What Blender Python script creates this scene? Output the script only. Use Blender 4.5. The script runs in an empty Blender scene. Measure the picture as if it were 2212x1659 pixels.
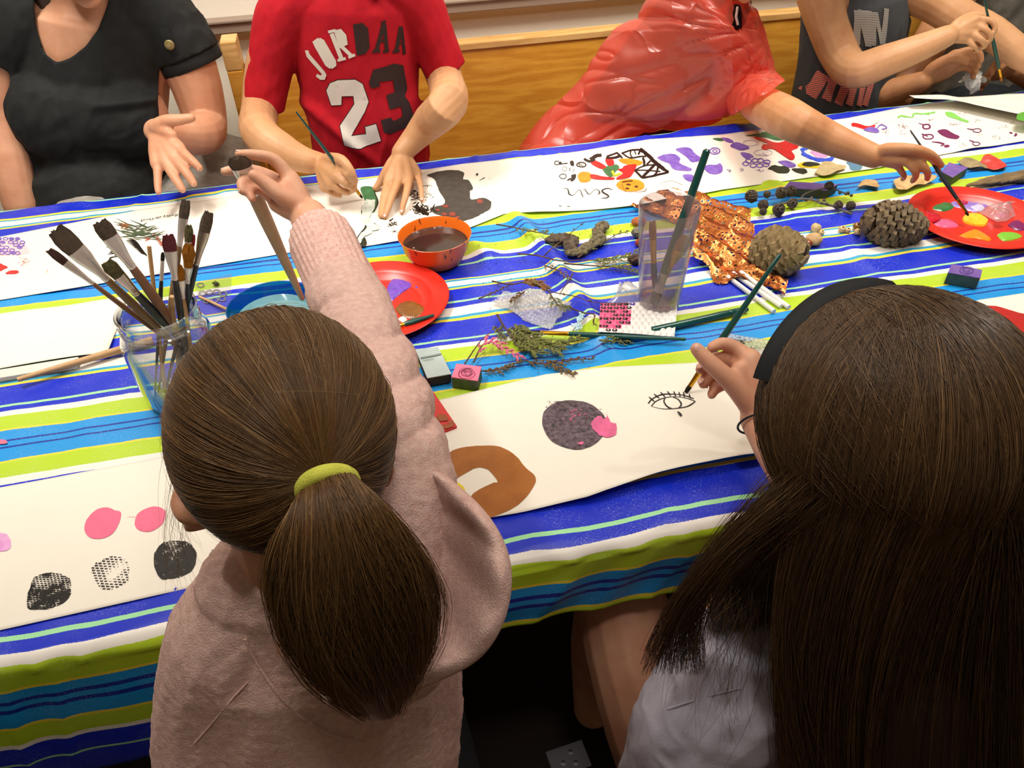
import bpy, bmesh, math, random
import numpy as np
from mathutils import Vector, Matrix, noise, Quaternion
PI = math.pi
SC = bpy.context.scene
COL = SC.collection
rnd = random.Random(7)
# ------------------------------------------------------------------ camera model (2212 x 1659)
FPX = 1662.0; TH = math.radians(40); YW = math.radians(11); RO = math.radians(2.1); CZ = 1.45
def _cam():
    r0 = Vector((math.cos(YW), -math.sin(YW), 0)); u0 = Vector((math.sin(TH)*math.sin(YW), math.sin(TH)*math.cos(YW), math.cos(TH)))
    f = Vector((math.cos(TH)*math.sin(YW), math.cos(TH)*math.cos(YW), -math.sin(TH)))
    return r0*math.cos(RO)-u0*math.sin(RO), u0*math.cos(RO)+r0*math.sin(RO), f
CR, CU, CF = _cam(); CC = Vector((0, 0, CZ))
def ray(px, py): return CF + CR*((px-1106)/FPX) - CU*((py-829.5)/FPX)
def PZ(px, py, z=.75):
    d = ray(px, py); return CC + d*((z-CZ)/d.z)
def PY(px, py, Y):
    d = ray(px, py); return CC + d*(Y/d.y)
def PD(px, py, dep): return CC + ray(px, py)*dep
cam = bpy.data.cameras.new('camera'); camo = bpy.data.objects.new('camera', cam); COL.objects.link(camo)
camo.matrix_world = Matrix(((CR.x, CU.x, -CF.x, 0), (CR.y, CU.y, -CF.y, 0), (CR.z, CU.z, -CF.z, CZ), (0, 0, 0, 1)))
cam.sensor_width = 36; cam.sensor_fit = 'HORIZONTAL'; cam.lens = 36*FPX/2212; cam.clip_start = .02
SC.camera = camo
# ------------------------------------------------------------------ materials
def lin(c):
    if isinstance(c, str):
        c = [int(c[i:i+2], 16)/255 for i in (0, 2, 4)]
    return tuple((v/12.92 if v <= .04045 else ((v+.055)/1.055)**2.4) for v in c[:3]) + (1,)
class NT:
    def __init__(s, name):
        s.m = bpy.data.materials.new(name); s.m.use_nodes = True; s.t = s.m.node_tree
        s.b = s.t.nodes['Principled BSDF']; s.out = s.t.nodes['Material Output']
    def n(s, typ, **kw):
        nd = s.t.nodes.new('ShaderNode'+typ)
        for k, v in kw.items():
            if k.startswith('i_'):
                key = k[2:]
                key = int(key) if key.isdigit() else key.replace('_', ' ')
                s.set(nd.inputs[key], v)
            else: setattr(nd, k, v)
        return nd
    def set(s, sock, v):
        if isinstance(v, bpy.types.NodeSocket): s.t.links.new(v, sock)
        elif isinstance(v, bpy.types.Node): s.t.links.new(v.outputs[0], sock)
        else: sock.default_value = v
    def p(s, **kw):
        for k, v in kw.items(): s.set(s.b.inputs[k.replace('_', ' ')], v)
        return s
    def coord(s, w='Object'): return s.n('TexCoord').outputs[w]
    def mapping(s, vec, scale=(1, 1, 1), loc=(0, 0, 0), rot=(0, 0, 0)):
        m = s.n('Mapping'); s.set(m.inputs[0], vec); m.inputs['Scale'].default_value = scale; m.inputs['Location'].default_value = loc; m.inputs['Rotation'].default_value = rot
        return m.outputs[0]
    def noise(s, vec, scale, detail=3, rough=.55, out=0):
        n = s.n('TexNoise'); s.set(n.inputs['Vector'], vec); n.inputs['Scale'].default_value = scale; n.inputs['Detail'].default_value = detail; n.inputs['Roughness'].default_value = rough
        return n.outputs[out]
    def math(s, op, a, b=0, c=None):
        n = s.n('Math', operation=op); s.set(n.inputs[0], a); s.set(n.inputs[1], b)
        if c is not None: s.set(n.inputs[2], c)
        return n.outputs[0]
    def ramp(s, fac, stops, interp='LINEAR'):
        r = s.n('ValToRGB'); s.set(r.inputs[0], fac); cr = r.color_ramp; cr.interpolation = interp
        while len(cr.elements) > 1: cr.elements.remove(cr.elements[-1])
        for i, (p, c) in enumerate(stops):
            e = cr.elements[0] if i == 0 else cr.elements.new(p)
            e.position = p; e.color = lin(c) if not isinstance(c, (int, float)) else (c, c, c, 1)
        return r.outputs[0]
    def mix(s, fac, a, b, mode='MIX'):
        n = s.n('Mix', data_type='RGBA', blend_type=mode); s.set(n.inputs[0], fac); s.set(n.inputs[6], a); s.set(n.inputs[7], b)
        return n.outputs[2]
    def bump(s, h, strength=.3, dist=.001, prev=None):
        b = s.n('Bump'); b.inputs['Strength'].default_value = strength; b.inputs['Distance'].default_value = dist; s.set(b.inputs['Height'], h)
        if prev is not None: s.set(b.inputs['Normal'], prev)
        s.set(s.b.inputs['Normal'], b.outputs[0]); return b.outputs[0]
MATS = {}
def mat(name, col, rough=.5, spec=.5, metal=0, var=0, vscale=30, bump=0, bscale=200, bdist=.0006, stretch=(1, 1, 1), col2=None, sss=0, **kw):
    """plain procedural material: base colour with noise variation and bump"""
    if name in MATS: return MATS[name]
    t = NT(name); v = t.mapping(t.coord(), stretch)
    c1 = lin(col)
    if var or col2:
        c2 = lin(col2) if col2 else tuple(x*(1-var) for x in c1[:3])+(1,)
        f = t.ramp(t.noise(v, vscale, 4, .6), [(.32, 0), (.68, 1)])
        c = t.mix(f, c1, c2)
    else: c = c1
    t.p(Base_Color=c, Roughness=rough, Metallic=metal, Specular_IOR_Level=spec)
    if bump: t.bump(t.noise(v, bscale, 4, .6), bump, bdist)
    if sss: t.p(Subsurface_Weight=sss, Subsurface_Radius=(.012, .005, .0025), Subsurface_Scale=.6)
    for k, val in kw.items(): t.p(**{k: val})
    MATS[name] = t.m
    return t.m
# ------------------------------------------------------------------ objects
def setp(o, label=None, cat=None, group=None, kind=None):
    if label: o['label'] = label
    if cat: o['category'] = cat
    if group: o['group'] = group
    if kind: o['kind'] = kind
    return o
def place(o, parent):
    COL.objects.link(o)
    if parent is not None:
        o.parent = parent
        o.matrix_parent_inverse = parent.matrix_world.inverted() if parent.get('_w') else Matrix.Identity(4)
    return o
def empty(name, loc=(0, 0, 0), label=None, cat=None, group=None, kind=None):
    """a thing: an Empty at its base; parts are given in world coordinates and stored relative to it"""
    o = bpy.data.objects.new(name, None); COL.objects.link(o); o.location = loc; o.empty_display_size = .02
    return setp(o, label, cat, group, kind)
def wloc(o):
    v = Vector((0, 0, 0))
    while o is not None: v += Vector(o.location); o = o.parent
    return v
def rawobj(name, V, F, m=None, parent=None, smooth=True, origin=None, auto=None):
    """V world coordinates; origin moves the object's own origin"""
    V = np.asarray(V, dtype=np.float32).reshape(-1, 3)
    org = Vector(origin) if origin is not None else (wloc(parent) if parent is not None else Vector(V.mean(0).tolist() if len(V) else (0, 0, 0)))
    if parent is None and origin is None: org.z = float(V[:, 2].min())
    me = bpy.data.meshes.new(name)
    if isinstance(F, np.ndarray) and F.ndim == 2:
        nf, k = F.shape
        me.vertices.add(len(V)); me.vertices.foreach_set('co', (V-np.array(org, dtype=np.float32)).ravel())
        me.loops.add(nf*k); me.loops.foreach_set('vertex_index', F.astype(np.int32).ravel())
        me.polygons.add(nf); me.polygons.foreach_set('loop_start', np.arange(0, nf*k, k, dtype=np.int32))
        me.update(calc_edges=True); me.validate()
    else:
        me.from_pydata((V-np.array(org, dtype=np.float32)).tolist(), [], [list(f) for f in F]); me.update()
    if smooth: me.polygons.foreach_set('use_smooth', [True]*len(me.polygons))
    if m is not None:
        for mm in (m if isinstance(m, (list, tuple)) else [m]): me.materials.append(mm)
    o = bpy.data.objects.new(name, me); COL.objects.link(o)
    if parent is not None: o.parent = parent; o.location = org-wloc(parent)
    else: o.location = org
    return o
class MB:
    """mesh builder: several primitives joined into ONE mesh"""
    def __init__(s): s.V = []; s.F = []; s.M = []
    def add(s, V, F, mi=0):
        b = len(s.V); s.V += [tuple(v) for v in V]; s.F += [tuple(i+b for i in f) for f in F]; s.M += [mi]*len(F); return s
    def box(s, c, size, rot=None, mi=0, bev=0):
        R = rot.to_matrix() if hasattr(rot, 'to_matrix') else (rot or Matrix.Identity(3))
        bm = bmesh.new(); bmesh.ops.create_cube(bm, size=1)
        for v in bm.verts: v.co = Vector((v.co.x*size[0], v.co.y*size[1], v.co.z*size[2]))
        if bev: bmesh.ops.bevel(bm, geom=bm.edges[:], offset=bev, segments=2, affect='EDGES', profile=.6)
        bm.verts.index_update()
        s.add([R @ v.co + Vector(c) for v in bm.verts], [[v.index for v in f.verts] for f in bm.faces], mi); bm.free(); return s
    def tube(s, pts, rad, n=10, cap=True, mi=0, flat=1, up=None, resample=0):
        V, F = tube_mesh(pts, rad, n, flat, up, resample, round_caps=False, cap=cap); return s.add(V, F, mi)
    def lathe(s, prof, c=(0, 0, 0), n=32, axis=None, mi=0, closed=False, capend=True):
        V = []; F = []
        R = Vector((0, 0, 1)).rotation_difference(Vector(axis)).to_matrix() if axis is not None else Matrix.Identity(3)
        for r, z in prof:
            for k in range(n):
                a = 2*PI*k/n; V.append(R @ Vector((r*math.cos(a), r*math.sin(a), z)) + Vector(c))
        m = len(prof)
        for j in range(m-1 if not closed else m):
            for k in range(n):
                a, b = j*n+k, j*n+(k+1) % n; c2, d = ((j+1) % m)*n+(k+1) % n, ((j+1) % m)*n+k
                F.append((a, b, c2, d))
        if not closed:
            if prof[0][0] > 1e-6: pass
            F.append(tuple(range(n))[::-1]) if prof[0][0] > 1e-4 and s.capl else None
            F.append(tuple(range((m-1)*n, m*n))) if prof[-1][0] > 1e-4 and capend else None
        F = [f for f in F if f]
        return s.add(V, F, mi)
    capl = True
    def prism(s, poly, z0, z1, mi=0):
        n = len(poly); V = [(x, y, z0) for x, y in poly]+[(x, y, z1) for x, y in poly]
        F = [tuple(range(n))[::-1], tuple(range(n, 2*n))]+[(i, (i+1) % n, n+(i+1) % n, n+i) for i in range(n)]
        return s.add(V, F, mi)
    def obj(s, name, m, parent=None, smooth=True, origin=None, bev=0, fix=True):
        o = rawobj(name, s.V, s.F, m, parent, smooth, origin)
        me = o.data
        if isinstance(m, (list, tuple)) and len(m) > 1:
            me.polygons.foreach_set('material_index', s.M)
        if fix:
            bm = bmesh.new(); bm.from_mesh(me); bmesh.ops.recalc_face_normals(bm, faces=bm.faces[:]); bm.to_mesh(me); bm.free()
        if bev:
            b = o.modifiers.new('bevel', 'BEVEL'); b.width = bev; b.segments = 2; b.limit_method = 'ANGLE'
        if smooth:
            me.set_sharp_from_angle(angle=math.radians(38))
        return o
def catmull(P, k):
    P = [Vector(p) for p in P]
    if len(P) < 3 or k <= 1: return P
    out = []
    for i in range(len(P)-1):
        p0 = P[i-1] if i else P[0]*2-P[1]; p1 = P[i]; p2 = P[i+1]; p3 = P[i+2] if i+2 < len(P) else P[-1]*2-P[-2]
        for j in range(k):
            t = j/k; out.append(.5*((2*p1)+(p2-p0)*t+(2*p0-5*p1+4*p2-p3)*t*t+(3*p1-p0-3*p2+p3)*t*t*t))
    out.append(P[-1]); return out
def lerp_list(L, k):
    if k <= 1: return list(L)
    out = []
    for i in range(len(L)-1):
        for j in range(k):
            t = j/k; out.append(L[i]*(1-t)+L[i+1]*t)
    out.append(L[-1]); return out
def tube_mesh(pts, rad, n=12, flat=1, up=None, resample=0, round_caps=True, cap=True):
    """loft of ellipse rings along pts; rad = radius list; flat = ratio (or list) of the radius along 'up'"""
    pts = [Vector(p) for p in pts]; N0 = len(pts)
    rad = list(rad) if hasattr(rad, '__len__') else [rad]*N0
    fl = list(flat) if hasattr(flat, '__len__') else [flat]*N0
    if resample > 1: pts = catmull(pts, resample); rad = lerp_list(rad, resample); fl = lerp_list(fl, resample)
    T = [(pts[min(i+1, len(pts)-1)]-pts[max(i-1, 0)]).normalized() for i in range(len(pts))]
    if round_caps:
        q = 4; P2 = []; R2 = []; T2 = []; F2 = []
        for k in range(q):
            a = (k+.35)/(q+.35)*PI/2
            P2.append(pts[0]-T[0]*rad[0]*math.cos(a)*min(1, fl[0]*1.2)); R2.append(rad[0]*math.sin(a)); T2.append(T[0]); F2.append(fl[0])
        P2 += pts; R2 += rad; T2 += T; F2 += fl
        for k in range(q-1, -1, -1):
            a = (k+.35)/(q+.35)*PI/2
            P2.append(pts[-1]+T[-1]*rad[-1]*math.cos(a)*min(1, fl[-1]*1.2)); R2.append(rad[-1]*math.sin(a)); T2.append(T[-1]); F2.append(fl[-1])
        pts, rad, T, fl = P2, R2, T2, F2
    upv = Vector(up) if up is not None else (Vector((0, 0, 1)) if abs(T[0].z) < .9 else Vector((0, 1, 0)))
    V = []; F = []; side = None
    for i, p in enumerate(pts):
        t = T[i]
        u = (upv-t*upv.dot(t))
        if u.length < 1e-4: u = t.orthogonal()
        u.normalize(); s = t.cross(u)
        if up is None: upv = u
        for k in range(n):
            a = 2*PI*k/n; V.append(p+s*(math.cos(a)*rad[i])+u*(math.sin(a)*rad[i]*fl[i]))
    m = len(pts)
    for j in range(m-1):
        for k in range(n): F.append((j*n+k, j*n+(k+1) % n, (j+1)*n+(k+1) % n, (j+1)*n+k))
    if cap: F.append(tuple(range(n))[::-1]); F.append(tuple(range((m-1)*n, m*n)))
    return V, F
def ell_mesh(c, r, rot=None, nu=20, nv=12):
    V = []; F = []
    R = rot.to_matrix() if hasattr(rot, 'to_matrix') else (rot or Matrix.Identity(3))
    for j in range(1, nv):
        b = PI*j/nv
        for k in range(nu):
            a = 2*PI*k/nu; V.append(R @ Vector((r[0]*math.sin(b)*math.cos(a), r[1]*math.sin(b)*math.sin(a), r[2]*math.cos(b)))+Vector(c))
    top = len(V); V.append(R @ Vector((0, 0, r[2]))+Vector(c)); V.append(R @ Vector((0, 0, -r[2]))+Vector(c))
    for j in range(nv-2):
        for k in range(nu): F.append((j*nu+k, (j+1)*nu+k, (j+1)*nu+(k+1) % nu, j*nu+(k+1) % nu))
    for k in range(nu):
        F.append((top, k, (k+1) % nu)); F.append((top+1, (nv-2)*nu+(k+1) % nu, (nv-2)*nu+k))
    return V, F
def T_(pts, rad, **kw): return tube_mesh(pts, rad, kw.pop('n', 16), kw.pop('flat', 1), kw.pop('up', None), kw.pop('rs', 3))
def E_(c, r, rot=None): return ell_mesh(c, r, rot)
def blob_mesh(prims, voxel=.004, it=6, fac=.5):
    mb = MB()
    for V, F in prims: mb.add(V, F)
    me = bpy.data.meshes.new('tmp'); me.from_pydata([tuple(v) for v in mb.V], [], mb.F); me.update()
    bm = bmesh.new(); bm.from_mesh(me); bmesh.ops.recalc_face_normals(bm, faces=bm.faces[:]); bm.to_mesh(me); bm.free()
    o = bpy.data.objects.new('tmp', me); COL.objects.link(o)
    r = o.modifiers.new('r', 'REMESH'); r.mode = 'VOXEL'; r.voxel_size = voxel; r.adaptivity = 0
    if it:
        s = o.modifiers.new('s', 'SMOOTH'); s.iterations = it; s.factor = fac
    dg = bpy.context.evaluated_depsgraph_get(); dg.update()
    ev = o.evaluated_get(dg); m2 = bpy.data.meshes.new_from_object(ev)
    bpy.data.objects.remove(o); bpy.data.meshes.remove(me)
    V = np.empty(len(m2.vertices)*3, dtype=np.float32); m2.vertices.foreach_get('co', V); V = V.reshape(-1, 3)
    N = np.empty(len(m2.vertices)*3, dtype=np.float32); m2.vertices.foreach_get('normal', N); N = N.reshape(-1, 3)
    nl = len(m2.loops); L = np.empty(nl, dtype=np.int32); m2.loops.foreach_get('vertex_index', L)
    F = L.reshape(-1, 4) if nl == 4*len(m2.polygons) else [tuple(p.vertices) for p in m2.polygons]
    bpy.data.meshes.remove(m2)
    return V, N, F
def smooth_rim(V, F, it=14):
    """relax the open border left by a cut so hems run clean"""
    E = np.concatenate([F[:, [i, (i+1) % F.shape[1]]] for i in range(F.shape[1])]); S = np.sort(E, 1); key = S[:, 0].astype(np.int64)*len(V)+S[:, 1]
    u, inv, cnt = np.unique(key, return_inverse=True, return_counts=True); B = S[cnt[inv] == 1]
    if not len(B): return V
    V = V.copy(); bv = np.unique(B)
    for _ in range(it):
        acc = np.zeros_like(V); n = np.zeros(len(V)); np.add.at(acc, B[:, 0], V[B[:, 1]]); np.add.at(acc, B[:, 1], V[B[:, 0]]); np.add.at(n, B[:, 0], 1); np.add.at(n, B[:, 1], 1)
        V[bv] = V[bv]*.4+.6*acc[bv]/n[bv][:, None]
    return V
def blob(name, prims, m, parent=None, voxel=.004, it=6, disp=None, keep=None, origin=None, fac=.5):
    """one continuous skin grown over overlapping tubes and ellipsoids; disp(V,N)->offset along normal; keep(V)->mask"""
    V, N, F = blob_mesh(prims, voxel, it, fac)
    if disp is not None: V = V+N*np.asarray(disp(V, N), dtype=np.float32)[:, None]
    if keep is not None:
        k = keep(V); F = np.asarray(F); F = F[k[F].all(1)]
        V = smooth_rim(V, F)
        used = np.unique(F); re = np.full(len(V), -1); re[used] = np.arange(len(used)); V = V[used]; F = re[F]
    return rawobj(name, V, F, m, parent, True, origin)
# cheap vectorised value noise
_rs = np.random.RandomState(3); _tab = _rs.rand(4096).astype(np.float32)
def vnoise(P, sc=1., seed=0):
    P = np.asarray(P, dtype=np.float64)*sc+seed*17.31+100.
    i = np.floor(P).astype(np.int64); f = P-i; f = f*f*(3-2*f); out = 0
    D = P.shape[1]
    for c in range(1 << D):
        w = 1.; h = np.zeros(len(P), dtype=np.int64)
        for d in range(D):
            b = (c >> d) & 1
            w = w*(f[:, d] if b else 1-f[:, d]); h = h*1619+(i[:, d]+b)*(31337 if d == 0 else 6971 if d == 1 else 1013)
        h = (h ^ (h >> 7))*2654435761 & 0xffffffff
        out = out+w*_tab[(h >> 9) & 4095]
    return out*2-1
def fbm(P, sc, oct=3, seed=0):
    o = 0; a = 1; t = 0
    for k in range(oct): o = o+a*vnoise(P, sc*2**k, seed+k); t += a; a *= .5
    return o/t
def hexc(c): return lin(c)
# ------------------------------------------------------------------ render look, light
SC.view_settings.view_transform = 'Standard'; SC.view_settings.look = 'None'; SC.view_settings.gamma = 1; SC.view_settings.exposure = -.42
SC.view_settings.use_curve_mapping = False
SC.cycles.max_bounces = 8; SC.cycles.transparent_max_bounces = 24; SC.cycles.caustics_refractive = False; SC.cycles.caustics_reflective = False
w = bpy.data.worlds.new('world'); SC.world = w; w.use_nodes = True
w.node_tree.nodes['Background'].inputs[0].default_value = (1, .87, .72, 1); w.node_tree.nodes['Background'].inputs[1].default_value = .05
def lamp(name, loc, power, size, col=(1, .93, .83), target=(0.3, 1.0, .75), spot=None, blend=.6):
    l = bpy.data.lights.new(name, 'SPOT' if spot else 'AREA'); l.energy = power; l.color = col
    if spot: l.spot_size = math.radians(spot); l.shadow_soft_size = size; l.spot_blend = blend
    else: l.shape = 'DISK'; l.size = size
    o = bpy.data.objects.new(name, l); COL.objects.link(o); o.location = loc
    o.rotation_euler = (Vector(target)-Vector(loc)).to_track_quat('-Z', 'Y').to_euler(); return o
lamp('ceiling_spot', (-.75, .95, 2.62), 50, .07, target=(.1, .95, .75), spot=120, blend=.8)
lamp('ceiling_spot', (1.5, .9, 2.62), 36, .08, target=(1.2, 1.1, .75), spot=120, blend=.8)
lamp('ceiling_spot', (.15, -.12, 2.62), 32, .10, target=(.2, .35, .9), spot=120, blend=.8)
lamp('ceiling_panel', (.4, .6, 2.66), 18, 1.6, target=(.4, .6, 0))
lamp('wall_fill', (-.6, 1.35, 2.6), 170, .3, target=(-.4, 2.14, 1.0), spot=110)  # two added, unseen spots that brighten the back wall; no such fixtures known
lamp('wall_fill', (1.2, 1.35, 2.6), 170, .3, target=(1.2, 2.14, 1.0), spot=110)
# ------------------------------------------------------------------ the room
wallm = mat('wall_paint', 'f0e8d8', .6, .3, bump=.25, bscale=90, bdist=.002)
def struct(name, mb, m, bev=0):
    o = mb.obj(name, m, None, smooth=False, bev=bev); o['kind'] = 'structure'; return o
X0, X1, Y0, Y1, ZC = -2.6, 4.6, -2.4, 2.14, 2.7
struct('floor', MB().box(((X0+X1)/2, (Y0+Y1)/2, -.05), (X1-X0, Y1-Y0, .1)), mat('floor_boards', '2a1a12', .5, var=.4, vscale=6, stretch=(1, 12, 1)))
struct('ceiling', MB().box(((X0+X1)/2, (Y0+Y1)/2, ZC+.05), (X1-X0, Y1-Y0, .1)), mat('ceiling_paint', 'e8e0d0', .8))
struct('wall_back', MB().box(((X0+X1)/2, Y1+.05, ZC/2), (X1-X0, .1, ZC)), wallm)
struct('wall_front', MB().box(((X0+X1)/2, Y0-.05, ZC/2), (X1-X0, .1, ZC)), wallm)
struct('wall_left', MB().box((X0-.05, (Y0+Y1)/2, ZC/2), (.1, Y1-Y0, ZC)), wallm)
struct('wall_right', MB().box((X1+.05, (Y0+Y1)/2, ZC/2), (.1, Y1-Y0, ZC)), wallm)
# grey ledge strip along the wall
struct('trim_1', MB().box(((X0+X1)/2, Y1-.018, .926), (X1-X0, .036, .024)).box(((X0+X1)/2, Y1-.021, .941), (X1-X0, .042, .007)), mat('trim_taupe', '8d7a6c', .5), bev=.002)
# ------------------------------------------------------------------ wall bench
def wood(name, c1, c2, grain='X', sc=1.0, rough=.35):
    t = NT(name); st = {'X': (1.2, 9, 9), 'Z': (9, 9, 1.2), 'Y': (9, 1.2, 9)}[grain]
    v = t.mapping(t.coord(), tuple(k*sc for k in st))
    n1 = t.noise(v, 1.6, 3, .5); w_ = t.math('MULTIPLY', t.math('SINE', t.math('MULTIPLY', n1, 42)), .5)
    n2 = t.noise(t.mapping(t.coord(), tuple(k*14*sc for k in st)), 2, 3, .6)
    f = t.math('ADD', t.math('MULTIPLY', w_, .5), t.math('MULTIPLY', n2, .8))
    t.p(Base_Color=t.ramp(f, [(.1, c1), (.75, c2)]), Roughness=rough, Specular_IOR_Level=.4)
    t.bump(n2, .1, .0004); return t.m
ply = wood('birch_ply_amber', 'dca23e', 'c5842a')
cap = wood('birch_edge_pale', 'd9b072', 'c29455')
b = empty('plywood_bench', (1.9, 1.85, 0), 'long amber plywood bench with a pale top edge along the white wall behind the children', 'bench')
XB0, XB1 = -.235, 4.3
MB().box(((XB0+XB1)/2, 2.012, .62), (XB1-XB0, .022, .47), bev=.001).obj('backrest_panel', ply, b, smooth=False)
MB().box(((XB0+XB1)/2, 2.022, .861), (XB1-XB0, .05, .016), bev=.002).obj('top_rail', cap, b, smooth=False)
MB().box(((XB0+XB1)/2, 1.85, .40), (XB1-XB0, .34, .03), bev=.003).obj('seat', ply, b, smooth=False)
MB().box(((XB0+XB1)/2, 1.72, .19), (XB1-XB0, .022, .38), bev=.001).obj('front_panel', ply, b, smooth=False)
MB().box((-.255, 1.99, .435), (.036, .07, .87), bev=.003).obj('end_post', ply, b, smooth=False)
MB().box((-.2555, 1.99, .902), (.037, .071, .064), bev=.003).obj('post_top', cap, b, smooth=False)['label'] = 'pale worn end block of the post'
# ------------------------------------------------------------------ the table and its cloth
ZT = .75; YF = .515; YB = 1.612; TX0, TX1 = -1.5, 3.0
tb = empty('painting_table', (.75, 1.06, 0), 'long wooden table hidden under the striped cloth, its dark frame showing below the hem', 'table')
twood = mat('table_wood_dark', '5a3018', .5, var=.3, vscale=4, stretch=(1, 8, 8))
MB().box(((TX0+TX1)/2, (YF+YB)/2, ZT-.022), (TX1-TX0-.02, YB-YF-.035, .03), bev=.004).obj('tabletop', twood, tb, smooth=False)
for x in (TX0+.1, .75, TX1-.1):
    for y in (YF+.1, YB-.1):
        MB().box((x, y, .357), (.06, .06, .71), bev=.003).obj('leg', twood, tb, smooth=False)
MB().box(((TX0+TX1)/2, YF+.1, .66), (TX1-TX0-.2, .022, .09), bev=.002).obj('apron', twood, tb, smooth=False)
# cloth height field: soft ridges where the cloth is bunched, fine creases everywhere
RIDGES = [([(1112, 466), (1150, 515), (1192, 560), (1228, 622), (1262, 668), (1300, 735), (1322, 765)], .017, .017),
          ([(1012, 528), (1040, 548), (1068, 560)], .011, .02),
          ([(1228, 700), (1290, 690), (1330, 700)], .006, .014),
          ([(1650, 395), (1668, 400), (1690, 402)], .006, .018),
          ([(1700, 470), (1765, 458), (1775, 462)], .004, .02), ([(1828, 532), (1865, 560), (1900, 595)], .004, .016),
          ([(400, 428), (470, 418), (530, 420)], .008, .02), ([(1040, 345), (1130, 335), (1200, 325)], .006, .016), ([(1470, 292), (1560, 278), (1600, 275)], .006, .016)]
RP = []
for pl, h, wd in RIDGES:
    RP.append(([PZ(x, y) for x, y in pl], h, wd))
def ridge_h(X, Y):
    H = np.zeros_like(X)
    for pl, h, wd in RP:
        best = np.full(X.shape, 9.); bt = np.zeros_like(X); L = len(pl)-1
        for i in range(L):
            ax, ay = pl[i].x, pl[i].y; bx, by = pl[i+1].x-ax, pl[i+1].y-ay; q = bx*bx+by*by
            t = np.clip(((X-ax)*bx+(Y-ay)*by)/q, 0, 1); d = np.hypot(X-ax-bx*t, Y-ay-by*t)
            m = d < best; best = np.where(m, d, best); bt = np.where(m, (i+t)/L, bt)
        H = np.maximum(H, h*np.exp(-(best/wd)**2)*np.clip(np.minimum(bt*6+.45, (1-bt)*4+.3), 0, 1))
    return H
def paper_mask(X, Y):
    """flattens the cloth beneath the near paper sheet and the far one"""
    return np.ones_like(X)
def cloth_h(X, Y, fine=True):
    X = np.asarray(X, dtype=np.float64); Y = np.asarray(Y, dtype=np.float64)
    H = ridge_h(X, Y)
    if fine:
        P2 = np.stack([X.ravel()*1., Y.ravel()*1.], 1)
        c = (fbm(P2*np.array([1, 2.2]), 9, 2, 1)*.0010).reshape(X.shape)
        r = (1-np.abs(fbm(P2*np.array([1.6, 1]), 7, 2, 5)))**6
        edge = np.clip((.62-Y)/.1, 0, 1)+np.clip((Y-1.52)/.08, 0, 1)
        H = H+c+r.reshape(X.shape)*(.0012+.003*edge)
    return H
def CZAT(x, y): return ZT+.0005+float(cloth_h(np.array([x]), np.array([y]))[0])
STR = [(.20, 'W'), (.262, 'W'), (.268, 'O'), (.276, 'B'), (.345, 'G'), (.351, 'B'), (.384, 'W'), (.394, 'L'), (.4235, 'Y'), (.4275, 'C'), (.452, 'D'), (.457, 'C'), (.467, 'D'), (.472, 'C'), (.4875, 'Y'), (.4915, 'L'),
       (.5187, 'W'), (.527, 'B'), (.542, 'G'), (.547, 'B'), (.598, 'Y'), (.604, 'C'), (.612, 'W'), (.637, 'B'), (.668, 'G'), (.674, 'B'), (.72, 'W')]
STR2 = [(.72, 'B'), (.7828, 'W'), (.7958, 'L'), (.8235, 'Y'), (.8272, 'C'), (.8514, 'D'), (.8556, 'C'), (.8648, 'D'), (.869, 'C'), (.8864, 'Y'), (.8903, 'L'), (.92, 'W'), (.931, 'B'), (.941, 'G'), (.946, 'B'),
        (.992, 'Y'), (.998, 'T'), (1.0047, 'W'), (1.026, 'B'), (1.038, 'G'), (1.043, 'B'), (1.077, 'Y'), (1.0815, 'T'), (1.087, 'W'), (1.101, 'T'), (1.106, 'Y'), (1.1105, 'B')]
STR3 = [(1.1105, 'B'), (1.153, 'G'), (1.1575, 'B'), (1.171, 'W'), (1.183, 'L'), (1.211, 'Y'), (1.215, 'C'), (1.240, 'D'), (1.245, 'C'), (1.256, 'D'), (1.261, 'C'), (1.281, 'Y'), (1.285, 'L'), (1.31, 'W'), (1.33, 'B'), (1.5, 'B'),
        (1.515, 'Y'), (1.521, 'T'), (1.528, 'W'), (1.545, 'T'), (1.551, 'Y'), (1.557, 'B'), (1.585, 'B'), (1.592, 'G'), (1.597, 'B'), (1.612, 'W')]
CC_ = {'W': 'e9e5de', 'B': '0e2ac4', 'L': 'b2d02c', 'Y': 'e8d33c', 'C': '1592de', 'D': '0a2a96', 'G': 'a0e0a8', 'T': '2c9cc8', 'O': 'c8861c'}
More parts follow.
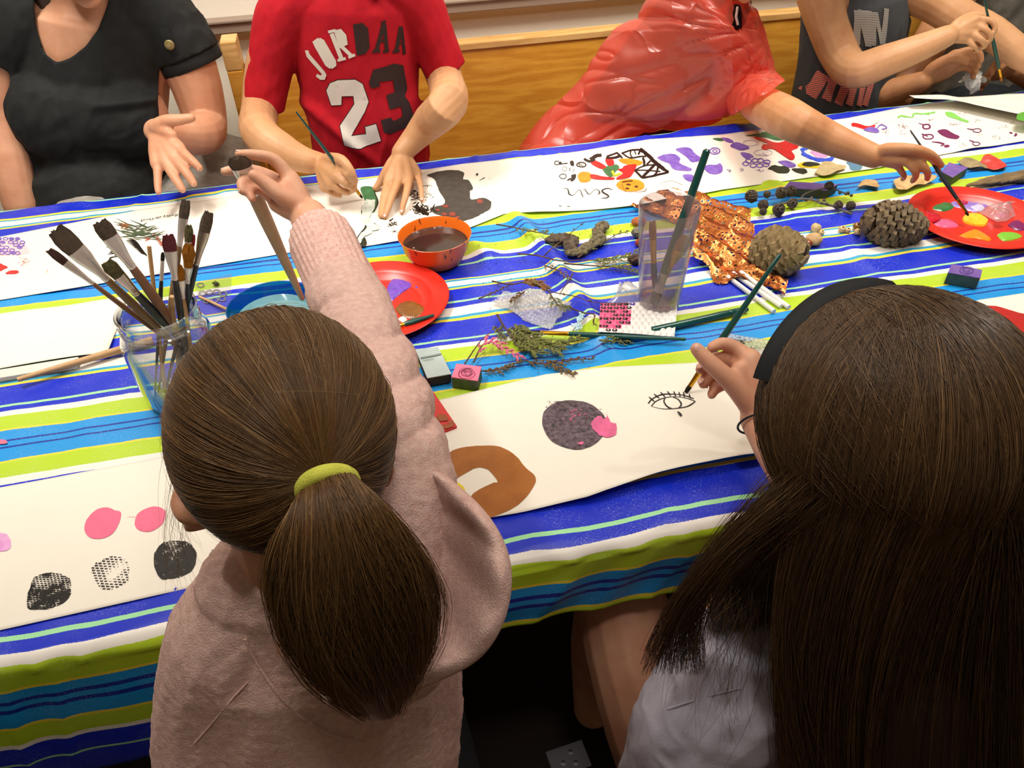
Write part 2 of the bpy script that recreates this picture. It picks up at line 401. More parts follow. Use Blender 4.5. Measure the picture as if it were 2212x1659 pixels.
def cloth_mat():
    t = NT('striped_vinyl'); uv = t.n('UVMap').outputs[0]; sx = t.n('SeparateXYZ'); t.set(sx.inputs[0], uv)
    wob = t.noise(t.mapping(uv, (7, 4.5, 1)), 1, 2, .5)
    wob2 = t.noise(t.mapping(uv, (3, 11, 1), (3.3, 0, 0)), 1, 1, .5)
    fr = t.noise(t.mapping(uv, (130, 130, 1)), 3, 2, .6)
    s = t.math('ADD', sx.outputs[1], t.math('MULTIPLY', t.math('SUBTRACT', wob, .5), .016))
    s = t.math('ADD', s, t.math('MULTIPLY', t.math('SUBTRACT', wob2, .5), .014))
    s = t.math('ADD', s, t.math('MULTIPLY', t.math('SUBTRACT', fr, .5), .0012))
    cs = []
    for st in (STR, STR2, STR3):
        lo, hi = st[0][0]-.01, st[-1][0]+.02
        f = t.math('DIVIDE', t.math('SUBTRACT', s, lo), hi-lo)
        cs.append(t.ramp(f, [((a-lo)/(hi-lo), CC_[c]) for a, c in st], 'CONSTANT'))
    c = t.mix(t.math('GREATER_THAN', s, .735), cs[0], cs[1]); c = t.mix(t.math('GREATER_THAN', s, 1.1295), c, cs[2])
    # specular glints off the weave, painted as pale flecks into the colour
    fl = t.noise(t.mapping(uv, (260, 900, 1)), 1, 3, .7); fl2 = t.noise(t.mapping(uv, (900, 240, 1)), 1, 3, .7)
    fk = t.math('MULTIPLY', t.ramp(t.math('MULTIPLY', fl, fl2), [(.27, 0), (.46, 1)]), t.ramp(t.noise(uv, 14, 3, .6), [(.42, 0), (.62, .55)]))
    c = t.mix(fk, c, lin('dfe6f0'))
    t.p(Base_Color=c, Roughness=.36, Specular_IOR_Level=.45)
    t.bump(t.math('ADD', fl, fl2), .12, .0004)
    return t.m
clothm = cloth_mat()
# top sheet with front and back overhang
xs = np.arange(TX0, TX1+.001, .0075); ss = [];
HEM = .30
def hem(x):   # length of the front overhang, longer at the left
    return np.interp(x, [-1.5, -.46, -.28, -.05, .08, .3, .42, .7, 3.], [.25, .235, .195, .125, .097, .097, .1, .12, .14])
nf = 36; rr = .014
yt = np.arange(YF+rr, YB-rr+.0001, .0065)
rows = []
XX = xs
def row(Y, Z, S): rows.append((np.broadcast_to(Y, XX.shape).astype(float), np.broadcast_to(Z, XX.shape).astype(float), np.broadcast_to(S, XX.shape).astype(float)))
hl = hem(XX)
pp2 = np.stack([XX, XX*0], 1)
for k in range(nf, 0, -1):
    f = k/nf; d = hl*f
    fold = (fbm(np.stack([XX, f*.25+XX*0], 1), 5, 2, 11))*.018*f**1.2+(.5+.5*np.sin(XX*23+f))*.006*f + (1-np.abs(fbm(np.stack([XX+f*.06, XX*0], 1), 12, 2, 31)))**4*.006*min(1, f*3)
    row(YF-.003-fold+.010*f*hl/.1*.4, ZT-rr-d, YF+rr-rr*PI/2-d+.009)
wv = (1-np.abs(fbm(np.stack([XX, XX*0], 1), 13, 2, 31)))**4*.006
for k in range(6):
    a = PI/2*k/6
    row(YF+rr-rr*math.cos(a)-wv*(1-k/6), ZT-rr+rr*math.sin(a)+wv*.25*(k/6), YF+rr-rr*(PI/2-a)+.0045*(1-k/6)*2*.5)
for y in yt:
    row(y, ZT+cloth_h(XX, XX*0+y)+.0002, y)
for k in range(1, 7):
    a = PI/2*k/6; row(YB-rr+rr*math.sin(a), ZT-rr+rr*math.cos(a), YB-rr+rr*a)
for k in range(1, 9): row(YB+.002+.01*np.sin(XX*20)*k/8, ZT-rr-.15*k/8, YB+rr*.57+.15*k/8)
NR = len(rows); NX = len(xs)
V = np.stack([np.tile(xs, NR), np.concatenate([r[0] for r in rows]), np.concatenate([r[1] for r in rows])], 1)
ii = (np.arange(NR-1)[:, None]*NX+np.arange(NX-1)[None]).ravel(); F = np.stack([ii, ii+1, ii+NX+1, ii+NX], 1)
cl = rawobj('tablecloth', V, F, clothm, None, True, (0.75, 1.06, ZT))
setp(cl, 'blue, lime and white striped vinyl cloth draped over the long table', 'tablecloth')
uvl = cl.data.uv_layers.new(name='UVMap'); S = np.concatenate([r[2] for r in rows])
li = np.empty(len(cl.data.loops), dtype=np.int32); cl.data.loops.foreach_get('vertex_index', li)
uvl.data.foreach_set('uv', np.stack([V[li, 0], S[li]], 1).astype(np.float32).ravel())
so = cl.modifiers.new('solid', 'SOLIDIFY'); so.thickness = .0006; so.offset = -1
# ------------------------------------------------------------------ paper sheets and the paint on them
paperm = mat('drawing_paper', 'ece6da', .75, .25, var=.03, vscale=9, bump=.12, bscale=700, bdist=.0003)
def lift_near(x, y):   # the near sheet rises off the cloth along its edge
    e = np.interp(x, [-2, .12, .22, .32, .40, .52, 3], [0, 0, .012, .019, .02, .012, .002])
    return e*np.clip(1-(y-.59)/.09, 0, 1)**1.5
def z_near(x, y): return ZT+.0030+lift_near(x, y)+.002*np.clip(np.sin(np.asarray(x)*9+1), 0, 1)
def z_far(x, y):
    x = np.asarray(x, dtype=float); y = np.asarray(y, dtype=float)
    return ZT+.0034+.006*np.exp(-((x-.56)/.07)**2)*np.clip((1.42-y)/.12, 0, 1)+.004*np.exp(-((x-.31)/.06)**2)*np.clip((1.34-y)/.05, 0, 1)+.0035*np.exp(-((x-1.32-.4*(y-1.45))/.035)**2)
def z_top(x, y): return z_far(x, y)+.0012+np.interp(np.asarray(x)-.9*(1.58-np.asarray(y)), [1.28, 1.33, 1.42, 1.6], [.026, .022, .008, .001])
def sheet(name, xs, near, far, zf, label, cat='paper', nv=40, m=None, thick=.0003):
    xs = np.asarray(xs); V = []; n = np.interp(xs, [p[0] for p in near], [p[1] for p in near]); f = np.interp(xs, [p[0] for p in far], [p[1] for p in far])
    for j in range(nv+1):
        y = n+(f-n)*j/nv; V.append(np.stack([xs, y, zf(xs, y)], 1))
    V = np.concatenate(V); nx = len(xs); ii = (np.arange(nv)[:, None]*nx+np.arange(nx-1)[None]).ravel()
    F = np.stack([ii, ii+1, ii+nx+1, ii+nx], 1)
    o = rawobj(name, V, F, m or paperm, None, True, (float(xs.mean()), float((n+f).mean()/2), ZT+.002))
    sm = o.modifiers.new('solid', 'SOLIDIFY'); sm.thickness = thick; sm.offset = 0
    return setp(o, label, cat)
near_p = sheet('drawing_paper', np.arange(-1.35, 1.5, .012),
    [(-1.35, .55), (-.446, .557), (-.217, .567), (.077, .583), (.2, .580), (.29, .592), (.38, .593), (.45, .59), (.8, .575), (1.5, .57)],
    [(-1.35, .77), (-.504, .776), (-.311, .784), (-.1, .792), (.061, .805), (.21, .824), (.292, .82), (.424, .797), (.511, .80), (.92, .835), (1.5, .83)],
    z_near, 'long white paper sheet along the near table edge, with the eye drawing')
far_p = sheet('drawing_paper', np.arange(-1.35, 2.6, .010),
    [(-1.35, 1.235), (-.627, 1.24), (-.139, 1.273), (-.007, 1.259), (.174, 1.275), (.253, 1.312), (.347, 1.292), (.527, 1.273), (.691, 1.297), (1.021, 1.303), (1.191, 1.325), (1.405, 1.339), (2.6, 1.34)],
    [(-1.35, 1.45), (-.691, 1.478), (-.446, 1.523), (-.231, 1.536), (-.006, 1.539), (.213, 1.559), (.458, 1.551), (.638, 1.572), (.806, 1.552), (1.119, 1.56), (1.27, 1.583), (2.6, 1.57)],
    z_far, 'long white paper sheet along the far table edge, covered in prints')
right_p = sheet('drawing_paper', np.arange(1.285, 2.6, .012),
    [(1.285, 1.565), (1.38, 1.515), (1.452, 1.407), (1.6, 1.345), (2.6, 1.35)], [(1.285, 1.585), (1.7, 1.575), (2.6, 1.57)],
    z_top, 'second white paper sheet at the far right corner with a green dab')
A_, B_, C_2, D_ = PZ(1, 682, .752), PZ(245, 646, .752), PZ(252, 768, .752), PZ(1, 808, .752)
small_p = sheet('canvas_sheet', np.linspace(-.75, -.418, 30), [(-.75, 1.03), (-.56, 1.028), (-.418, 1.03)], [(-.75, 1.195), (-.418, 1.197)],
    lambda x, y: ZT+.003+.010*np.exp(-((np.asarray(x)+.5)/.1)**2)*np.clip((1.10-y)/.07, 0, 1)+.001*np.sin(np.asarray(x)*40), 'blank white paper square left of the brush jar', nv=20)
white_block = MB().box((*PZ(85, 800, .754)[:2], ZT+.006), (.11, .022, .008), Matrix.Rotation(math.radians(2), 3, 'Z'), bev=.002).obj('foam_strip', mat('foam_white', 'dcd6cc', .6), None)
setp(white_block, 'thin white foam strip lying under the bare wooden handle', 'foam')
def cr(ox, oy, s, pts): return [(ox+x/s, oy+y/s) for x, y in pts]
def poly_grid(poly, zf, res=.006):
    """flat polygon (world xy) -> triangulated, subdivided, draped on zf"""
    bm = bmesh.new(); vs = [bm.verts.new((x, y, 0)) for x, y in poly]
    try: bm.faces.new(vs)
    except Exception: bm.free(); return [], []
    bmesh.ops.triangulate(bm, faces=bm.faces[:], ngon_method='EAR_CLIP')
    for _ in range(5):
        es = [e for e in bm.edges if e.calc_length() > res*1.6]
        if not es: break
        bmesh.ops.subdivide_edges(bm, edges=es, cuts=1)
        bmesh.ops.triangulate(bm, faces=[f for f in bm.faces if len(f.verts) > 3])
    bm.verts.index_update()
    P = np.array([v.co[:] for v in bm.verts]); z = zf(P[:, 0], P[:, 1]) if len(P) else []
    V = [(P[i, 0], P[i, 1], float(z[i])) for i in range(len(P))]; F = [[v.index for v in f.verts] for f in bm.faces]; bm.free()
    a = sum((V[f[1]][0]-V[f[0]][0])*(V[f[2]][1]-V[f[0]][1])-(V[f[2]][0]-V[f[0]][0])*(V[f[1]][1]-V[f[0]][1]) for f in F)
    if a < 0: F = [f[::-1] for f in F]
    return V, F
def _grp(fn):
    def w_(s, *a, **k):
        s._g(); s.dep += 1; fn(s, *a, **k); s.dep -= 1; return s
    return w_
class Paint:
    """paint marks in photo coordinates laid on a sheet"""
    def __init__(s, zf, h=.0008): s.zf = zf; s.h = h; s.mb = MB(); s.r = random.Random(5); s.k = 0; s.parts = []; s.dep = 0
    def zz(s, x, y): return s.zf(np.asarray(x), np.asarray(y))+s.h+s.k+np.zeros(np.shape(x))
    def w(s, px, py):
        p = PZ(px, py, ZT+.004)
        for _ in range(2): p = PZ(px, py, float(s.zz(p.x, p.y)))
        return (p.x, p.y)
    @_grp
    def poly(s, pts, rough=0, mi=0, sm=4):
        s.k = (s.k+.00004) % .0006
        pts = [Vector((x, y, 0)) for x, y in pts]
        P = []
        n = len(pts)
        for i in range(n):   # closed catmull
            p0, p1, p2, p3 = pts[i-1], pts[i], pts[(i+1) % n], pts[(i+2) % n]
            for j in range(sm):
                t = j/sm; q = .5*((2*p1)+(p2-p0)*t+(2*p0-5*p1+4*p2-p3)*t*t+(3*p1-p0-3*p2+p3)*t*t*t)
                P.append((q.x+s.r.uniform(-rough, rough), q.y+s.r.uniform(-rough, rough)*.7))
        V, F = poly_grid([s.w(*p) for p in P], s.zz); s.mb.add(V, F, mi); return s
    @_grp
    def blob(s, cx, cy, rx, ry, rough=.12, n=22, rot=0, mi=0, lo=0):
        P = []; ph = s.r.uniform(0, 9)
        for k in range(n):
            a = 2*PI*k/n; r = 1+rough*(math.sin(2*a+ph)*.5+math.sin(5*a+ph*2)*.35+s.r.uniform(-.5, .5))
            x, y = rx*r*math.cos(a), ry*r*math.sin(a); P.append((cx+x*math.cos(rot)-y*math.sin(rot), cy+x*math.sin(rot)+y*math.cos(rot)))
        return s.poly(P, 0, mi, 2)
    @_grp
    def stroke(s, pts, w, mi=0, k=6, rough=0):
        s.k = (s.k+.00004) % .0006
        P = catmull([(x, y, 0) for x, y in pts], k); n = len(P)
        W = w if hasattr(w, '__len__') else [w]*len(pts)
        W = lerp_list(list(W), k) if len(pts) > 2 else list(W)
        if len(pts) == 2:
            P = [P[0].lerp(P[1], t/5) for t in range(6)]; W = [W[0]+(W[-1]-W[0])*t/5 for t in range(6)]; n = 6
        V = []; F = []
        for i, p in enumerate(P):
            t = (P[min(i+1, n-1)]-P[max(i-1, 0)]);
            t = t.normalized() if t.length > 1e-6 else Vector((1, 0, 0))
            nn = Vector((-t.y, t.x*.75, 0)); hw = W[i]/2
            for sg in (1, -1):
                q = p+nn*hw*sg*(1+s.r.uniform(-rough, rough)); x, y = s.w(q.x, q.y); V.append((x, y, float(s.zz(x, y))))
        for i in range(n-1): F.append((2*i, 2*i+1, 2*i+3, 2*i+2))
        s.mb.add(V, F, mi); return s
    @_grp
    def ring(s, cx, cy, rx, ry, w, rot=0, mi=0, gap=0, wob=.08):
        pts = []
        for k in range(13):
            a = gap+(2*PI-gap)*k/12; r = 1+s.r.uniform(-wob, wob); x, y = rx*r*math.cos(a), ry*r*math.sin(a)
            pts.append((cx+x*math.cos(rot)-y*math.sin(rot), cy+x*math.sin(rot)+y*math.cos(rot)))
        return s.stroke(pts, w, mi, 3)
    @_grp
    def flecks(s, cx, cy, rx, ry, n, a, b, mi=0, ang=None, gauss=True):
        for _ in range(n):
            x, y = (s.r.gauss(0, .45), s.r.gauss(0, .45)) if gauss else (s.r.uniform(-1, 1), s.r.uniform(-1, 1))
            an = s.r.uniform(0, PI) if ang is None else ang+s.r.gauss(0, .35)
            L = s.r.uniform(a, b); px, py = cx+rx*x, cy+ry*y
            s.stroke([(px-L*math.cos(an), py-L*math.sin(an)*.6), (px+L*.1, py+L*.12), (px+L*math.cos(an), py+L*math.sin(an)*.6)], [L*.2, L*.45, L*.15], mi, 2)
        return s
    def _g(s):
        if s.dep == 0: s.parts.append((len(s.mb.V), len(s.mb.F)))
    def done(s, name, m, parent, label=None, split=False):
        if split:
            P_ = s.parts+[(len(s.mb.V), len(s.mb.F))]; o = None
            for (v0, f0), (v1, f1_) in zip(P_[:-1], P_[1:]):
                if f1_ == f0: continue
                q = MB(); q.add(s.mb.V[v0:v1], [[i-v0 for i in f] for f in s.mb.F[f0:f1_]]); o = q.obj(name, m, parent, smooth=True, fix=False)
                if label: o['label'] = label
            return o
        o = s.mb.obj(name, m, parent, smooth=True, fix=False)
        if label: o['label'] = label
        return o
def paintm(name, col, rough=.3, col2=None, bump=.5, bscale=120, mottle=None, vs=60, stretch=(1, 1, 1)):
    return mat('paint_'+name, col, rough, .5, col2=col2, vscale=vs, bump=bump, bscale=bscale, bdist=.0012, stretch=stretch)
BLK = paintm('black', '15120f', .35); CHR = paintm('charcoal', '3a3631', .6, '4a443d', .1); PNK = paintm('pink', 'ee7498', .2, 'e6708f', .35)
PUR = paintm('purple', '6a4cae', .35, '8a70c4'); RED = paintm('red', 'c41c1e', .3, 'd63030'); GRN = paintm('green', '3f7a4a', .4, '2f6038'); LGR = paintm('light_green', '86d060', .4)
ORG = paintm('orange', 'f09a26', .4, 'e88418'); BRN = paintm('brown', 'a8662a', .3, '94561f', .6, 60, vs=25, stretch=(1, 1, 1)); BLU = paintm('blue', '2448d4', .35, '3c62de'); WGR = paintm('pale_green', 'b4c4b8', .35, 'e4e8e0', vs=90)
YEL = paintm('yellow', 'e6cc28', .3); MAG = paintm('magenta', '6a1c50', .35, '7c2a60'); SLV = paintm('tan_red', 'b8402c', .5); LIL = paintm('lilac', 'd890d0', .4, 'e8b0dc'); GRY = paintm('grey_wash', '8c8478', .6); DGR = paintm('dark_green', '26301f', .4, '1c2418')
SKN = paintm('peach_wash', 'e4c8a8', .6)
# far sheet --------------------------------------------------------
c = lambda pts: cr(760, 350, 6.9125, pts)
P = Paint(z_far); P.poly(c([(130, 380), (300, 370), (360, 480), (385, 600), (330, 750), (260, 700), (190, 560)]), .4).done('paint_stroke', GRN, far_p, 'green brush stroke')
P = Paint(z_far, .0020); P.stroke(c([(260, 560), (230, 700), (210, 850), (270, 960), (250, 1030), (150, 1100), (95, 1200)]), [12, 24, 17, 13, 17, 11, 10], rough=.15)
P.stroke(c([(330, 560), (300, 680), (250, 760)]), [6, 12, 10]).poly(c([(250, 900), (395, 950), (390, 1010), (260, 1010)]), .4).done('paint_stroke', WGR, far_p, 'pale streaky grey-green stroke trailing off the green one')
P = Paint(z_far, .0010); P.stroke(c([(340, 450), (385, 600), (330, 740)]), [2, 4, 2]).stroke(c([(170, 640), (150, 780), (210, 950), (120, 1080), (70, 1200), (200, 1250)]), [2, 3, 4, 4, 6, 9]).stroke(c([(330, 910), (400, 970), (380, 1020)]), [2, 3, 2])
P.poly(c([(140, 1130), (190, 1120), (225, 1210), (190, 1255), (120, 1250)])).done('paint_outline', DGR, far_p)
P = Paint(z_far); P.poly(c([(1120, 190), (1350, 130), (1600, 125), (1680, 180), (1660, 250), (1740, 270), (1815, 390), (1760, 440), (1790, 560), (1950, 530), (2080, 590), (2060, 700), (1960, 760), (1800, 840), (1560, 890), (1420, 820), (1240, 770), (1180, 690), (1390, 610), (1300, 420), (1230, 250)]), .8).done('paint_boot_shape', CHR, far_p, 'large charcoal boot-shaped painted area')
P = Paint(z_far, .0012)
for x, y, a, b_ in ((1910, 585, 45, 30), (1500, 775, 55, 28), (1380, 775, 40, 22), (1570, 825, 40, 16), (1280, 715, 35, 14), (1400, 660, 50, 20)): P.blob(760+x/6.91, 350+y/6.91, a/6.91, b_/6.91, .2)
P.done('paint_dot', paintm('dull_red', 'a2453a', .5, '7a3a30'), far_p, 'dull red dot on the charcoal', split=True)
P = Paint(z_far)
P.flecks(760+1040/6.9, 350+700/6.9, 26, 15, 95, 2, 6).flecks(760+950/6.9, 350+500/6.9, 13, 14, 45, 2, 5).flecks(760+600/6.9, 350+920/6.9, 14, 7, 34, 1, 4).flecks(760+630/6.9, 350+1020/6.9, 10, 10, 22, 1, 3)
P.flecks(760+1130/6.9, 350+500/6.9, 12, 12, 20, 1, 3).stroke(c([(970, 620), (1010, 720), (1150, 780)]), [5, 9, 6], rough=.5).stroke(c([(560, 880), (620, 840)]), [4, 2]).flecks(760+1130/6.9, 350+350/6.9, 11, 2, 14, 1, 3)
P.stroke(c([(1900, 275), (1985, 230)]), [.7, 2.2]).blob(760+1868/6.9, 350+182/6.9, 2.6, 2.6).flecks(760+2050/6.9, 350+255/6.9, 3, 5, 6, .5, 1).done('scratch_mark', BLK, far_p, 'scratchy black marks', split=True)
# figure with a pumpkin-coloured head
c = lambda pts: cr(1180, 290, 7.373, pts); sc7 = 7.373
P = Paint(z_far)
P.blob(1180+1340/sc7, 290+810/sc7, 31, 13.5, .06).poly(c([(500, 660), (560, 600), (690, 610), (720, 690), (680, 750), (550, 760)])).poly(c([(1150, 400), (1350, 390), (1540, 440), (1440, 500), (1250, 470)]))
P.done('orange_patch', ORG, far_p, 'orange paint patch', split=True)
P = Paint(z_far, .0012); P.poly(c([(700, 640), (780, 640), (900, 670), (1080, 690), (1060, 720), (850, 720), (720, 700)])).poly(c([(710, 460), (790, 420), (950, 510), (880, 550)])).poly(c([(940, 400), (1050, 390), (1080, 480), (990, 500)]))
P.poly(c([(1140, 560), (1210, 540), (1250, 500), (1420, 475), (1430, 530), (1370, 640), (1310, 690), (1140, 720), (1120, 690), (1220, 620)])).done('red_patch', RED, far_p, 'red paint patch', split=True)
P = Paint(z_far, .0012); P.poly(c([(900, 540), (1090, 480), (1150, 500), (1160, 540), (1110, 590), (1050, 670), (980, 660)])).done('paint_green_patch', GRN, far_p)
P = Paint(z_far, .0016); P.stroke(c([(1050, 580), (1075, 640)]), [5, 5]).stroke(c([(1060, 665), (1170, 620)]), [3, 4]).stroke(c([(1110, 660), (1200, 615)]), [3, 3]).done('paint_yellow_marks', YEL, far_p)
P = Paint(z_far, .0016)
P.stroke(c([(1210, 760), (1290, 745), (1375, 740)]), [3, 2.5, 3]).blob(1180+1310/sc7, 290+798/sc7, 5, 1.7).blob(1180+1435/sc7, 290+830/sc7, 4, 1.7).blob(1180+1290/sc7, 290+860/sc7, 4.5, 1.6).stroke(c([(1200, 780), (1260, 900), (1400, 915), (1570, 900), (1590, 850)]), [.7, .8, .9, 1.5, 1])
P.done('paint_face_lines', paintm('dark_brown', '4a200c', .4), far_p)
P = Paint(z_far, .0014)
for a in ([(1490, 230), (1620, 330), (1720, 430), (1840, 530), (1950, 600)],): P.stroke(c(a), [8, 9, 9, 9, 5], rough=.15)
for a, w_ in (([(1950, 600), (1700, 660), (1530, 690)], 5), ([(1530, 690), (1480, 640), (1410, 570)], 5), ([(1410, 570), (1560, 500), (1740, 480)], 3), ([(1740, 470), (1650, 560), (1530, 680)], 6), ([(1440, 570), (1600, 570), (1820, 590)], 2.5),
              ([(1780, 520), (1760, 600), (1710, 660)], 4), ([(1540, 370), (1560, 440), (1560, 500)], 5), ([(1660, 420), (1600, 480)], 4), ([(1200, 290), (1330, 370), (1500, 350), (1590, 350)], 3), ([(1500, 240), (1470, 320)], 4), ([(1200, 300), (1350, 250), (1500, 240)], 3.4),
              ([(1350, 250), (1340, 310), (1370, 370)], 2.5), ([(1400, 250), (1430, 320)], 2), ([(880, 330), (800, 340), (700, 400)], 9), ([(600, 390), (700, 430), (780, 400)], 6), ([(950, 380), (1080, 370), (1180, 340)], 6), ([(960, 350), (1050, 320), (1130, 290)], 4), ([(1120, 290), (1180, 340), (1210, 380)], 4)):
    P.stroke(c(a), w_, rough=.15)
P.done('paint_black_net', BLK, far_p, 'black net of painted triangles')
P = Paint(z_far)
P.ring(1180+170/sc7, 290+455/sc7, 5, 4, 2).blob(1180+225/sc7, 290+460/sc7, 3, 3.5).stroke(c([(240, 470), (340, 460)]), [2, 3]).poly(c([(380, 430), (430, 425), (440, 500), (390, 490)])).ring(1180+560/sc7, 290+483/sc7, 10, 5, 2.6).flecks(1180+545/sc7, 290+480/sc7, 6, 3, 12, 1, 3)
P.ring(1180+290/sc7, 290+550/sc7, 5, 5, .8).stroke(c([(375, 540), (375, 590)]), [2, .7]).stroke(c([(450, 550), (420, 600)]), [1, 1]).ring(1180+265/sc7, 290+668/sc7, 7.2, 5, 1.6).poly(c([(400, 650), (470, 635), (470, 690), (430, 740), (385, 740), (400, 690)])).stroke(c([(335, 735), (390, 700)]), [3, 4])
P.done('doodle', BLK, far_p, 'small black doodle', split=True)
P = Paint(z_far)
P.stroke(c([(270, 870), (320, 860), (350, 890), (365, 950), (430, 970), (500, 900), (540, 890), (570, 960), (590, 1010)]), [.6, 1.2, 2.4, 3.4, 1, .8, 1.2, 2.2, .8])
P.stroke(c([(590, 880), (620, 880), (660, 940), (700, 950), (760, 890), (820, 880), (850, 930), (820, 960)]), [.6, 1.6, 2.2, 1, .8, 1, 3.2, .8]).stroke(c([(1060, 885), (980, 860), (900, 885), (900, 920), (990, 980), (960, 1010), (870, 1020)]), [.8, 2.5, 3, 4.2, 3.6, 2.6, .8])
P.stroke(c([(195, 1135), (245, 1145)]), [1, 1.6]).stroke(c([(330, 1148), (385, 1146)]), [1, 1.4]).done('handwriting_stroke', BLK, far_p, 'thin black brush handwriting', split=True)
P = Paint(z_far); P.stroke(c([(1780, 765), (1860, 800), (1960, 865)]), .5).stroke(c([(1850, 770), (2000, 740), (2180, 810)]), .8).ring(1180+1955/sc7, 290+800/sc7, 1.8, 2, .5).ring(1180+1750/sc7, 290+880/sc7, 9, 6, .4).done('pencil_lines', GRY, far_p)
# purple leaf prints
c = lambda pts: cr(1420, 270, 5.027, pts); s5 = 5.027
P = Paint(z_far); P.poly(c([(0, 350), (100, 315), (200, 320), (250, 370), (240, 410), (320, 450), (380, 480), (330, 500), (180, 480), (130, 420), (60, 390)]), .4).poly(c([(200, 260), (310, 240), (370, 260), (410, 310), (480, 360), (440, 395), (370, 400), (320, 350), (250, 300)]), .4)
P.poly(c([(500, 460), (560, 430), (640, 430), (680, 415), (710, 460), (700, 510), (640, 535), (560, 520)]), .4).poly(c([(280, 540), (360, 535), (410, 560), (470, 600), (430, 615), (340, 610), (290, 575)]), .2)
P.poly(c([(790, 225), (850, 185), (950, 215), (1000, 250), (910, 275), (830, 250)]), .3).poly(c([(910, 295), (1000, 310), (1045, 345), (970, 365), (915, 330)]), .3).poly(c([(690, 140), (780, 145), (830, 185), (770, 190)]), .3)
P.poly(c([(1310, 395), (1400, 385), (1490, 420), (1500, 450), (1420, 460), (1340, 420)]), .3).ring(1420+625/s5, 270+280/s5, 11, 7, 3).ring(1420+625/s5, 270+280/s5, 5, 3, 2)
for x, y in ((990, 390), (1060, 385), (1120, 385), (1190, 400), (960, 420), (1040, 440), (1110, 440), (1180, 430)): P.ring(1420+x/s5, 270+y/s5, 6.5, 4.2, 2.6)
P.done('leaf_print', PUR, far_p, 'purple leaf print', split=True); P = Paint(z_far)
P.flecks(1420+780/s5, 270+490/s5, 7, 4, 9, 1.5, 3.5).flecks(1420+915/s5, 270+485/s5, 6, 5, 12, 1, 3).flecks(1420+1100/s5, 270+490/s5, 12, 4, 12, 1.5, 4).ring(1420+1010/s5, 270+195/s5, 15, 6, .8).ring(1420+1150/s5, 270+300/s5, 20, 7, .8).flecks(1420+1160/s5, 270+320/s5, 14, 5, 14, 1, 3)
P.done('faint_prints', paintm('faint_purple', '9a88b4', .5), far_p)
P = Paint(z_far, .0012); P.poly(c([(1050, 140), (1110, 130), (1290, 190), (1440, 160), (1540, 190), (1520, 250), (1460, 280), (1490, 330), (1480, 375), (1420, 365), (1260, 260), (1170, 270), (1130, 250), (1150, 210), (1200, 200)]), .5).done('paint_splash', RED, far_p, 'red star-shaped splash')
P = Paint(z_far); P.poly(c([(950, 115), (1100, 90), (1230, 70), (1420, 150), (1300, 165), (1200, 140), (1080, 125)]), .4).poly(c([(600, 150), (650, 140), (740, 150), (690, 175)])).done('green_smear', GRN, far_p, split=True)
P = Paint(z_far); P.stroke(c([(1560, 280), (1640, 245), (1800, 260), (1900, 320), (1880, 370), (1760, 380), (1640, 340), (1570, 300)]), [10, 9, 7, 9, 11, 10, 9, 10], rough=.2).done('paint_ring', BLU, far_p, 'blue painted ring')
P = Paint(z_far); P.poly(c([(1660, 285), (1760, 270), (1850, 310), (1840, 345), (1740, 355), (1690, 320)]), .4).done('paint_centre', LIL, far_p)
P = Paint(z_far); P.poly(c([(1200, 470), (1260, 435), (1320, 445), (1400, 450), (1440, 490), (1400, 525), (1310, 520), (1250, 495)]), .7).poly(c([(1460, 475), (1590, 470), (1630, 510), (1580, 530), (1500, 510)]), .5).done('paint_blot', DGR, far_p, 'dark green blot', split=True)
P = Paint(z_far); P.poly(c([(1520, 430), (1600, 400), (1680, 415), (1770, 440), (1760, 465), (1650, 465), (1560, 460)]), .5).done('paint_dab', YEL, far_p)
P = Paint(z_far, .0012); P.poly(c([(1570, 430), (1620, 400), (1740, 410), (1760, 435), (1640, 450)]), .5).done('paint_dab_dark', DGR, far_p)
P = Paint(z_far); P.poly(c([(2050, 400), (2130, 390), (2212, 395), (2215, 480), (2110, 490), (2080, 440)]), .4).done('paint_patch', paintm('slate_blue', '5a7cb0', .35, '4a8a7a', vs=20), far_p, 'slate blue patch')
# right part of the far sheet
c = lambda pts: cr(1840, 190, 5.946, pts); s6 = 5.946
P = Paint(z_far); P.poly(c([(0, 450), (60, 450), (200, 490), (300, 470), (280, 510), (170, 530), (60, 500), (0, 490)]), .5).done('paint_red_streak', RED, far_p)
P = Paint(z_far, .0012); P.poly(c([(150, 530), (260, 500), (350, 540), (330, 575), (220, 560)]), .5).stroke(c([(320, 520), (380, 470), (450, 510), (380, 530)]), [2, 3, 3, 2]).done('paint_violet_streak', PUR, far_p)
P = Paint(z_far); P.poly(c([(1100, 550), (1200, 530), (1300, 580), (1385, 625), (1330, 655), (1180, 620)]), .4).ring(1840+960/s6, 190+495/s6, 8, 5, 3.6).stroke(c([(855, 450), (920, 470)]), [1, 3]).ring(1840+980/s6, 190+625/s6, 11, 5, 3).stroke(c([(900, 590), (980, 620)]), [4, 2])
P.stroke(c([(1030, 690), (1120, 700), (1180, 720), (1140, 745)]), [2, 4, 5, 2]).blob(1840+1220/s6, 190+745/s6, 6, 3).ring(1840+1610/s6, 190+545/s6, 9, 4, 2).stroke(c([(1480, 520), (1560, 535)]), [1.5, 3]).ring(1840+1600/s6, 190+715/s6, 8, 4, 1.8).stroke(c([(1510, 670), (1570, 690)]), [2, 3]).blob(1840+2105/s6, 190+600/s6, 3, 3.4, .4).blob(1840+2045/s6, 190+575/s6, 3, 2, .4)
P.done('shell_print', MAG, far_p, 'dark magenta print', split=True)
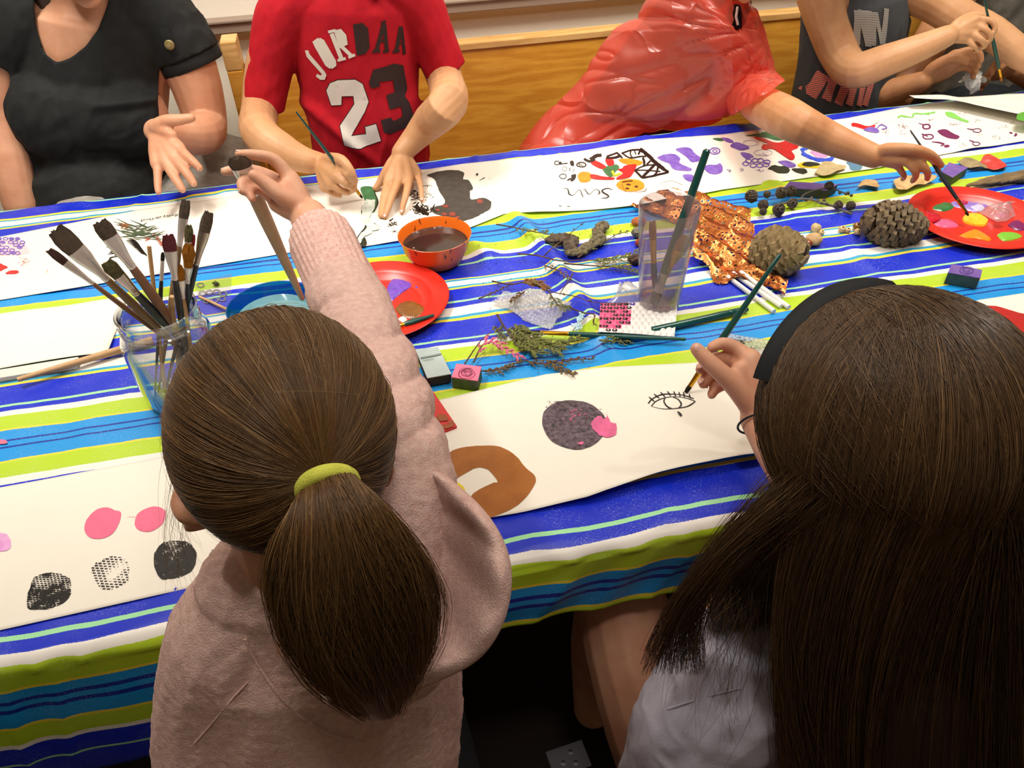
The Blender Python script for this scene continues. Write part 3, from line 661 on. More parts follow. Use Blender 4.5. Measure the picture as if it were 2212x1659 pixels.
P = Paint(z_far); [P.flecks(1840+x/s6, 190+y/s6, rx, ry, n, 1, 2.6) for x, y, rx, ry, n in ((650, 490, 15, 7, 30), (680, 580, 14, 6, 20), (1310, 460, 14, 6, 18), (1430, 730, 16, 7, 18), (1600, 420, 10, 4, 9), (1940, 490, 14, 6, 14), (1870, 640, 16, 6, 18), (1630, 600, 8, 3, 6), (1420, 330, 12, 5, 10), (2060, 440, 9, 4, 7), (1010, 400, 9, 5, 8), (420, 560, 14, 9, 24), (320, 440, 14, 7, 20))]
P.done('faint_shell_prints', paintm('faint_plum', 'a08590', .5), far_p)
P = Paint(z_far); P.poly(c([(1200, 310), (1280, 310), (1400, 380), (1500, 425), (1480, 440), (1340, 400), (1230, 360)]), .5).stroke(c([(590, 380), (640, 360), (780, 375), (800, 330), (930, 330), (1070, 310)]), [4, 5, 2, 5, 3, 4], rough=.4).stroke(c([(940, 330), (1000, 330)]), [5, 5]).done('green_stroke', LGR, far_p, 'light green stroke', split=True)
P = Paint(z_top); P.poly(c([(2120, 360), (2180, 335), (2330, 330), (2420, 380), (2300, 430), (2180, 420), (2120, 400)]), .3).done('paint_dab', paintm('mid_green', '5aa83c', .4), right_p, 'green dab')
# left part of the far sheet
c = lambda pts: cr(0, 430, 5.267, pts); s5 = 5.267
P = Paint(z_far)
for j, (y, xs_) in enumerate(((450, (-80, -10, 60, 130, 200)), (490, (-60, 30, 120, 170, 250)), (520, (-90, -20, 180, 240)), (550, (-50, 15, 70, 225)), (580, (-80, -10, 60, 140)), (612, (-40, 20, 90, 150, 200)))):
    for x in xs_: P.ring((x+P.r.uniform(-6, 6))/s5, 430+y/s5, 5.2, 3.0, 2.3) if P.r.random() < .7 else P.blob(x/s5, 430+y/s5, 6, 3.4)
P.done('bubble_print', PUR, far_p, 'purple rings printed from bubble wrap')
P = Paint(z_far, .0005); P.blob(17, 535, 45, 16, .2).done('pink_wash', paintm('rose_wash', 'eec4c8', .6), far_p)
P = Paint(z_far); P.poly(c([(0, 730), (40, 750), (90, 775), (40, 800), (0, 815), (-120, 800), (-120, 740)]), .6).poly(c([(60, 850), (110, 815), (190, 810), (215, 830), (170, 850)]), .3).flecks(270/s5, 430+700/s5, 14, 12, 40, .8, 2.6).flecks(530/s5, 430+830/s5, 10, 6, 18, .5, 1.6).flecks(370/s5, 430+810/s5, 14, 4, 9, .4, 1).done('red_splatter', RED, far_p, 'red splatter', split=True)
P = Paint(z_far); r_ = random.Random(3)
for k in range(70):
    a = r_.uniform(-.6, .6)+(PI if r_.random() < .45 else 0); L = r_.uniform(12, 44); x0, y0 = 300+r_.uniform(-22, 26), 504+r_.uniform(-17, 12)
    P.stroke([(x0, y0), (x0+L*.5*math.cos(a), y0-L*.28*math.sin(a)-2), (x0+L*math.cos(a), y0-L*.55*math.sin(a)-r_.uniform(2, 7))], [.6, 2.2, .5], k=3)
P.done('fir_print', paintm('sage', '5a6a4c', .5, '3c4838'), far_p, 'green fir-sprig print')
P = Paint(z_far); P.flecks(268, 487, 14, 8, 26, 2, 5); P.done('print_brown', paintm('rust', '9c5a2c', .5), far_p)
P = Paint(z_far)
for k in range(8):
    x = 335+k*2.4+r_.uniform(-1, 1); P.stroke([(x-6, 505+k*3.5), (x+3, 508+k*3.5), (x+6, 514+k*3.5)], [1.4, 2.6, 1], k=3)
P.flecks(318, 516, 8, 5, 12, 2, 4).done('twig_print', paintm('brick', 'a8503c', .5), far_p)
P = Paint(z_far)
for k in range(13):
    P.stroke([(232+(k % 4)*5+r_.uniform(-6, 6), 522+k*3.0), (240+(k % 4)*5, 520+k*3), (252+(k % 4)*5, 523+k*2.5)], [.7, 3.4, .6], k=3)
    P.stroke([(272+k*2.6, 520+k*2.2), (288+k*2.2, 518+k*2.6), (300+k*1.4, 527+k*2.2)], [.7, 4., .8], k=3)
for k, (x, y) in enumerate(((306, 476.5), (312, 475), (318, 475), (324, 473.5), (330, 473), (337, 472), (341, 470), (347, 469), (355, 467), (362, 466.5), (368, 466), (374, 465.5), (380, 465), (385, 464))):
    P.ring(x, y, 2.2, 1.8, .9, gap=(k % 3)*1.6) if k % 4 else P.stroke([(x-1.5, y+3), (x, y-3), (x+2, y+2)], 1, k=2)
P.done('black_fir_print', BLK, far_p, 'black needle print and tiny handwriting')['kind'] = 'stuff'
# near sheet ---------------------------------------------------------
P = Paint(z_near); P.poly([(182, 1140), (190, 1118), (210, 1100), (232, 1096), (248, 1102), (261, 1107), (257, 1130), (240, 1155), (212, 1164), (190, 1158)], .3).done('paint_blob', PNK, near_p, 'largest pink paint blob')
P = Paint(z_near); P.poly([(291, 1128), (300, 1107), (330, 1094), (350, 1098), (358, 1108), (350, 1132), (325, 1148), (298, 1144)], .3).stroke([(274, 1117), (284, 1116), (293, 1117)], [.5, .8, 1]).done('paint_blob', PNK, near_p)
P = Paint(z_near); P.blob(396, 1104, 20, 19, .08).done('paint_blob', PNK, near_p)
P = Paint(z_near); P.blob(2, 1171, 22, 20, .1).done('paint_blob', LIL, near_p, 'lilac paint blob at the left')
def printm(name, col, cover, scale=210, ang=.3):
    """paint pressed through a woven cloth: gaps on a grid let the paper show"""
    t = NT('print_'+name); v = t.mapping(t.coord('Object'), (1, 1, 1), rot=(0, 0, ang))
    b_ = t.n('TexBrick'); t.set(b_.inputs['Vector'], v); b_.inputs['Scale'].default_value = scale; b_.inputs['Mortar Size'].default_value = .22; b_.inputs['Brick Width'].default_value = .9; b_.inputs['Row Height'].default_value = .55; b_.inputs['Mortar Smooth'].default_value = .7
    nz = t.noise(v, 45, 3, .6); n2 = t.noise(v, 600, 2, .6)
    f = t.math('ADD', t.math('ADD', t.math('MULTIPLY', b_.outputs['Fac'], .30), nz), t.math('MULTIPLY', t.math('SUBTRACT', n2, .5), .35))
    keep = t.math('LESS_THAN', f, cover)
    tr = t.n('BsdfTransparent'); mx = t.n('MixShader'); t.set(mx.inputs[0], keep); t.t.links.new(tr.outputs[0], mx.inputs[1]); t.t.links.new(t.b.outputs[0], mx.inputs[2]); t.t.links.new(mx.outputs[0], t.out.inputs[0])
    t.p(Base_Color=lin(col), Roughness=.35); t.bump(nz, .6, .001); return t.m
P = Paint(z_near); P.poly([(58, 1312), (64, 1270), (75, 1247), (100, 1238), (125, 1237), (150, 1250), (154, 1270), (148, 1292), (122, 1310), (95, 1316)], 1.2).done('cloth_print', printm('black_a', '14100e', .80), near_p, 'black blot printed through woven cloth')
P = Paint(z_near); P.poly([(196, 1228), (215, 1212), (245, 1201), (272, 1210), (279, 1222), (274, 1258), (250, 1270), (228, 1276), (212, 1262)], 2.).done('cloth_print', printm('black_b', '201c18', .58, 170), near_p, 'faint dotted cloth print')
P = Paint(z_near); P.poly([(332, 1215), (336, 1190), (355, 1171), (385, 1168), (410, 1173), (424, 1195), (420, 1225), (400, 1242), (370, 1250), (345, 1248)], 1.).done('cloth_print', printm('black_c', '14100e', .84), near_p, 'round black cloth print')
P = Paint(z_near); P.poly([(451, 1194), (480, 1175), (510, 1168), (530, 1190), (520, 1225), (495, 1242), (470, 1222)], 1.5).done('cloth_print', printm('black_d', '4a4030', .66, 160), near_p, 'grey-brown cloth print')
P = Paint(z_near)
P.poly([(962, 985), (985, 970), (1030, 963), (1080, 965), (1115, 985), (1135, 1010), (1157, 1030), (1150, 1055), (1120, 1090), (1080, 1110), (1042, 1118), (1015, 1075), (1060, 1045), (1075, 1040), (1055, 1015), (1030, 1010), (1000, 1025), (975, 1040), (945, 1040), (940, 1005)], .5).done('paint_ring', BRN, near_p, 'thick brown painted arch')
P = Paint(z_near, .0012); P.poly([(975, 1035), (1000, 1050), (1003, 1062), (985, 1062), (970, 1050)], .3).done('paint_dab', YEL, near_p, 'yellow-green dab by the brown arch')
P = Paint(z_near); P.poly([(1171, 910), (1178, 885), (1205, 868), (1240, 865), (1275, 872), (1300, 892), (1315, 920), (1300, 945), (1275, 965), (1240, 971), (1200, 958), (1180, 938)], .6)
P.flecks(1200, 875, 26, 12, 50, 1, 4).flecks(1300, 900, 14, 16, 30, 1, 3).done('paint_disc', paintm('black_sponged', '100e0f', .35, '75606e', .9, 260, vs=210), near_p, 'black sponged disc')
P = Paint(z_near, .0014); P.poly([(1282, 905), (1295, 898), (1305, 905), (1313, 897), (1318, 910), (1330, 915), (1333, 930), (1325, 942), (1305, 943), (1290, 935), (1278, 920)], 1.4).flecks(1250, 895, 34, 16, 34, 1, 4).blob(1255, 957, 6, 3, .3).done('paint_pink_patch', paintm('pink_bright', 'ee6aa0', .35, 'c85a86'), near_p, 'pink paint on the rim of the disc')
c = lambda pts: cr(1380, 830, 14.75, pts)
P = Paint(z_near)
P.stroke(c([(300, 610), (400, 490), (560, 390), (760, 320), (1000, 310), (1250, 320), (1500, 370), (1750, 455)]), [3.4, 3, 3.2, 3.4, 2.6, 1.8, 2.4, 2.4]).stroke(c([(395, 695), (540, 545), (800, 435), (1080, 395), (1350, 410), (1600, 465), (1800, 540)]), [2.4, 2.6, 2.2, 1.4, 1.4, 1.8, 2])
P.stroke(c([(395, 700), (720, 775), (1080, 775), (1480, 720), (1650, 650), (1800, 545)]), [.8, 1.4, 1.8, 2.8, 3.6, 2.6]).stroke(c([(830, 440), (800, 540), (860, 660), (960, 740), (1050, 765)]), [2.8, 3, 3.4, 3.4, 2]).stroke(c([(1080, 400), (1240, 470), (1340, 590), (1340, 680), (1270, 735)]), [1.6, 2.6, 3.6, 3.4, 2])
for a, b_ in (((320, 400), (500, 545)), ((480, 300), (655, 445)), ((690, 245), (840, 400)), ((910, 220), (1020, 365)), ((1110, 220), (1180, 385)), ((1275, 240), (1320, 390)), ((1420, 240), (1450, 415)), ((1605, 310), (1640, 445))):
    m_ = ((a[0]+b_[0])/2, (a[1]+b_[1])/2+3); P.stroke(c([a, m_, b_]), [1.6, 3.6, 1.8])
P.poly(c([(1225, 860), (1320, 900), (1380, 980), (1340, 1015), (1290, 985)])).done('eye_drawing', BLK, near_p, 'black line drawing of an eye')
P = Paint(z_near); P.poly([(2100, 668), (2140, 660), (2190, 672), (2240, 690), (2270, 740), (2200, 780), (2150, 750), (2110, 700)], .8).done('paint_patch', paintm('scarlet', 'c82420', .35, 'a82a24', vs=20), near_p, 'red painted patch behind the long hair')
# pink speck on the cloth by the left edge of the picture
P = Paint(lambda x, y: z_near(x, y)*0+ZT+.0015); P.blob(3, 954, 13, 5, .1); o = P.done('paint_smear', PNK, None); setp(o, 'small pink paint smear on the light blue stripe at the left', 'paint')
# ------------------------------------------------------------------ things on the table
def Pc(px, py, h=0):
    z = ZT+h
    for _ in range(3):
        p = PZ(px, py, z); z = CZAT(p.x, p.y)+h
    return PZ(px, py, z)
def thin_clear(name, tint=(1, 1, 1), white=0., wcol='e8e8ea', rough=.03, ior=1.45, bump=None, refl=1.0, edge=.75):
    """thin clear plastic or glass wall: see-through, glossy by Fresnel, optional milky share"""
    if name in MATS: return MATS[name]
    t = NT(name); tr = t.n('BsdfTransparent'); tr.inputs[0].default_value = (*tint, 1); gl = t.n('BsdfGlossy'); gl.inputs['Roughness'].default_value = rough
    fr = t.n('LayerWeight'); fr.inputs[0].default_value = .5; fres = t.math('MULTIPLY_ADD', t.math('POWER', fr.outputs['Facing'], 3.2), .75, .035); t.set(tr.inputs[0], t.mix(t.math('POWER', fr.outputs['Facing'], 2.5), (*tint, 1), tuple(v*edge for v in tint)+(1,)))
    base = tr.outputs[0]
    if white:
        df = t.n('BsdfDiffuse'); df.inputs[0].default_value = lin(wcol); tl = t.n('BsdfTranslucent'); tl.inputs[0].default_value = lin(wcol)
        m1 = t.n('MixShader'); m1.inputs[0].default_value = .5; t.t.links.new(df.outputs[0], m1.inputs[1]); t.t.links.new(tl.outputs[0], m1.inputs[2])
        m2 = t.n('MixShader'); t.set(m2.inputs[0], white); t.t.links.new(base, m2.inputs[1]); t.t.links.new(m1.outputs[0], m2.inputs[2]); base = m2.outputs[0]
    if bump:
        b = t.n('Bump'); b.inputs['Strength'].default_value = bump[1]; b.inputs['Distance'].default_value = .002; t.set(b.inputs['Height'], t.noise(t.coord(), bump[0], 3)); t.set(gl.inputs['Normal'], b.outputs[0]); t.set(fr.inputs['Normal'], b.outputs[0])
    m3 = t.n('MixShader'); t.set(m3.inputs[0], t.math('MULTIPLY', fres, refl)); t.t.links.new(base, m3.inputs[1]); t.t.links.new(gl.outputs[0], m3.inputs[2]); t.t.links.new(m3.outputs[0], t.out.inputs[0])
    MATS[name] = t.m; return t.m
glass = thin_clear('jar_glass', (.95, .96, .95), white=.03, wcol='e8e8e4', rough=.02, ior=1.6, refl=2.4, edge=.5)
woodraw = mat('handle_wood_raw', 'c9a274', .55, col2='b08654', vscale=40, stretch=(1, 1, 1)); wooddk = mat('handle_wood_stained', '6e4630', .5, col2='8c6446', vscale=22)
woodtan = mat('handle_wood_tan', '94764e', .5, col2='7c6142', vscale=25); blackh = mat('handle_black', '1c1c1e', .3, col2='34383a', vscale=60); greenh = mat('handle_green', '12443f', .22, col2='185048', vscale=20)
silver = mat('ferrule_silver', 'e6e2dc', .32, metal=.55, var=.15, vscale=60); goldf = mat('ferrule_gold', 'd8a02c', .2, metal=1, var=.2, vscale=60); silverp = mat('ferrule_stained', 'b8a8b8', .25, metal=.9, col2='c4c890', vscale=35)
def bristlem(n, c, c2): return mat('bristle_'+n, c, .8, .2, col2=c2, vscale=260, bump=.9, bscale=700, bdist=.001)
brG = bristlem('grey', '6b5d50', '54483e'); brO = bristlem('olive', '6a6440', '4a4630'); brM = bristlem('maroon', '7a3a44', '5c2a34'); brD = bristlem('dark', '1c1816', '2c2622'); brY = bristlem('ochre', 'a8701e', '8a5412'); brR = bristlem('red', 'b43c40', '8c2c30'); brB = bristlem('brown', '5c443c', '46322c')
def brush(name, butt, tip, label, cat, hm, fm, bm_, rh=.004, wf=.006, bl=.02, fl=.03, flat=1., up=(0, 0, 1), taper=.45, group=None, fluffy=0, belly=1.25):
    """butt -> tip: wooden handle, metal ferrule, bristles; every part its own mesh"""
    butt, tip = Vector(butt), Vector(tip); d = (tip-butt); L = d.length; d.normalize()
    low = butt if butt.z < tip.z else tip
    e = empty(name, low, label, cat, group)
    up = Vector(up)-d*Vector(up).dot(d); up.normalize(); s = d.cross(up)
    def part(nm, a, b, prof, m, n=16, flv=None):
        V = []; F = []; k = len(prof)
        for i, (t, r) in enumerate(prof):
            p = butt+d*(a+(b-a)*t); f = flv[i] if flv else 1
            for q in range(n):
                an = 2*PI*q/n; V.append(p+s*(math.cos(an)*r)+up*(math.sin(an)*r*f))
        for j in range(k-1):
            for q in range(n): F.append((j*n+q, j*n+(q+1) % n, (j+1)*n+(q+1) % n, (j+1)*n+q))
        F.append(tuple(range(n))[::-1]); F.append(tuple(range((k-1)*n, k*n)))
        return MB().add(V, F).obj(nm, m, e)
    h1 = L-bl-fl
    part('handle', 0, h1, [(0, rh*taper*.5), (.015, rh*taper), (.3, rh*(taper+1)/2), (.75, rh*belly), (.92, rh*1.1), (1, rh*.95)], hm)
    k = 5
    part('ferrule', h1-.001, h1+fl, [(0, rh*.98), (.08, rh*1.06), (.1, rh*.98), (.16, rh*1.06), (.18, rh*1.), (.4, rh*1.05+(wf-rh)*.25), (.75, rh+(wf-rh)*.85), (1, wf)], fm, flv=[1, 1, 1, 1, 1, (1+flat)/2*1.0, flat*1.1, flat])
    # bristles: bundle with a ragged end
    n = 44; V = []; F = []; rr = random.Random(int(L*9999)); colr = [rr.uniform(.86, 1.07) for _ in range(n)]; prof = [(0, wf*.96), (.3, wf*1.04), (.65, wf*(1.02+fluffy)), (.88, wf*(.86+fluffy*.6)), (1, wf*(.5 if flat == 1 else .8))]
    offs = [rr.uniform(-.17, .06)+.05*math.sin(q_*.9) for q_ in range(n)]
    for i, (t, r) in enumerate(prof):
        for q in range(n):
            an = 2*PI*q/n; tt = t+offs[q]*t*t; wob = (1+(colr[q]-1)*min(1, t*2.5))*(1+rr.uniform(-.03, .03)*t)
            V.append(butt+d*(h1+fl-.0005+bl*tt)+s*(math.cos(an)*r*wob)+up*(math.sin(an)*r*(flat if flat < 1 else 1)*wob*(1-.3*t)))
    V.append(butt+d*(h1+fl+bl*.98))
    for j in range(len(prof)-1):
        for q in range(n): F.append((j*n+q, j*n+(q+1) % n, (j+1)*n+(q+1) % n, (j+1)*n+q))
    for q in range(n): F.append(((len(prof)-1)*n+q, (len(prof)-1)*n+(q+1) % n, len(V)-1))
    F.append(tuple(range(n))[::-1])
    MB().add(V, F).obj('bristles', bm_, e)
    return e
def dowel(name, a, b, r, m, label, cat, r2=None, group=None):
    o = MB().tube([a, Vector(a).lerp(Vector(b), .5), b], [r, (r+(r2 or r))/2*1.05, r2 or r], 12).obj(name, m, None); return setp(o, label, cat, group)
# --- glass jar full of brushes
JB = PZ(409, 853, ZT+.001); JB.z = ZT+.0015; JH = .146
j = empty('glass_jar', JB, 'clear glass jar with a screw-thread neck, packed with paint brushes', 'jar')
MB().lathe([(.002, .004), (.03, .003), (.043, .0), (.050, .004), (.054, .014), (.0565, .04), (.058, .09), (.0575, .105), (.054, .115), (.0505, .121), (.0500, .123), (.0515, .1245), (.0515, .126), (.0500, .1275), (.0500, .130), (.0515, .1315), (.0515, .133), (.0502, .1345), (.0502, .139), (.0515, .142), (.0517, .146), (.0500, .1475), (.0480, .146), (.0475, .139),
            (.0475, .122), (.051, .114), (.0545, .104), (.055, .09), (.0535, .04), (.051, .016), (.045, .008), (.02, .009), (.002, .009)], JB, 64).obj('jar_body', glass, j)
rimz = JB.z+JH
def jarbrush(tip, cross, label, hm, fm, bm_, pb, pf, wpx, hpx, flat=.35, fluffy=0, name='paint_brush', stick=False, up=None, ztop=None):
    R = PZ(*cross, rimz); dx, dy = R.x-JB.x, R.y-JB.y; q = math.hypot(dx, dy)
    if q > .042: R.x = JB.x+dx*.042/q; R.y = JB.y+dy*.042/q
    best = None
    for i in range(80):
        zt = rimz+.03+.002*i; T = PZ(*tip, zt); d = R-T; Bt = R+d*((R.z-JB.z-.013)/(T.z-R.z)); e_ = math.hypot(Bt.x-JB.x, Bt.y-JB.y)
        if best is None or e_ < best[0]: best = (e_, T, Bt)
    e_, T, Bt = best
    if e_ > .042: Bt = Vector((JB.x+(Bt.x-JB.x)*.042/e_, JB.y+(Bt.y-JB.y)*.042/e_, Bt.z))
    dep = (T-CC).dot(CF)
    if stick: return dowel(name, Bt, T, hpx/2*dep/FPX, hm, label, 'stick', group='bare sticks in the jar')
    d = (T-Bt).normalized(); view = (T-CC).normalized(); u = up or view
    bl = pb*dep/FPX/max(.3, math.sqrt(1-d.dot(view)**2)); fl = pf*dep/FPX/max(.3, math.sqrt(1-d.dot(view)**2))
    return brush(name, Bt, T, label, 'brush', hm, fm, bm_, rh=hpx/2*dep/FPX, wf=wpx/2*dep/FPX, bl=bl, fl=fl, flat=flat, up=u, fluffy=fluffy, group='brushes in the glass jar')
jarbrush((119, 497), (303, 672), 'widest flat brush in the jar, grey ragged bristles, leaning far left', woodtan, silver, brG, 56, 88, 42, 17, .3)
jarbrush((105, 540), (278, 671), 'small flat brush lowest at the far left of the jar, brown bristles', wooddk, silver, brB, 40, 68, 18, 10, .4)
jarbrush((215, 480), (352, 668), 'flat brush with blue-tinged ferrule and dark stained handle in the jar', wooddk, silver, brG, 36, 78, 36, 19, .3)
jarbrush((229, 566), (331, 671), 'fluffy olive-bristled brush with paint-stained ferrule in the jar', blackh, silverp, brO, 38, 52, 28, 18, .5, .12)
jarbrush((402, 432), (372, 640), 'tallest flat brush in the jar, grey bristles pointing straight up', woodtan, silver, brG, 40, 60, 20, 12, .4)
jarbrush((363, 508), (387, 658), 'maroon-bristled flat brush with black paint-flecked handle in the jar', blackh, silver, brM, 34, 62, 28, 14, .4)
jarbrush((452, 458), (406, 645), 'grey flat brush leaning right in the jar, violet-stained ferrule', blackh, silverp, brG, 44, 74, 24, 12, .4)
jarbrush((409, 487), (398, 646), 'green-stained round brush among the right cluster in the jar', blackh, silver, brO, 34, 40, 16, 9, 1, .1)
jarbrush((408, 528), (405, 650), 'bushy ochre round brush in the jar', blackh, silver, brY, 48, 36, 20, 9, 1, .35)
jarbrush((385, 574), (397, 655), 'short ochre flat brush with shiny ferrule at the jar rim', woodraw, silver, brY, 32, 38, 20, 10, .5, .1)
jarbrush((417, 506), (411, 640), 'red-tipped round brush in the jar', blackh, silver, brR, 24, 40, 11, 8, 1)
jarbrush((352, 545), (340, 640), 'thin black-handled round brush with tiny dark tip in the jar', blackh, silver, brD, 18, 42, 8, 8, 1)
jarbrush((322, 532), (334, 640), 'pale bare dowel standing highest among the sticks in the jar', woodraw, None, None, 0, 0, 0, 9, stick=True, name='wooden_stick')
jarbrush((371, 640), (368, 662), 'short bare wooden handle end at the jar mouth', woodraw, None, None, 0, 0, 0, 9, stick=True, name='wooden_stick')
# --- bare wooden handle lying through behind the jar
a, b = Pc(38, 820, .014), Pc(330, 735, .008)
dowel('wooden_rod', a, b, .0035, woodraw, 'long bare wooden brush handle lying left of the jar', 'stick', .0065)
a, b = Pc(431, 641, .003), Pc(512, 678, .012)
dowel('wooden_skewer', a, b, .0022, woodraw, 'thin wooden skewer between the jar and the blue bowl', 'stick', .0022)
# --- clear printed acetate sheet behind the jar
ac = [PZ(*p, ZT+.002) for p in ((418, 612), (500, 590), (499, 696), (440, 700))]
o = rawobj('acetate_sheet', [tuple(v) for v in ac], [(3, 2, 1, 0)], thin_clear('acetate', (.9, .92, .95), white=.12, rough=.08), None, False); setp(o, 'clear plastic sheet with grey ring prints between jar and blue bowl', 'sheet')
P = Paint(lambda x, y: x*0+ZT+.0022)
for x, y in ((437, 633), (452, 631), (468, 630), (480, 645), (464, 648), (447, 650), (433, 615), (482, 634)): P.ring(x, y, 7, 4.5, 2.4)
P.done('ring_print', paintm('grey_ring', '77716c', .5), o); P = Paint(lambda x, y: x*0+ZT+.0022); P.flecks(466, 613, 9, 7, 26, 1.5, 5).done('leaf_print', BLK, o)
# --- bowls
def water_m(n, col, rough=.05):
    return mat('water_'+n, col, rough, .6, col2=col, bump=.15, bscale=25)
bluep = thin_clear('blue_plastic', (.02, .42, .72), white=.35, wcol='1a86c0', rough=.12)
BBc = PZ(588, 662, ZT+.05); BBc.z = ZT+.0015
e = empty('blue_bowl', BBc, 'translucent blue plastic bowl of cloudy water behind the ponytail', 'bowl')
MB().lathe([(.001, .001), (.038, .0), (.046, .004), (.0575, .028), (.066, .05), (.0675, .052), (.0655, .052), (.056, .029), (.044, .0065), (.001, .003)], BBc, 48).obj('bowl_body', bluep, e)
MB().lathe([(.0005, .034), (.03, .034), (.0565, .034)], BBc, 40, capend=False).obj('water', mat('water_teal', '5a93a0', .04, .7, col2='6f98a0', vscale=14), e)
OBc = PZ(939, 508, ZT+.052); OBc.z = ZT+.002
e = empty('orange_bowl', OBc, 'orange plastic bowl of dark murky paint water by the flat hand', 'bowl')
ot = NT('orange_plastic'); sx_ = ot.n('SeparateXYZ'); ot.set(sx_.inputs[0], ot.coord()); nz = ot.noise(ot.coord(), 38, 4, .6)
drip = ot.math('GREATER_THAN', ot.noise(ot.mapping(ot.coord(), (1, 1, .25)), 95, 2, .5), .665)
ot.p(Base_Color=ot.mix(ot.math('MULTIPLY', drip, .85), lin('e8701a'), lin('3a1410')), Roughness=.28, Subsurface_Weight=.15, Subsurface_Radius=(.01, .004, .002)); MATS['orange_plastic'] = ot.m
MB().lathe([(.001, .001), (.036, .0), (.044, .004), (.055, .026), (.0615, .050), (.0632, .053), (.0625, .0535), (.0600, .0505), (.0535, .027), (.042, .0065), (.001, .003)], OBc, 48).obj('bowl_body', ot.m, e)
MB().lathe([(.0005, .036), (.03, .036), (.0563, .036)], OBc, 40, capend=False).obj('dirty_water', mat('water_murky', '2e201c', .06, .5, col2='3c2a24', vscale=18), e)
r_ = random.Random(2); mb = MB()
for k in range(34):
    a_ = r_.uniform(.25*PI, .72*PI) if k < 24 else r_.uniform(PI*1.05, PI*1.5); rr_ = r_.uniform(.046, .0545) if k < 24 else (.038+r_.uniform(-.004, .004)); q = r_.uniform(.0008, .0028)
    V, F = ell_mesh((OBc.x+rr_*math.cos(a_), OBc.y+rr_*math.sin(a_), OBc.z+.0365), (q, q, q*.7), None, 10, 6); mb.add(V, F)
mb.obj('bubbles', thin_clear('bubble', (.95, .95, .95), white=.12, rough=.02, refl=2.2), e)['kind'] = 'stuff'
# --- red plates
redp = mat('plate_red', 'd42a1c', .32, .5, var=.06, vscale=12)
def plate(c, r, label):
    e = empty('red_plate', c, label, 'plate', None)
    MB().lathe([(.001, .0015), (r*.60, .0010), (r*.66, .0018), (r*.74, .0105), (r*.78, .0135), (r*.94, .0158), (r*.985, .0165), (r, .0150), (r*.985, .0140), (r*.94, .0136), (r*.78, .0112), (r*.735, .0080), (r*.67, .0), (r*.6, -.0005), (.001, 0)], c, 72).obj('plate_body', redp, e)
    return e
def dab(parent, c, pts, m, h=.0025, name='paint_dab', label=None, base=.0017):
    """thick dab of paint on a plate: domed outline in photo pixels"""
    zf = c.z+base; W = [PZ(x, y, zf) for x, y in pts]
    W = [w for w in catmull([(w.x, w.y, 0) for w in W]+[(W[0].x, W[0].y, 0)], 4)][:-1]
    cx = sum(w.x for w in W)/len(W); cy = sum(w.y for w in W)/len(W); V = []; F = []; n = len(W)
    for sc, hh in ((1, 0), (.93, .6), (.75, .9), (.45, 1), (.15, .93)):
        for w in W: V.append((cx+(w.x-cx)*sc, cy+(w.y-cy)*sc, zf-.0004+h*hh*(1+.35*math.sin(w.x*900+sc*7)*math.cos(w.y*1100)*(sc < .95))))
    for j_ in range(4):
        for k in range(n): F.append((j_*n+k, j_*n+(k+1) % n, (j_+1)*n+(k+1) % n, (j_+1)*n+k))
    F.append(tuple(range(4*n, 5*n)))
    o = MB().add(V, F).obj(name, m, parent)
    if label: o['label'] = label
    return o
def wet(n, c, c2=None): return mat('wet_'+n, c, .12, .6, col2=c2 or c, vscale=70, bump=.8, bscale=150, bdist=.0015)
PLc = PZ(816, 645, ZT+.0165); PLc.z = ZT+.002
pl1 = plate(PLc, .115, 'red plastic plate with purple and brown paint beside the orange bowl')
dab(pl1, PLc, [(833, 640), (838, 615), (850, 602), (866, 596), (884, 605), (888, 618), (872, 630), (856, 642), (846, 650)], wet('violet', '7c58c8', '6a46b4'), label='violet paint')
dab(pl1, PLc, [(895, 613), (905, 609), (913, 614), (910, 621), (899, 622)], wet('blueviolet', '5c4cc4'), .0015)
dab(pl1, PLc, [(853, 668), (864, 655), (885, 650), (905, 656), (919, 668), (915, 680), (890, 688), (866, 682)], wet('brown', '8a5a20', '76481a'), label='brown paint')
dab(pl1, PLc, [(690, 665), (700, 662), (712, 680), (716, 700), (700, 690)], wet('yellow', 'dfe03c'), label='yellow paint')
dab(pl1, PLc, [(858, 690), (870, 684), (880, 690), (872, 698)], wet('white', 'e6e4dc'), label='white paint')
a, b = PZ(938, 680, ZT+.022), PZ(812, 722, ZT+.012)
brush('paint_brush', a, b, 'green-handled brush resting across the rim of the left red plate', 'brush', greenh, goldf, brD, rh=.0042, wf=.004, bl=.015, fl=.03)
PRc = Vector((1.0715, 1.052, ZT+.002))
pl2 = plate(PRc, .118, 'red plastic plate with many bright paint dabs at the right')
c = lambda pts: cr(1640, 200, 2.963, pts)
dab(pl2, PRc, c([(1075, 690), (1095, 650), (1150, 670), (1220, 700), (1245, 735), (1180, 760), (1105, 745), (1065, 720)]), wet('green', '3f8048', '2f6a3a'), label='green paint')
dab(pl2, PRc, c([(1225, 690), (1290, 660), (1400, 660), (1470, 700), (1460, 740), (1390, 765), (1290, 740), (1230, 720)]), wet('lavender', '7a64c0', '9a88cc'), label='lavender paint')
dab(pl2, PRc, c([(1340, 735), (1420, 720), (1440, 750), (1390, 765)]), wet('lilac_white', 'c8c4e0'), .004)
dab(pl2, PRc, c([(1270, 705), (1310, 695), (1340, 715), (1300, 730)]), wet('crimson', 'b43058'), .0040)
dab(pl2, PRc, c([(1300, 800), (1340, 775), (1420, 785), (1465, 820), (1440, 855), (1370, 850), (1310, 830)]), wet('egg_yellow', 'f4b81e', 'f0c838'), .005, label='yellow paint')
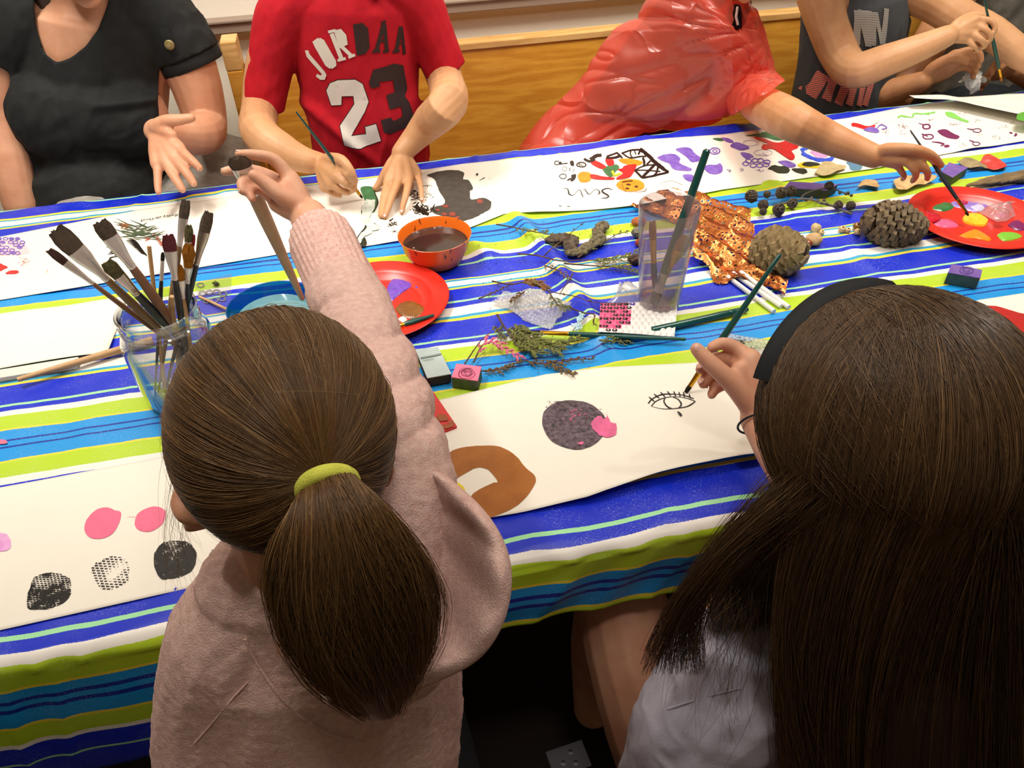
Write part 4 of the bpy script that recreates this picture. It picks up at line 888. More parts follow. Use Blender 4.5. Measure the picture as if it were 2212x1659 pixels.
dab(pl2, PRc, c([(1105, 845), (1140, 812), (1210, 810), (1270, 840), (1265, 860), (1190, 865)]), wet('rose', 'e8608c'), label='pink paint')
dab(pl2, PRc, c([(1280, 915), (1350, 882), (1400, 880), (1480, 930), (1465, 950), (1380, 935), (1300, 935)]), wet('orange', 'f08c1c'), label='orange paint')
dab(pl2, PRc, c([(1520, 910), (1560, 893), (1640, 900), (1685, 920), (1640, 940), (1560, 948)]), wet('lime', '7cc03c'), label='light green paint')
dab(pl2, PRc, c([(1590, 850), (1620, 822), (1680, 820), (1720, 840), (1710, 880), (1640, 880)]), wet('plum', '76255e'), label='plum paint')
dab(pl2, PRc, c([(1030, 775), (1080, 755), (1150, 780), (1160, 810), (1110, 830), (1050, 820)]), wet('cherry', 'c0182c'), .003, base=.006)
def crumple(name, pts, zc, amp, m, label, cat, res=.004, seed=1, parent=None, base=None):
    """crumpled film: outline in photo pixels, creased height field, closed underneath"""
    W = [PZ(x, y, zc) for x, y in pts]; V, F = poly_grid([(w.x, w.y) for w in W], lambda x, y: x*0, res)
    A = np.array(V); ins = np.ones(len(A))
    xy = np.array([(w.x, w.y) for w in W]); d = np.full(len(A), 9.)
    for i in range(len(xy)):
        a_, b_ = xy[i-1], xy[i]; ab = b_-a_; t = np.clip(((A[:, :2]-a_)@ab)/max(ab@ab, 1e-9), 0, 1); d = np.minimum(d, np.hypot(*(A[:, :2]-a_-t[:, None]*ab).T))
    P2 = A[:, :2]; cre = 1-np.abs(fbm(P2, 28, 3, seed)); A[:, 2] = zc+amp*np.clip(d/.012, .1, 1)*(cre**2*1.1+.25*fbm(P2, 90, 2, seed+3))
    o = rawobj(name, A, F, m, parent, True)
    if label: setp(o, label, cat)
    return o
film = thin_clear('crumpled_film', (.92, .93, .95), white=.42, wcol='eeeef2', rough=.12, refl=1.6)
crumple('plastic_scrap', c([(1410, 770), (1440, 740), (1520, 735), (1590, 715), (1650, 715), (1680, 745), (1640, 790), (1580, 825), (1520, 830), (1460, 800)]), PRc.z+.004, .016, film, 'crumpled clear plastic scrap with pink paint on the right red plate', 'plastic')
P = Paint(lambda x, y: x*0+PRc.z+.0205); P.flecks(*c([(1545, 785)])[0], 16, 7, 30, 2, 6); setp(P.done('paint_smear', paintm('pink_smear', 'b87a90', .4), None), 'dusky pink smear on the plastic scrap', 'paint')
# --- tumbler
CB = PZ(1422, 662, ZT+.002); CB.z = ZT+.0015; CH = .176
e = empty('tumbler', CB, 'tall frosted clear plastic tumbler holding paint brushes', 'tumbler')
MB().lathe([(.001, .004), (.0285, .003), (.0305, 0), (.0315, .004), (.0445, CH), (.0440, CH+.0015), (.0425, CH), (.0295, .007), (.001, .007)], CB, 64).obj('tumbler_body', thin_clear('frosted', (.92, .88, .90), white=.20, wcol='c0b0ae', rough=.16, ior=1.5, refl=1.2), e)
MB().lathe([(.0008, .022), (.0308, .022)], CB, 40, capend=False).obj('water', thin_clear('tumbler_water', (.7, .72, .75), white=.2, wcol='8a8890', rough=.03), e)
def cupbrush(tippx, tz, off, **k):
    T = PZ(*tippx, ZT+tz); Bt = Vector((CB.x+off[0], CB.y+off[1], CB.z+.009)); return T, Bt
T, Bt = cupbrush((1528, 322), .235, (-.012, -.006))
brush('paint_brush', T, Bt, 'green-handled brush standing tallest in the frosted tumbler', 'brush', greenh, silver, brD, rh=.0068, wf=.0085, bl=.022, fl=.03, flat=.5, taper=.8, belly=1.1)
T, Bt = cupbrush((1409, 478), .150, (-.004, .006))
brush('paint_brush', Bt, T, 'gold-ferruled brush tip up inside the frosted tumbler', 'brush', greenh, goldf, brY, rh=.004, wf=.0055, bl=.03, fl=.04, up=(0, 1, .2), flat=.6)
T, Bt = cupbrush((1486, 510), .125, (-.008, .010))
brush('paint_brush', Bt, T, 'wide ochre brush leaning right inside the frosted tumbler', 'brush', woodtan, goldf, brY, rh=.004, wf=.011, bl=.026, fl=.03, up=(.2, 1, .2), flat=.4)
# --- brushes lying on the cloth
a, b = Pc(1482, 733, .010), Pc(1138, 717, .012)
brush('paint_brush', a, b, 'green-handled brush with gold ferrule lying across the cedar sprigs', 'brush', greenh, goldf, brD, rh=.0034, wf=.0042, bl=.020, fl=.042, flat=.6, taper=.8)
a, b = Pc(1612, 668, .006), Pc(1405, 715, .008)
brush('paint_brush', b, a+(a-b)*.02, 'thick green-handled brush lying behind the bubble wrap print', 'brush', greenh, greenh, greenh, rh=.0052, wf=.0045, bl=.004, fl=.03, taper=1.2, belly=1.05)
a, b = Pc(1960, 634, .006), Pc(1815, 625, .005)
brush('paint_brush', a, b, 'fine gold-ferruled brush lying just behind the black headband', 'brush', greenh, goldf, brB, rh=.0022, wf=.0022, bl=.018, fl=.03)
a, b = Pc(2130, 640, .004), Pc(1990, 632, .004)
# --- white glue sticks
whitep = mat('white_plastic', 'eceae4', .35, .5, sss=.0)
for k, (p, q) in enumerate((((1572, 598), (1672, 673)), ((1583, 590), (1687, 662)), ((1600, 588), (1704, 664)))):
    a, b = Pc(*p, .004+.001*k), Pc(*q, .004)
    o = MB().tube([a, b], [.0040, .0040], 18).obj('glue_stick', mat('glue_white', 'e8e6e2', .3, .5), None); setp(o, ['translucent white glue stick nearest the tumbler of the three', 'middle one of the three white glue sticks, lying between the others', 'white glue stick nearest the pine cone, topmost of three'][k], 'glue stick', 'glue sticks under the copper mesh')
# --- blocks
def block(px4, h, name, label, cat, mats, top_fn=None, bev=.001):
    W = [Pc(x, y, h) for x, y in px4]; c_ = sum(W, Vector())/4; zb = min(CZAT(w.x, w.y) for w in W)+.0005
    e = empty(name, (c_.x, c_.y, zb), label, cat)
    V = [(w.x, w.y, zb) for w in W]+[(w.x, w.y, c_.z-.0012) for w in W]
    MB().add(V, [(3, 2, 1, 0), (0, 1, 5, 4), (1, 2, 6, 5), (2, 3, 7, 6), (3, 0, 4, 7), (4, 5, 6, 7)]).obj('block_body', mats[0], e, smooth=False, bev=bev)
    V = [(w.x, w.y, c_.z-.0012) for w in W]+[(w.x, w.y, c_.z) for w in W]
    MB().add(V, [(3, 2, 1, 0), (0, 1, 5, 4), (1, 2, 6, 5), (2, 3, 7, 6), (3, 0, 4, 7), (4, 5, 6, 7)]).obj('top_face', mats[1], e, smooth=False)
    return e, c_
mossy = mat('stamp_side_green', '4a5a30', .6, col2='2c3824', vscale=60, bump=.4); felt = mat('eraser_side_black', '2a2422', .85, bump=.3)
e, c_ = block([(975, 815), (1032, 823), (1040, 791), (986, 785)], .020, 'rose_stamp', 'pink-topped cube stamp with a rose carved on it by the pink arm', 'stamp', (mossy, PNK))
P = Paint(lambda x, y: x*0+c_.z+.0004)
P.ring(1008, 806, 18, 11, 1.2).ring(1008, 804, 12, 8, 1.8).ring(1010, 806, 5.5, 3.5, 1.4).ring(1006, 808, 15, 9, 1, gap=1.5).flecks(1003, 801, 8, 5, 30, .8, 2).done('rose_lines', paintm('plum_ink', '6a2a50', .4), e)
e, c_ = block([(923, 817), (975, 808), (946, 748), (897, 754)], .018, 'foam_block', 'pale grey-blue painted foam block with a black edge by the pink sleeve', 'foam block', (felt, mat('foam_paint', 'b9c6c4', .5, col2='a8b8b8', vscale=30, bump=.3)), bev=.004)
P = Paint(lambda x, y: x*0+c_.z+.0004); P.stroke([(908, 773), (930, 769), (953, 764)], 4.5).stroke([(912, 778), (937, 775)], 1.2).done('dark_line', paintm('grey_line', '7c8a8a', .5), e)
e, c_ = block([(887, 960), (987, 920), (910, 808), (810, 850)], .008, 'red_board', 'red board with gold glitter patches beside the pink sleeve', 'board', (mat('board_red', 'c4222a', .4), mat('board_red_top', 'd83a36', .4, col2='c83230', vscale=300, bump=.5, bscale=900)), bev=.001)
P = Paint(lambda x, y: x*0+c_.z+.0005); P.blob(955, 902, 13, 7, .25).blob(975, 915, 8, 6, .3).blob(960, 921, 14, 5, .3).done('glitter', mat('gold_glitter', '8a7a4c', .25, .8, metal=.6, col2='c02c28', vscale=420, bump=1, bscale=1500), e)
purtop = mat('stamp_purple', '6a4c9c', .3, col2='8468b0', vscale=35, bump=.6, bscale=90)
block([(1694, 405), (1787, 411), (1810, 398), (1706, 391)], .018, 'purple_block', 'long purple-topped printing block behind the larch cones', 'stamp', (mat('block_dark', '3c4034', .6, col2='2c3028', vscale=50), purtop))
e, c_ = block([(2034, 371), (2058, 383), (2091, 362), (2050, 350)], .018, 'purple_block', 'square purple-topped printing block under the painting fingertips', 'stamp', (mossy, purtop))
e, c_ = block([(2048, 588), (2118, 600), (2122, 583), (2056, 570)][::1], .022, 'purple_stamp', 'lone purple stamp with a swirl on the green stripe at the right', 'stamp', (mat('stamp_side_teal', '3a5444', .55, col2='26382e', vscale=50), purtop))
P = Paint(lambda x, y: x*0+c_.z+.0004); P.ring(2088, 583, 15, 7, 1.4).ring(2088, 582, 8, 4, 1.2).done('swirl', paintm('violet_ink', '4a3480', .4), e)
# --- cones
def cone(prefix, c, axis, L, r, n, col, parent=None, name='pine_cone', label=None, cat=None, group=None, sw=1.0, prof=None):
    """scales in a golden spiral round an egg-shaped core; ONE mesh of scales and one core"""
    axis = Vector(axis).normalized(); Q = Vector((0, 0, 1)).rotation_difference(axis)
    mb = MB(); R = random.Random(n)
    for k in range(n):
        t = (k+.5)/n; a = k*2.39996; z = (t-.5)*L
        rr_ = r*(math.sin(PI*min(1, (t*.93+.05)))**.62) if prof is None else r*prof(t)
        el = Q @ Vector((math.cos(a), math.sin(a), 0)); P0 = Vector(c)+Q @ Vector((0, 0, z))+el*rr_*.55
        out = (el*1.0+axis*(.55 if t < .85 else 1.4)).normalized(); side = axis.cross(el).normalized(); up = side.cross(out).normalized()
        l = rr_*.75+r*.12; w = (r*.36+rr_*.06)*sw; th = r*.10
        V = [P0-side*w*.5-up*th, P0+side*w*.5-up*th, P0+side*w*.5+up*th, P0-side*w*.5+up*th]
        m_ = P0+out*l*.62; V += [m_-side*w-up*th*1.1, m_+side*w-up*th*1.1, m_+side*w+up*th*.6, m_-side*w+up*th*.6]
        e_ = P0+out*l*R.uniform(.92, 1.05); V += [e_-side*w*.55-up*th*1.2, e_+side*w*.55-up*th*1.2, e_+side*w*.5+up*th*1.2, e_-side*w*.5+up*th*1.2]
        mb.add(V, [(0, 1, 2, 3), (0, 4, 5, 1), (1, 5, 6, 2), (2, 6, 7, 3), (3, 7, 4, 0), (4, 8, 9, 5), (5, 9, 10, 6), (6, 10, 11, 7), (7, 11, 8, 4), (11, 10, 9, 8)])
    core = MB().add(*ell_mesh(c, (r*.6, r*.6, L*.5), Q))
    m = col
    if parent is None:
        e = empty(name, Vector(c)-Vector((0, 0, r)), label, cat, group)
        s_ = mb.obj('scales', m, e); core.obj('core', mat('cone_core', '2c2018', .8), e)
        return e
    for v, f in ((mb.V, mb.F),): core.add(v, f)
    return core.obj(name, m, parent)
conem = mat('cone_scale_tan', 'a08a62', .7, col2='74603e', vscale=160, bump=.6, bscale=300); coned = mat('cone_scale_dark', '7c6644', .65, col2='463626', vscale=130, bump=.6, bscale=300); larch = mat('larch_scale', '5c4c3c', .75, col2='3a3028', vscale=200, bump=.5)
c1 = Pc(1688, 545, .033); cone('a', c1, (-.5, .62, -.30), .086, .034, 92, conem, name='pine_cone', label='closed rounded tan pine cone beside the copper mesh', cat='pine cone', sw=1.15)
c2 = Pc(1936, 486, .029); cone('b', c2, (-.88, .30, .12), .104, .031, 120, coned, name='pine_cone', label='long open brown pine cone next to the right red plate', cat='pine cone')
# larch branch with little cones
br_ = empty('larch_branch', Pc(1740, 440), 'grey larch twig carrying a row of small dark cones', 'branch')
twigm = mat('twig_grey', '6c6258', .8, col2='4c443c', vscale=120, bump=.7)
c = lambda pts: cr(1640, 360, 4.424, pts)
def pathc(pts, h): return [Pc(x, y, hh) for (x, y), hh in zip(pts, h if hasattr(h, '__len__') else [h]*len(pts))]
mb = MB()
mb.tube(catmull(pathc(c([(200, 360), (300, 330), (400, 310), (500, 315), (600, 350), (700, 375), (800, 420), (885, 455)]), [.012, .014, .016, .015, .012, .010, .008, .006]), 3), .0021, 7)
mb.tube(catmull(pathc(c([(390, 310), (440, 260), (520, 230), (600, 210)]), [.016, .018, .02, .02]), 3), .0016, 6); mb.tube(catmull(pathc(c([(700, 205), (770, 235), (860, 270)]), [.02, .014, .01]), 3), .0014, 6); mb.tube(pathc(c([(600, 210), (660, 195), (710, 205)]), [.02, .022, .02]), .0014, 6)
for x, y in c([(450, 320), (500, 300), (560, 320), (590, 345), (640, 350), (620, 320), (770, 250), (850, 250), (880, 275), (830, 260), (730, 370), (780, 350)]): mb.add(*ell_mesh(Pc(x, y, .013), (.0034, .0034, .003), None, 8, 6))
mb.obj('twig', twigm, br_)
for x, y, r_px, ax, h in ((205, 255, 46, (.2, -.5, .8), .022), (300, 240, 44, (.3, -.4, .8), .020), (310, 350, 42, (.3, -.7, .3), .012), (180, 410, 50, (.1, -.8, .4), .012), (670, 188, 36, (-.3, .2, .9), .022), (760, 370, 36, (-.6, -.3, .5), .012), (870, 378, 38, (.7, .1, .6), .012),
                          (75, 270, 30, (.25, .5, .8), .022), (40, 370, 42, (-.3, -.3, .6), .016), (-70, 290, 52, (-.4, .3, .8), .024), (35, 430, 30, (0, -.5, .3), .012)):
    p = Pc(*c([(x, y)])[0], h); r_ = r_px/4.424*((p-CC).dot(CF))/FPX*.92; cone('l', p, ax, r_*2.3, r_*.98, 44, larch, parent=br_, name='small_cone', sw=1.5)
# --- stones, beads, pebbles
def rock(name, px, py, rx, ry, rz, m, label, cat, seed, amp=.18, rot=0, group=None, sc=1.6):
    p = Pc(px, py, rz); V, F = ell_mesh((0, 0, 0), (1, 1, 1), None, 36, 22); A = np.array([tuple(v) for v in V]); d = 1+amp*fbm(A+seed*3.1, sc, 4, seed); A = A*d[:, None]*np.array([rx, ry, rz])
    R_ = np.array(Matrix.Rotation(rot, 3, 'Z')); A = A@R_.T+np.array(p); A[:, 2] += CZAT(p.x, p.y)-A[:, 2].min()
    return setp(rawobj(name, A, F, m, None, True), label, cat, group)
rock('pebble', 1758, 517, .0150, .013, .011, mat('stone_tan', 'cfae80', .6, col2='a97f52', vscale=90, bump=.3), 'rounded tan pebble beside the closed pine cone', 'stone', 1, .12)
rock('agate_pebble', 1744, 527, .009, .008, .008, mat('agate', '8a3c18', .25, col2='5a2410', vscale=80), 'shiny red-brown agate pebble touching the tan pebble', 'stone', 2, .1)
rock('lava_stone', 1915, 515, .0160, .013, .0135, mat('stone_grey', 'b0ac9c', .9, col2='6c685c', vscale=140, bump=1, bscale=260, bdist=.003), 'rough pale grey stone in front of the long pine cone', 'stone', 3, .45, sc=3.2)
beadm = mat('bead_wood', 'd8be8c', .4, col2='c4a670', vscale=60); beadd = mat('bead_brown', '8a6224', .3)
def bead(px, py, r, m, label, ax=(0, -.5, 1)):
    p = Pc(px, py, r*.9); prof = [(r*.35, -r*.82), (r*.7, -r*.7), (r*.96, -r*.3), (r, 0), (r*.96, r*.3), (r*.7, r*.7), (r*.35, r*.82), (r*.3, r*.6), (r*.3, -r*.6)]
    o = MB().lathe(prof, p, 24, ax, closed=True).obj('bead', m, None); return setp(o, label, 'bead', 'beads by the pine cones')
bead(1763, 492, .0092, beadm, 'large pale wooden bead behind the tan pebble', (.4, 0, 1)); bead(1775, 502, .005, beadm, 'smaller tan bead tucked between the pale bead and the pebble')
bead(1819, 495, .0066, beadm, 'cream bead furthest left of the loose four'); bead(1831, 497, .0055, beadm, 'small cream bead right beside the first cream bead'); bead(1852, 489, .0078, beadd, 'glossy brown bead touching the tip of the long pine cone'); bead(1853, 501, .0066, beadm, 'cream bead with its dark hole showing, in front of the brown bead', (0, -1, .6))
# --- copper mesh ribbon
def copper():
    t = NT('copper_mesh'); v = t.coord('Object'); vo = t.n('TexVoronoi', feature='DISTANCE_TO_EDGE'); t.set(vo.inputs['Vector'], t.mapping(v, (1, 1, .6))); vo.inputs['Scale'].default_value = 150
    hole = t.math('GREATER_THAN', vo.outputs[0], .27); t.p(Base_Color=t.ramp(t.noise(v, 60, 2), [(.3, 'dc8c54'), (.7, 'a85c2a')]), Metallic=1, Roughness=.3)
    t.bump(vo.outputs[0], .5, .002); tr = t.n('BsdfTransparent'); mx = t.n('MixShader'); t.set(mx.inputs[0], hole); t.t.links.new(t.b.outputs[0], mx.inputs[1]); t.t.links.new(tr.outputs[0], mx.inputs[2]); t.t.links.new(mx.outputs[0], t.out.inputs[0]); return t.m
cpm = copper()
# three overlapping lengths of one long folded ribbon: each a strip lofted along its own spine
def ribbon(left, right, hl, hr, n=60, m=26, amp=.006, seed=1):
    Lp = catmull(pathc(left, hl), 8); Rp = catmull(pathc(right, hr), 8); n = min(len(Lp), len(Rp)); V = []
    for i in range(n):
        for j_ in range(m+1):
            f = j_/m; p = Lp[i].lerp(Rp[i], f); V.append(p)
    A = np.array([tuple(v) for v in V]); A[:, 2] += amp*(fbm(A[:, :2], 40, 3, seed)+.6*np.sin(A[:, 0]*130+A[:, 1]*60)); A[:, 2] = np.maximum(A[:, 2], ZT+.0035)
    F = [(i*(m+1)+j_, i*(m+1)+j_+1, (i+1)*(m+1)+j_+1, (i+1)*(m+1)+j_) for i in range(n-1) for j_ in range(m)]
    return A, F
cpe = MB()
A, F = ribbon([(1362, 452), (1400, 458), (1480, 480), (1500, 520), (1497, 552), (1530, 578), (1548, 612), (1600, 606), (1660, 618), (1695, 640)],
              [(1440, 405), (1500, 418), (1560, 436), (1616, 440), (1624, 480), (1640, 530), (1658, 560), (1668, 582), (1690, 586), (1703, 604)],
              [.004, .008, .014, .020, .016, .008, .003, .006, .008, .010], [.004, .008, .012, .024, .026, .022, .016, .012, .012, .014], amp=.011, seed=4, m=44)
cpe.add(A, F); o = cpe.obj('copper_mesh', cpm, None, fix=False); setp(o, 'shiny copper honeycomb mesh ribbon crumpled behind the tumbler', 'mesh ribbon')
podm = mat('pod_orange', 'c46a34', .7, col2='8a4a20', vscale=200, bump=1, bscale=400)
rock('orange_pod', 1380, 478, .014, .012, .007, podm, 'orange pitted seed pod left of the tumbler', 'pod', 6, .3, sc=2.5)
rock('red_pod', 1383, 523, .009, .008, .007, mat('pod_red', 'b8442c', .6, col2='7c2c1c', vscale=160, bump=.8), 'dull red pod scrap left of the tumbler, below the orange pod', 'pod', 7, .3)
rock('alder_cone', 1376, 503, .010, .009, .009, mat('catkin', '8c8470', .8, col2='5c5444', vscale=220, bump=1, bscale=300), 'small grey-brown cone between the orange and red pods', 'cone', 8, .3, sc=4)
rock('bark_crumb', 1372, 560, .012, .010, .008, mat('bark_brown', '5c4434', .9, col2='3a2a20', vscale=120, bump=1), 'brown bark crumb beside the tumbler wall', 'bark', 9, .4, sc=3)
# --- bark pieces
barkm = mat('bark_grey', '6c5c4c', .95, col2='33291f', vscale=90, bump=1, bscale=160, bdist=.004); barkd = mat('bark_lichen', '2e2a22', .95, col2='85785a', vscale=170, bump=1, bscale=220, bdist=.003)
def bark(name, pts, h, m, label, seed, amp=.35, cat='bark'):
    W = pathc(pts[0], h); pr = [tube_mesh(W, pts[1], 14, pts[2], (0, 0, 1), 3)]
    o = blob(name, pr, m, None, .0016, 1, lambda V, N: .0022*fbm(V, 160, 3, seed)+.0025*fbm(V, 60, 2, seed+4))
    return setp(o, label, cat)
bark('bark_piece', ([(1186, 520), (1210, 515), (1235, 518), (1232, 535), (1250, 545)], [.010, .016, .015, .012, .006], .45), .008, barkm, 'chunky brown bark piece under a cedar sprig', 2)
bark('bark_piece', ([(1225, 545), (1250, 543), (1275, 528), (1295, 515), (1290, 500), (1302, 488)], [.008, .011, .011, .014, .010, .014], .5), .010, barkd, 'dark forked bark piece with pale lichen', 5)
bark('driftwood', ([(2088, 402), (2130, 392), (2180, 384), (2240, 378)], [.003, .012, .017, .018], .45), .009, mat('driftwood', '8c7450', .9, col2='4c3c28', vscale=60, bump=1, bscale=120, bdist=.004, stretch=(.25, 1, 1)), 'weathered brown driftwood bark at the right edge behind the plate', 9, cat='driftwood')
# --- leaves
def leaf(px, label, m, h=.006, seed=1, name='dry_leaf', cat='leaf', amp=.004):
    W = [Pc(x, y, h) for x, y in px]; cl_ = catmull([(w.x, w.y, 0) for w in W]+[(W[0].x, W[0].y, 0)], 4)[:-1]
    V, F = poly_grid([(w.x, w.y) for w in cl_], lambda x, y: x*0, .003); A = np.array(V); z0 = W[0].z
    A[:, 2] = np.maximum(z0+amp*(fbm(A[:, :2], 45, 2, seed)+.5*np.cos((A[:, 0]-A[:, 0].mean())*120)), ZT+.0038)
    o = rawobj(name, A, F, m, None, True); sm = o.modifiers.new('solid', 'SOLIDIFY'); sm.thickness = .0006; return setp(o, label, cat)
leafm = mat('leaf_dry', 'd2b07c', .7, col2='b48e5a', vscale=70, bump=.7, bscale=160)
leaf([(1760, 372), (1775, 355), (1790, 349), (1810, 355), (1828, 362), (1815, 368), (1800, 375), (1780, 377)], 'pale dry leaf at the edge of the far paper, left of the forearm', mat('leaf_pale', 'cdbb8c', .7, col2='b6a070', vscale=60, bump=.6), .008, 2)
leaf(c([(935, 195), (975, 145), (1030, 118), (1110, 115), (1150, 165), (1140, 195), (1060, 185), (1000, 175)]), 'curled tan leaf on the blue stripe near the larch cones', leafm, .009, 3)
leaf(c([(1285, 140), (1300, 110), (1400, 90), (1560, 80), (1690, 110), (1640, 140), (1520, 170), (1440, 200), (1370, 220), (1310, 205)]), 'broad tan leaf under the painting fingers', leafm, .010, 4)
c = lambda pts: cr(1900, 250, 5.353, pts)
leaf(c([(890, 530), (980, 505), (1080, 500), (1200, 560), (1280, 590), (1180, 600), (1090, 605), (1000, 580)]), 'grey-brown leaf between the purple block and the red leaf', mat('leaf_grey', 'a4926c', .8, col2='887650', vscale=60, bump=.6), .008, 5)
leaf(c([(1170, 520), (1210, 470), (1330, 460), (1420, 500), (1475, 560), (1440, 595), (1340, 605), (1240, 580)]), 'leaf painted bright red on the blue stripe', mat('leaf_red_paint', 'd02c2c', .35, col2='dc4a40', vscale=60, bump=.8), .009, 6, 'painted_leaf')
# --- bubble wrap
def bubblem(name, extra=None):
    return thin_clear(name, (.95, .95, .97), white=.66, wcol='f2f0ee', rough=.10, refl=1.8)
bw = bubblem('bubble_wrap')
def bubble_wrap(px4, h, n1, n2, label, tilt=None, hb=.0028, m=None, wave=.003, seed=1, rough_edge=0, q=7):
    """sheet with a hexagonal grid of real bubbles; corners given in photo pixels, heights per corner"""
    hs = h if hasattr(h, '__len__') else [h]*4; W = [Pc(x, y, hh) for (x, y), hh in zip(px4, hs)]
    U = np.linspace(0, 1, n1*q+1); Vv = np.linspace(0, 1, n2*q+1); UU, VV = np.meshgrid(U, Vv)
    Wn = np.array([tuple(w) for w in W]); Pn = ((1-UU)*(1-VV))[..., None]*Wn[0]+(UU*(1-VV))[..., None]*Wn[1]+(UU*VV)[..., None]*Wn[2]+((1-UU)*VV)[..., None]*Wn[3]
    a = UU*n1; b = VV*n2; sh_ = (np.floor(b) % 2)*.5; fa = (a+sh_) % 1-.5; fb = b % 1-.5; d = np.sqrt(fa**2+fb**2)
    bub = hb*np.clip(1-(d/.46)**2, 0, 1)**.5
    P2 = Pn[..., :2].reshape(-1, 2); wv_ = wave*fbm(P2, 22, 2, seed).reshape(UU.shape)
    Pn[..., 2] += bub+wv_; Pn[..., 2] = np.maximum(Pn[..., 2], ZT+.003)
    if rough_edge: Pn[..., 0] += rough_edge*fbm(np.stack([UU.ravel()*5, VV.ravel()*5], 1), 1, 3, seed+2).reshape(UU.shape); Pn[..., 1] += rough_edge*fbm(np.stack([UU.ravel()*5, VV.ravel()*5], 1), 1, 3, seed+8).reshape(UU.shape)
    nx = len(U); ii = (np.arange(len(Vv)-1)[:, None]*nx+np.arange(nx-1)[None]).ravel(); F = np.stack([ii, ii+1, ii+nx+1, ii+nx], 1)
    o = rawobj('bubble_wrap', Pn.reshape(-1, 3), F, m or bw, None, True); return setp(o, label, 'bubble wrap'), Pn
bubble_wrap([(1095, 668), (1185, 712), (1235, 650), (1130, 625)], [.006, .008, .014, .012], 15, 9, 'crumpled clear bubble wrap piece among the cedar sprigs', wave=.010, seed=3, rough_edge=.006)
bubble_wrap([(1060, 655), (1110, 665), (1140, 640), (1090, 628)], [.004, .010, .014, .008], 8, 6, 'small flap of bubble wrap left of the larger crumpled piece', wave=.006, seed=5, rough_edge=.004)
def prm():
    t = NT('printed_bubble'); t.p(Base_Color=lin('ece8e4'), Roughness=.18, Specular_IOR_Level=.7, Transmission_Weight=.0); t.bump(t.noise(t.coord(), 300, 3), .4, .001); return t.m
ob_, Pn = bubble_wrap([(1293, 716), (1457, 727), (1464, 650), (1297, 655)], [.004, .006, .012, .006], 12, 8, 'bubble wrap square with pink and black printed bubbles', hb=.0022, m=prm(), wave=.0015, seed=7, q=11)
for nm_, c_2 in (('pk', 'ee5f92'), ('pl', '2a1620'), ('vi', '5a3cae'), ('ro', 'c85a78')): ob_.data.materials.append(mat('bubble_ink_'+nm_, c_2, .25, .6, col2=c_2, vscale=90, bump=.5, bscale=200))
def ink():
    q = 11; n1, n2 = 12, 8; nx = n1*q; me = ob_.data; rg = random.Random(3)
    cells = {}
    for jy in range(n2):
        for ix in range(-1, n1+1):
            r_ = rg.random(); L_ = ix < 4.6-(jy < 2)*1.2 and jy > 0
            cells[(ix, jy)] = 2 if (L_ and r_ < .85) or (jy == 0 and ix in (1, 2)) else 3 if (ix, jy) in ((4, 7), (5, 7), (8, 6)) else 4 if (ix, jy) in ((9, 6), (10, 7), (10, 6)) else 0
    for p in me.polygons:
        i = p.index; iy, ix = divmod(i, nx); a = (ix+.5)/q; b = (iy+.5)/q; sh_ = (int(b) % 2)*.5; fa = (a+sh_) % 1-.5; fb = b % 1-.5; d = math.hypot(fa, fb); cx = int(a+sh_); c3 = cells.get((cx, int(b)), 0)
        base_ = 1 if (a < 4.9-(b < 2)*1.4-(b > 6)*.6 and b > 1.0) else 0
        p.material_index = c3 if (c3 and .14 < d < .44) else base_
ink()
ob2, Pn = bubble_wrap([(1590, 778), (1700, 803), (1725, 745), (1556, 716)], [.006, .004, .004, .006], 16, 7, 'bubble wrap scrap with black smudges behind the painting hand', wave=.002, seed=9)
P = Paint(lambda x, y: x*0+ZT+.0105); P.flecks(1600, 738, 24, 9, 60, 1, 5, ang=.4); P.flecks(1630, 752, 16, 6, 24, 1, 4, ang=.4); P.done('black_smudge', BLK, ob2)
crumple('plastic_bag_scrap', [(1310, 655), (1330, 640), (1338, 610), (1350, 618), (1380, 625), (1395, 640), (1400, 655), (1360, 660)], ZT+.006, .02, film, 'crumpled clear film standing up behind the printed bubble wrap', 'plastic', seed=6)
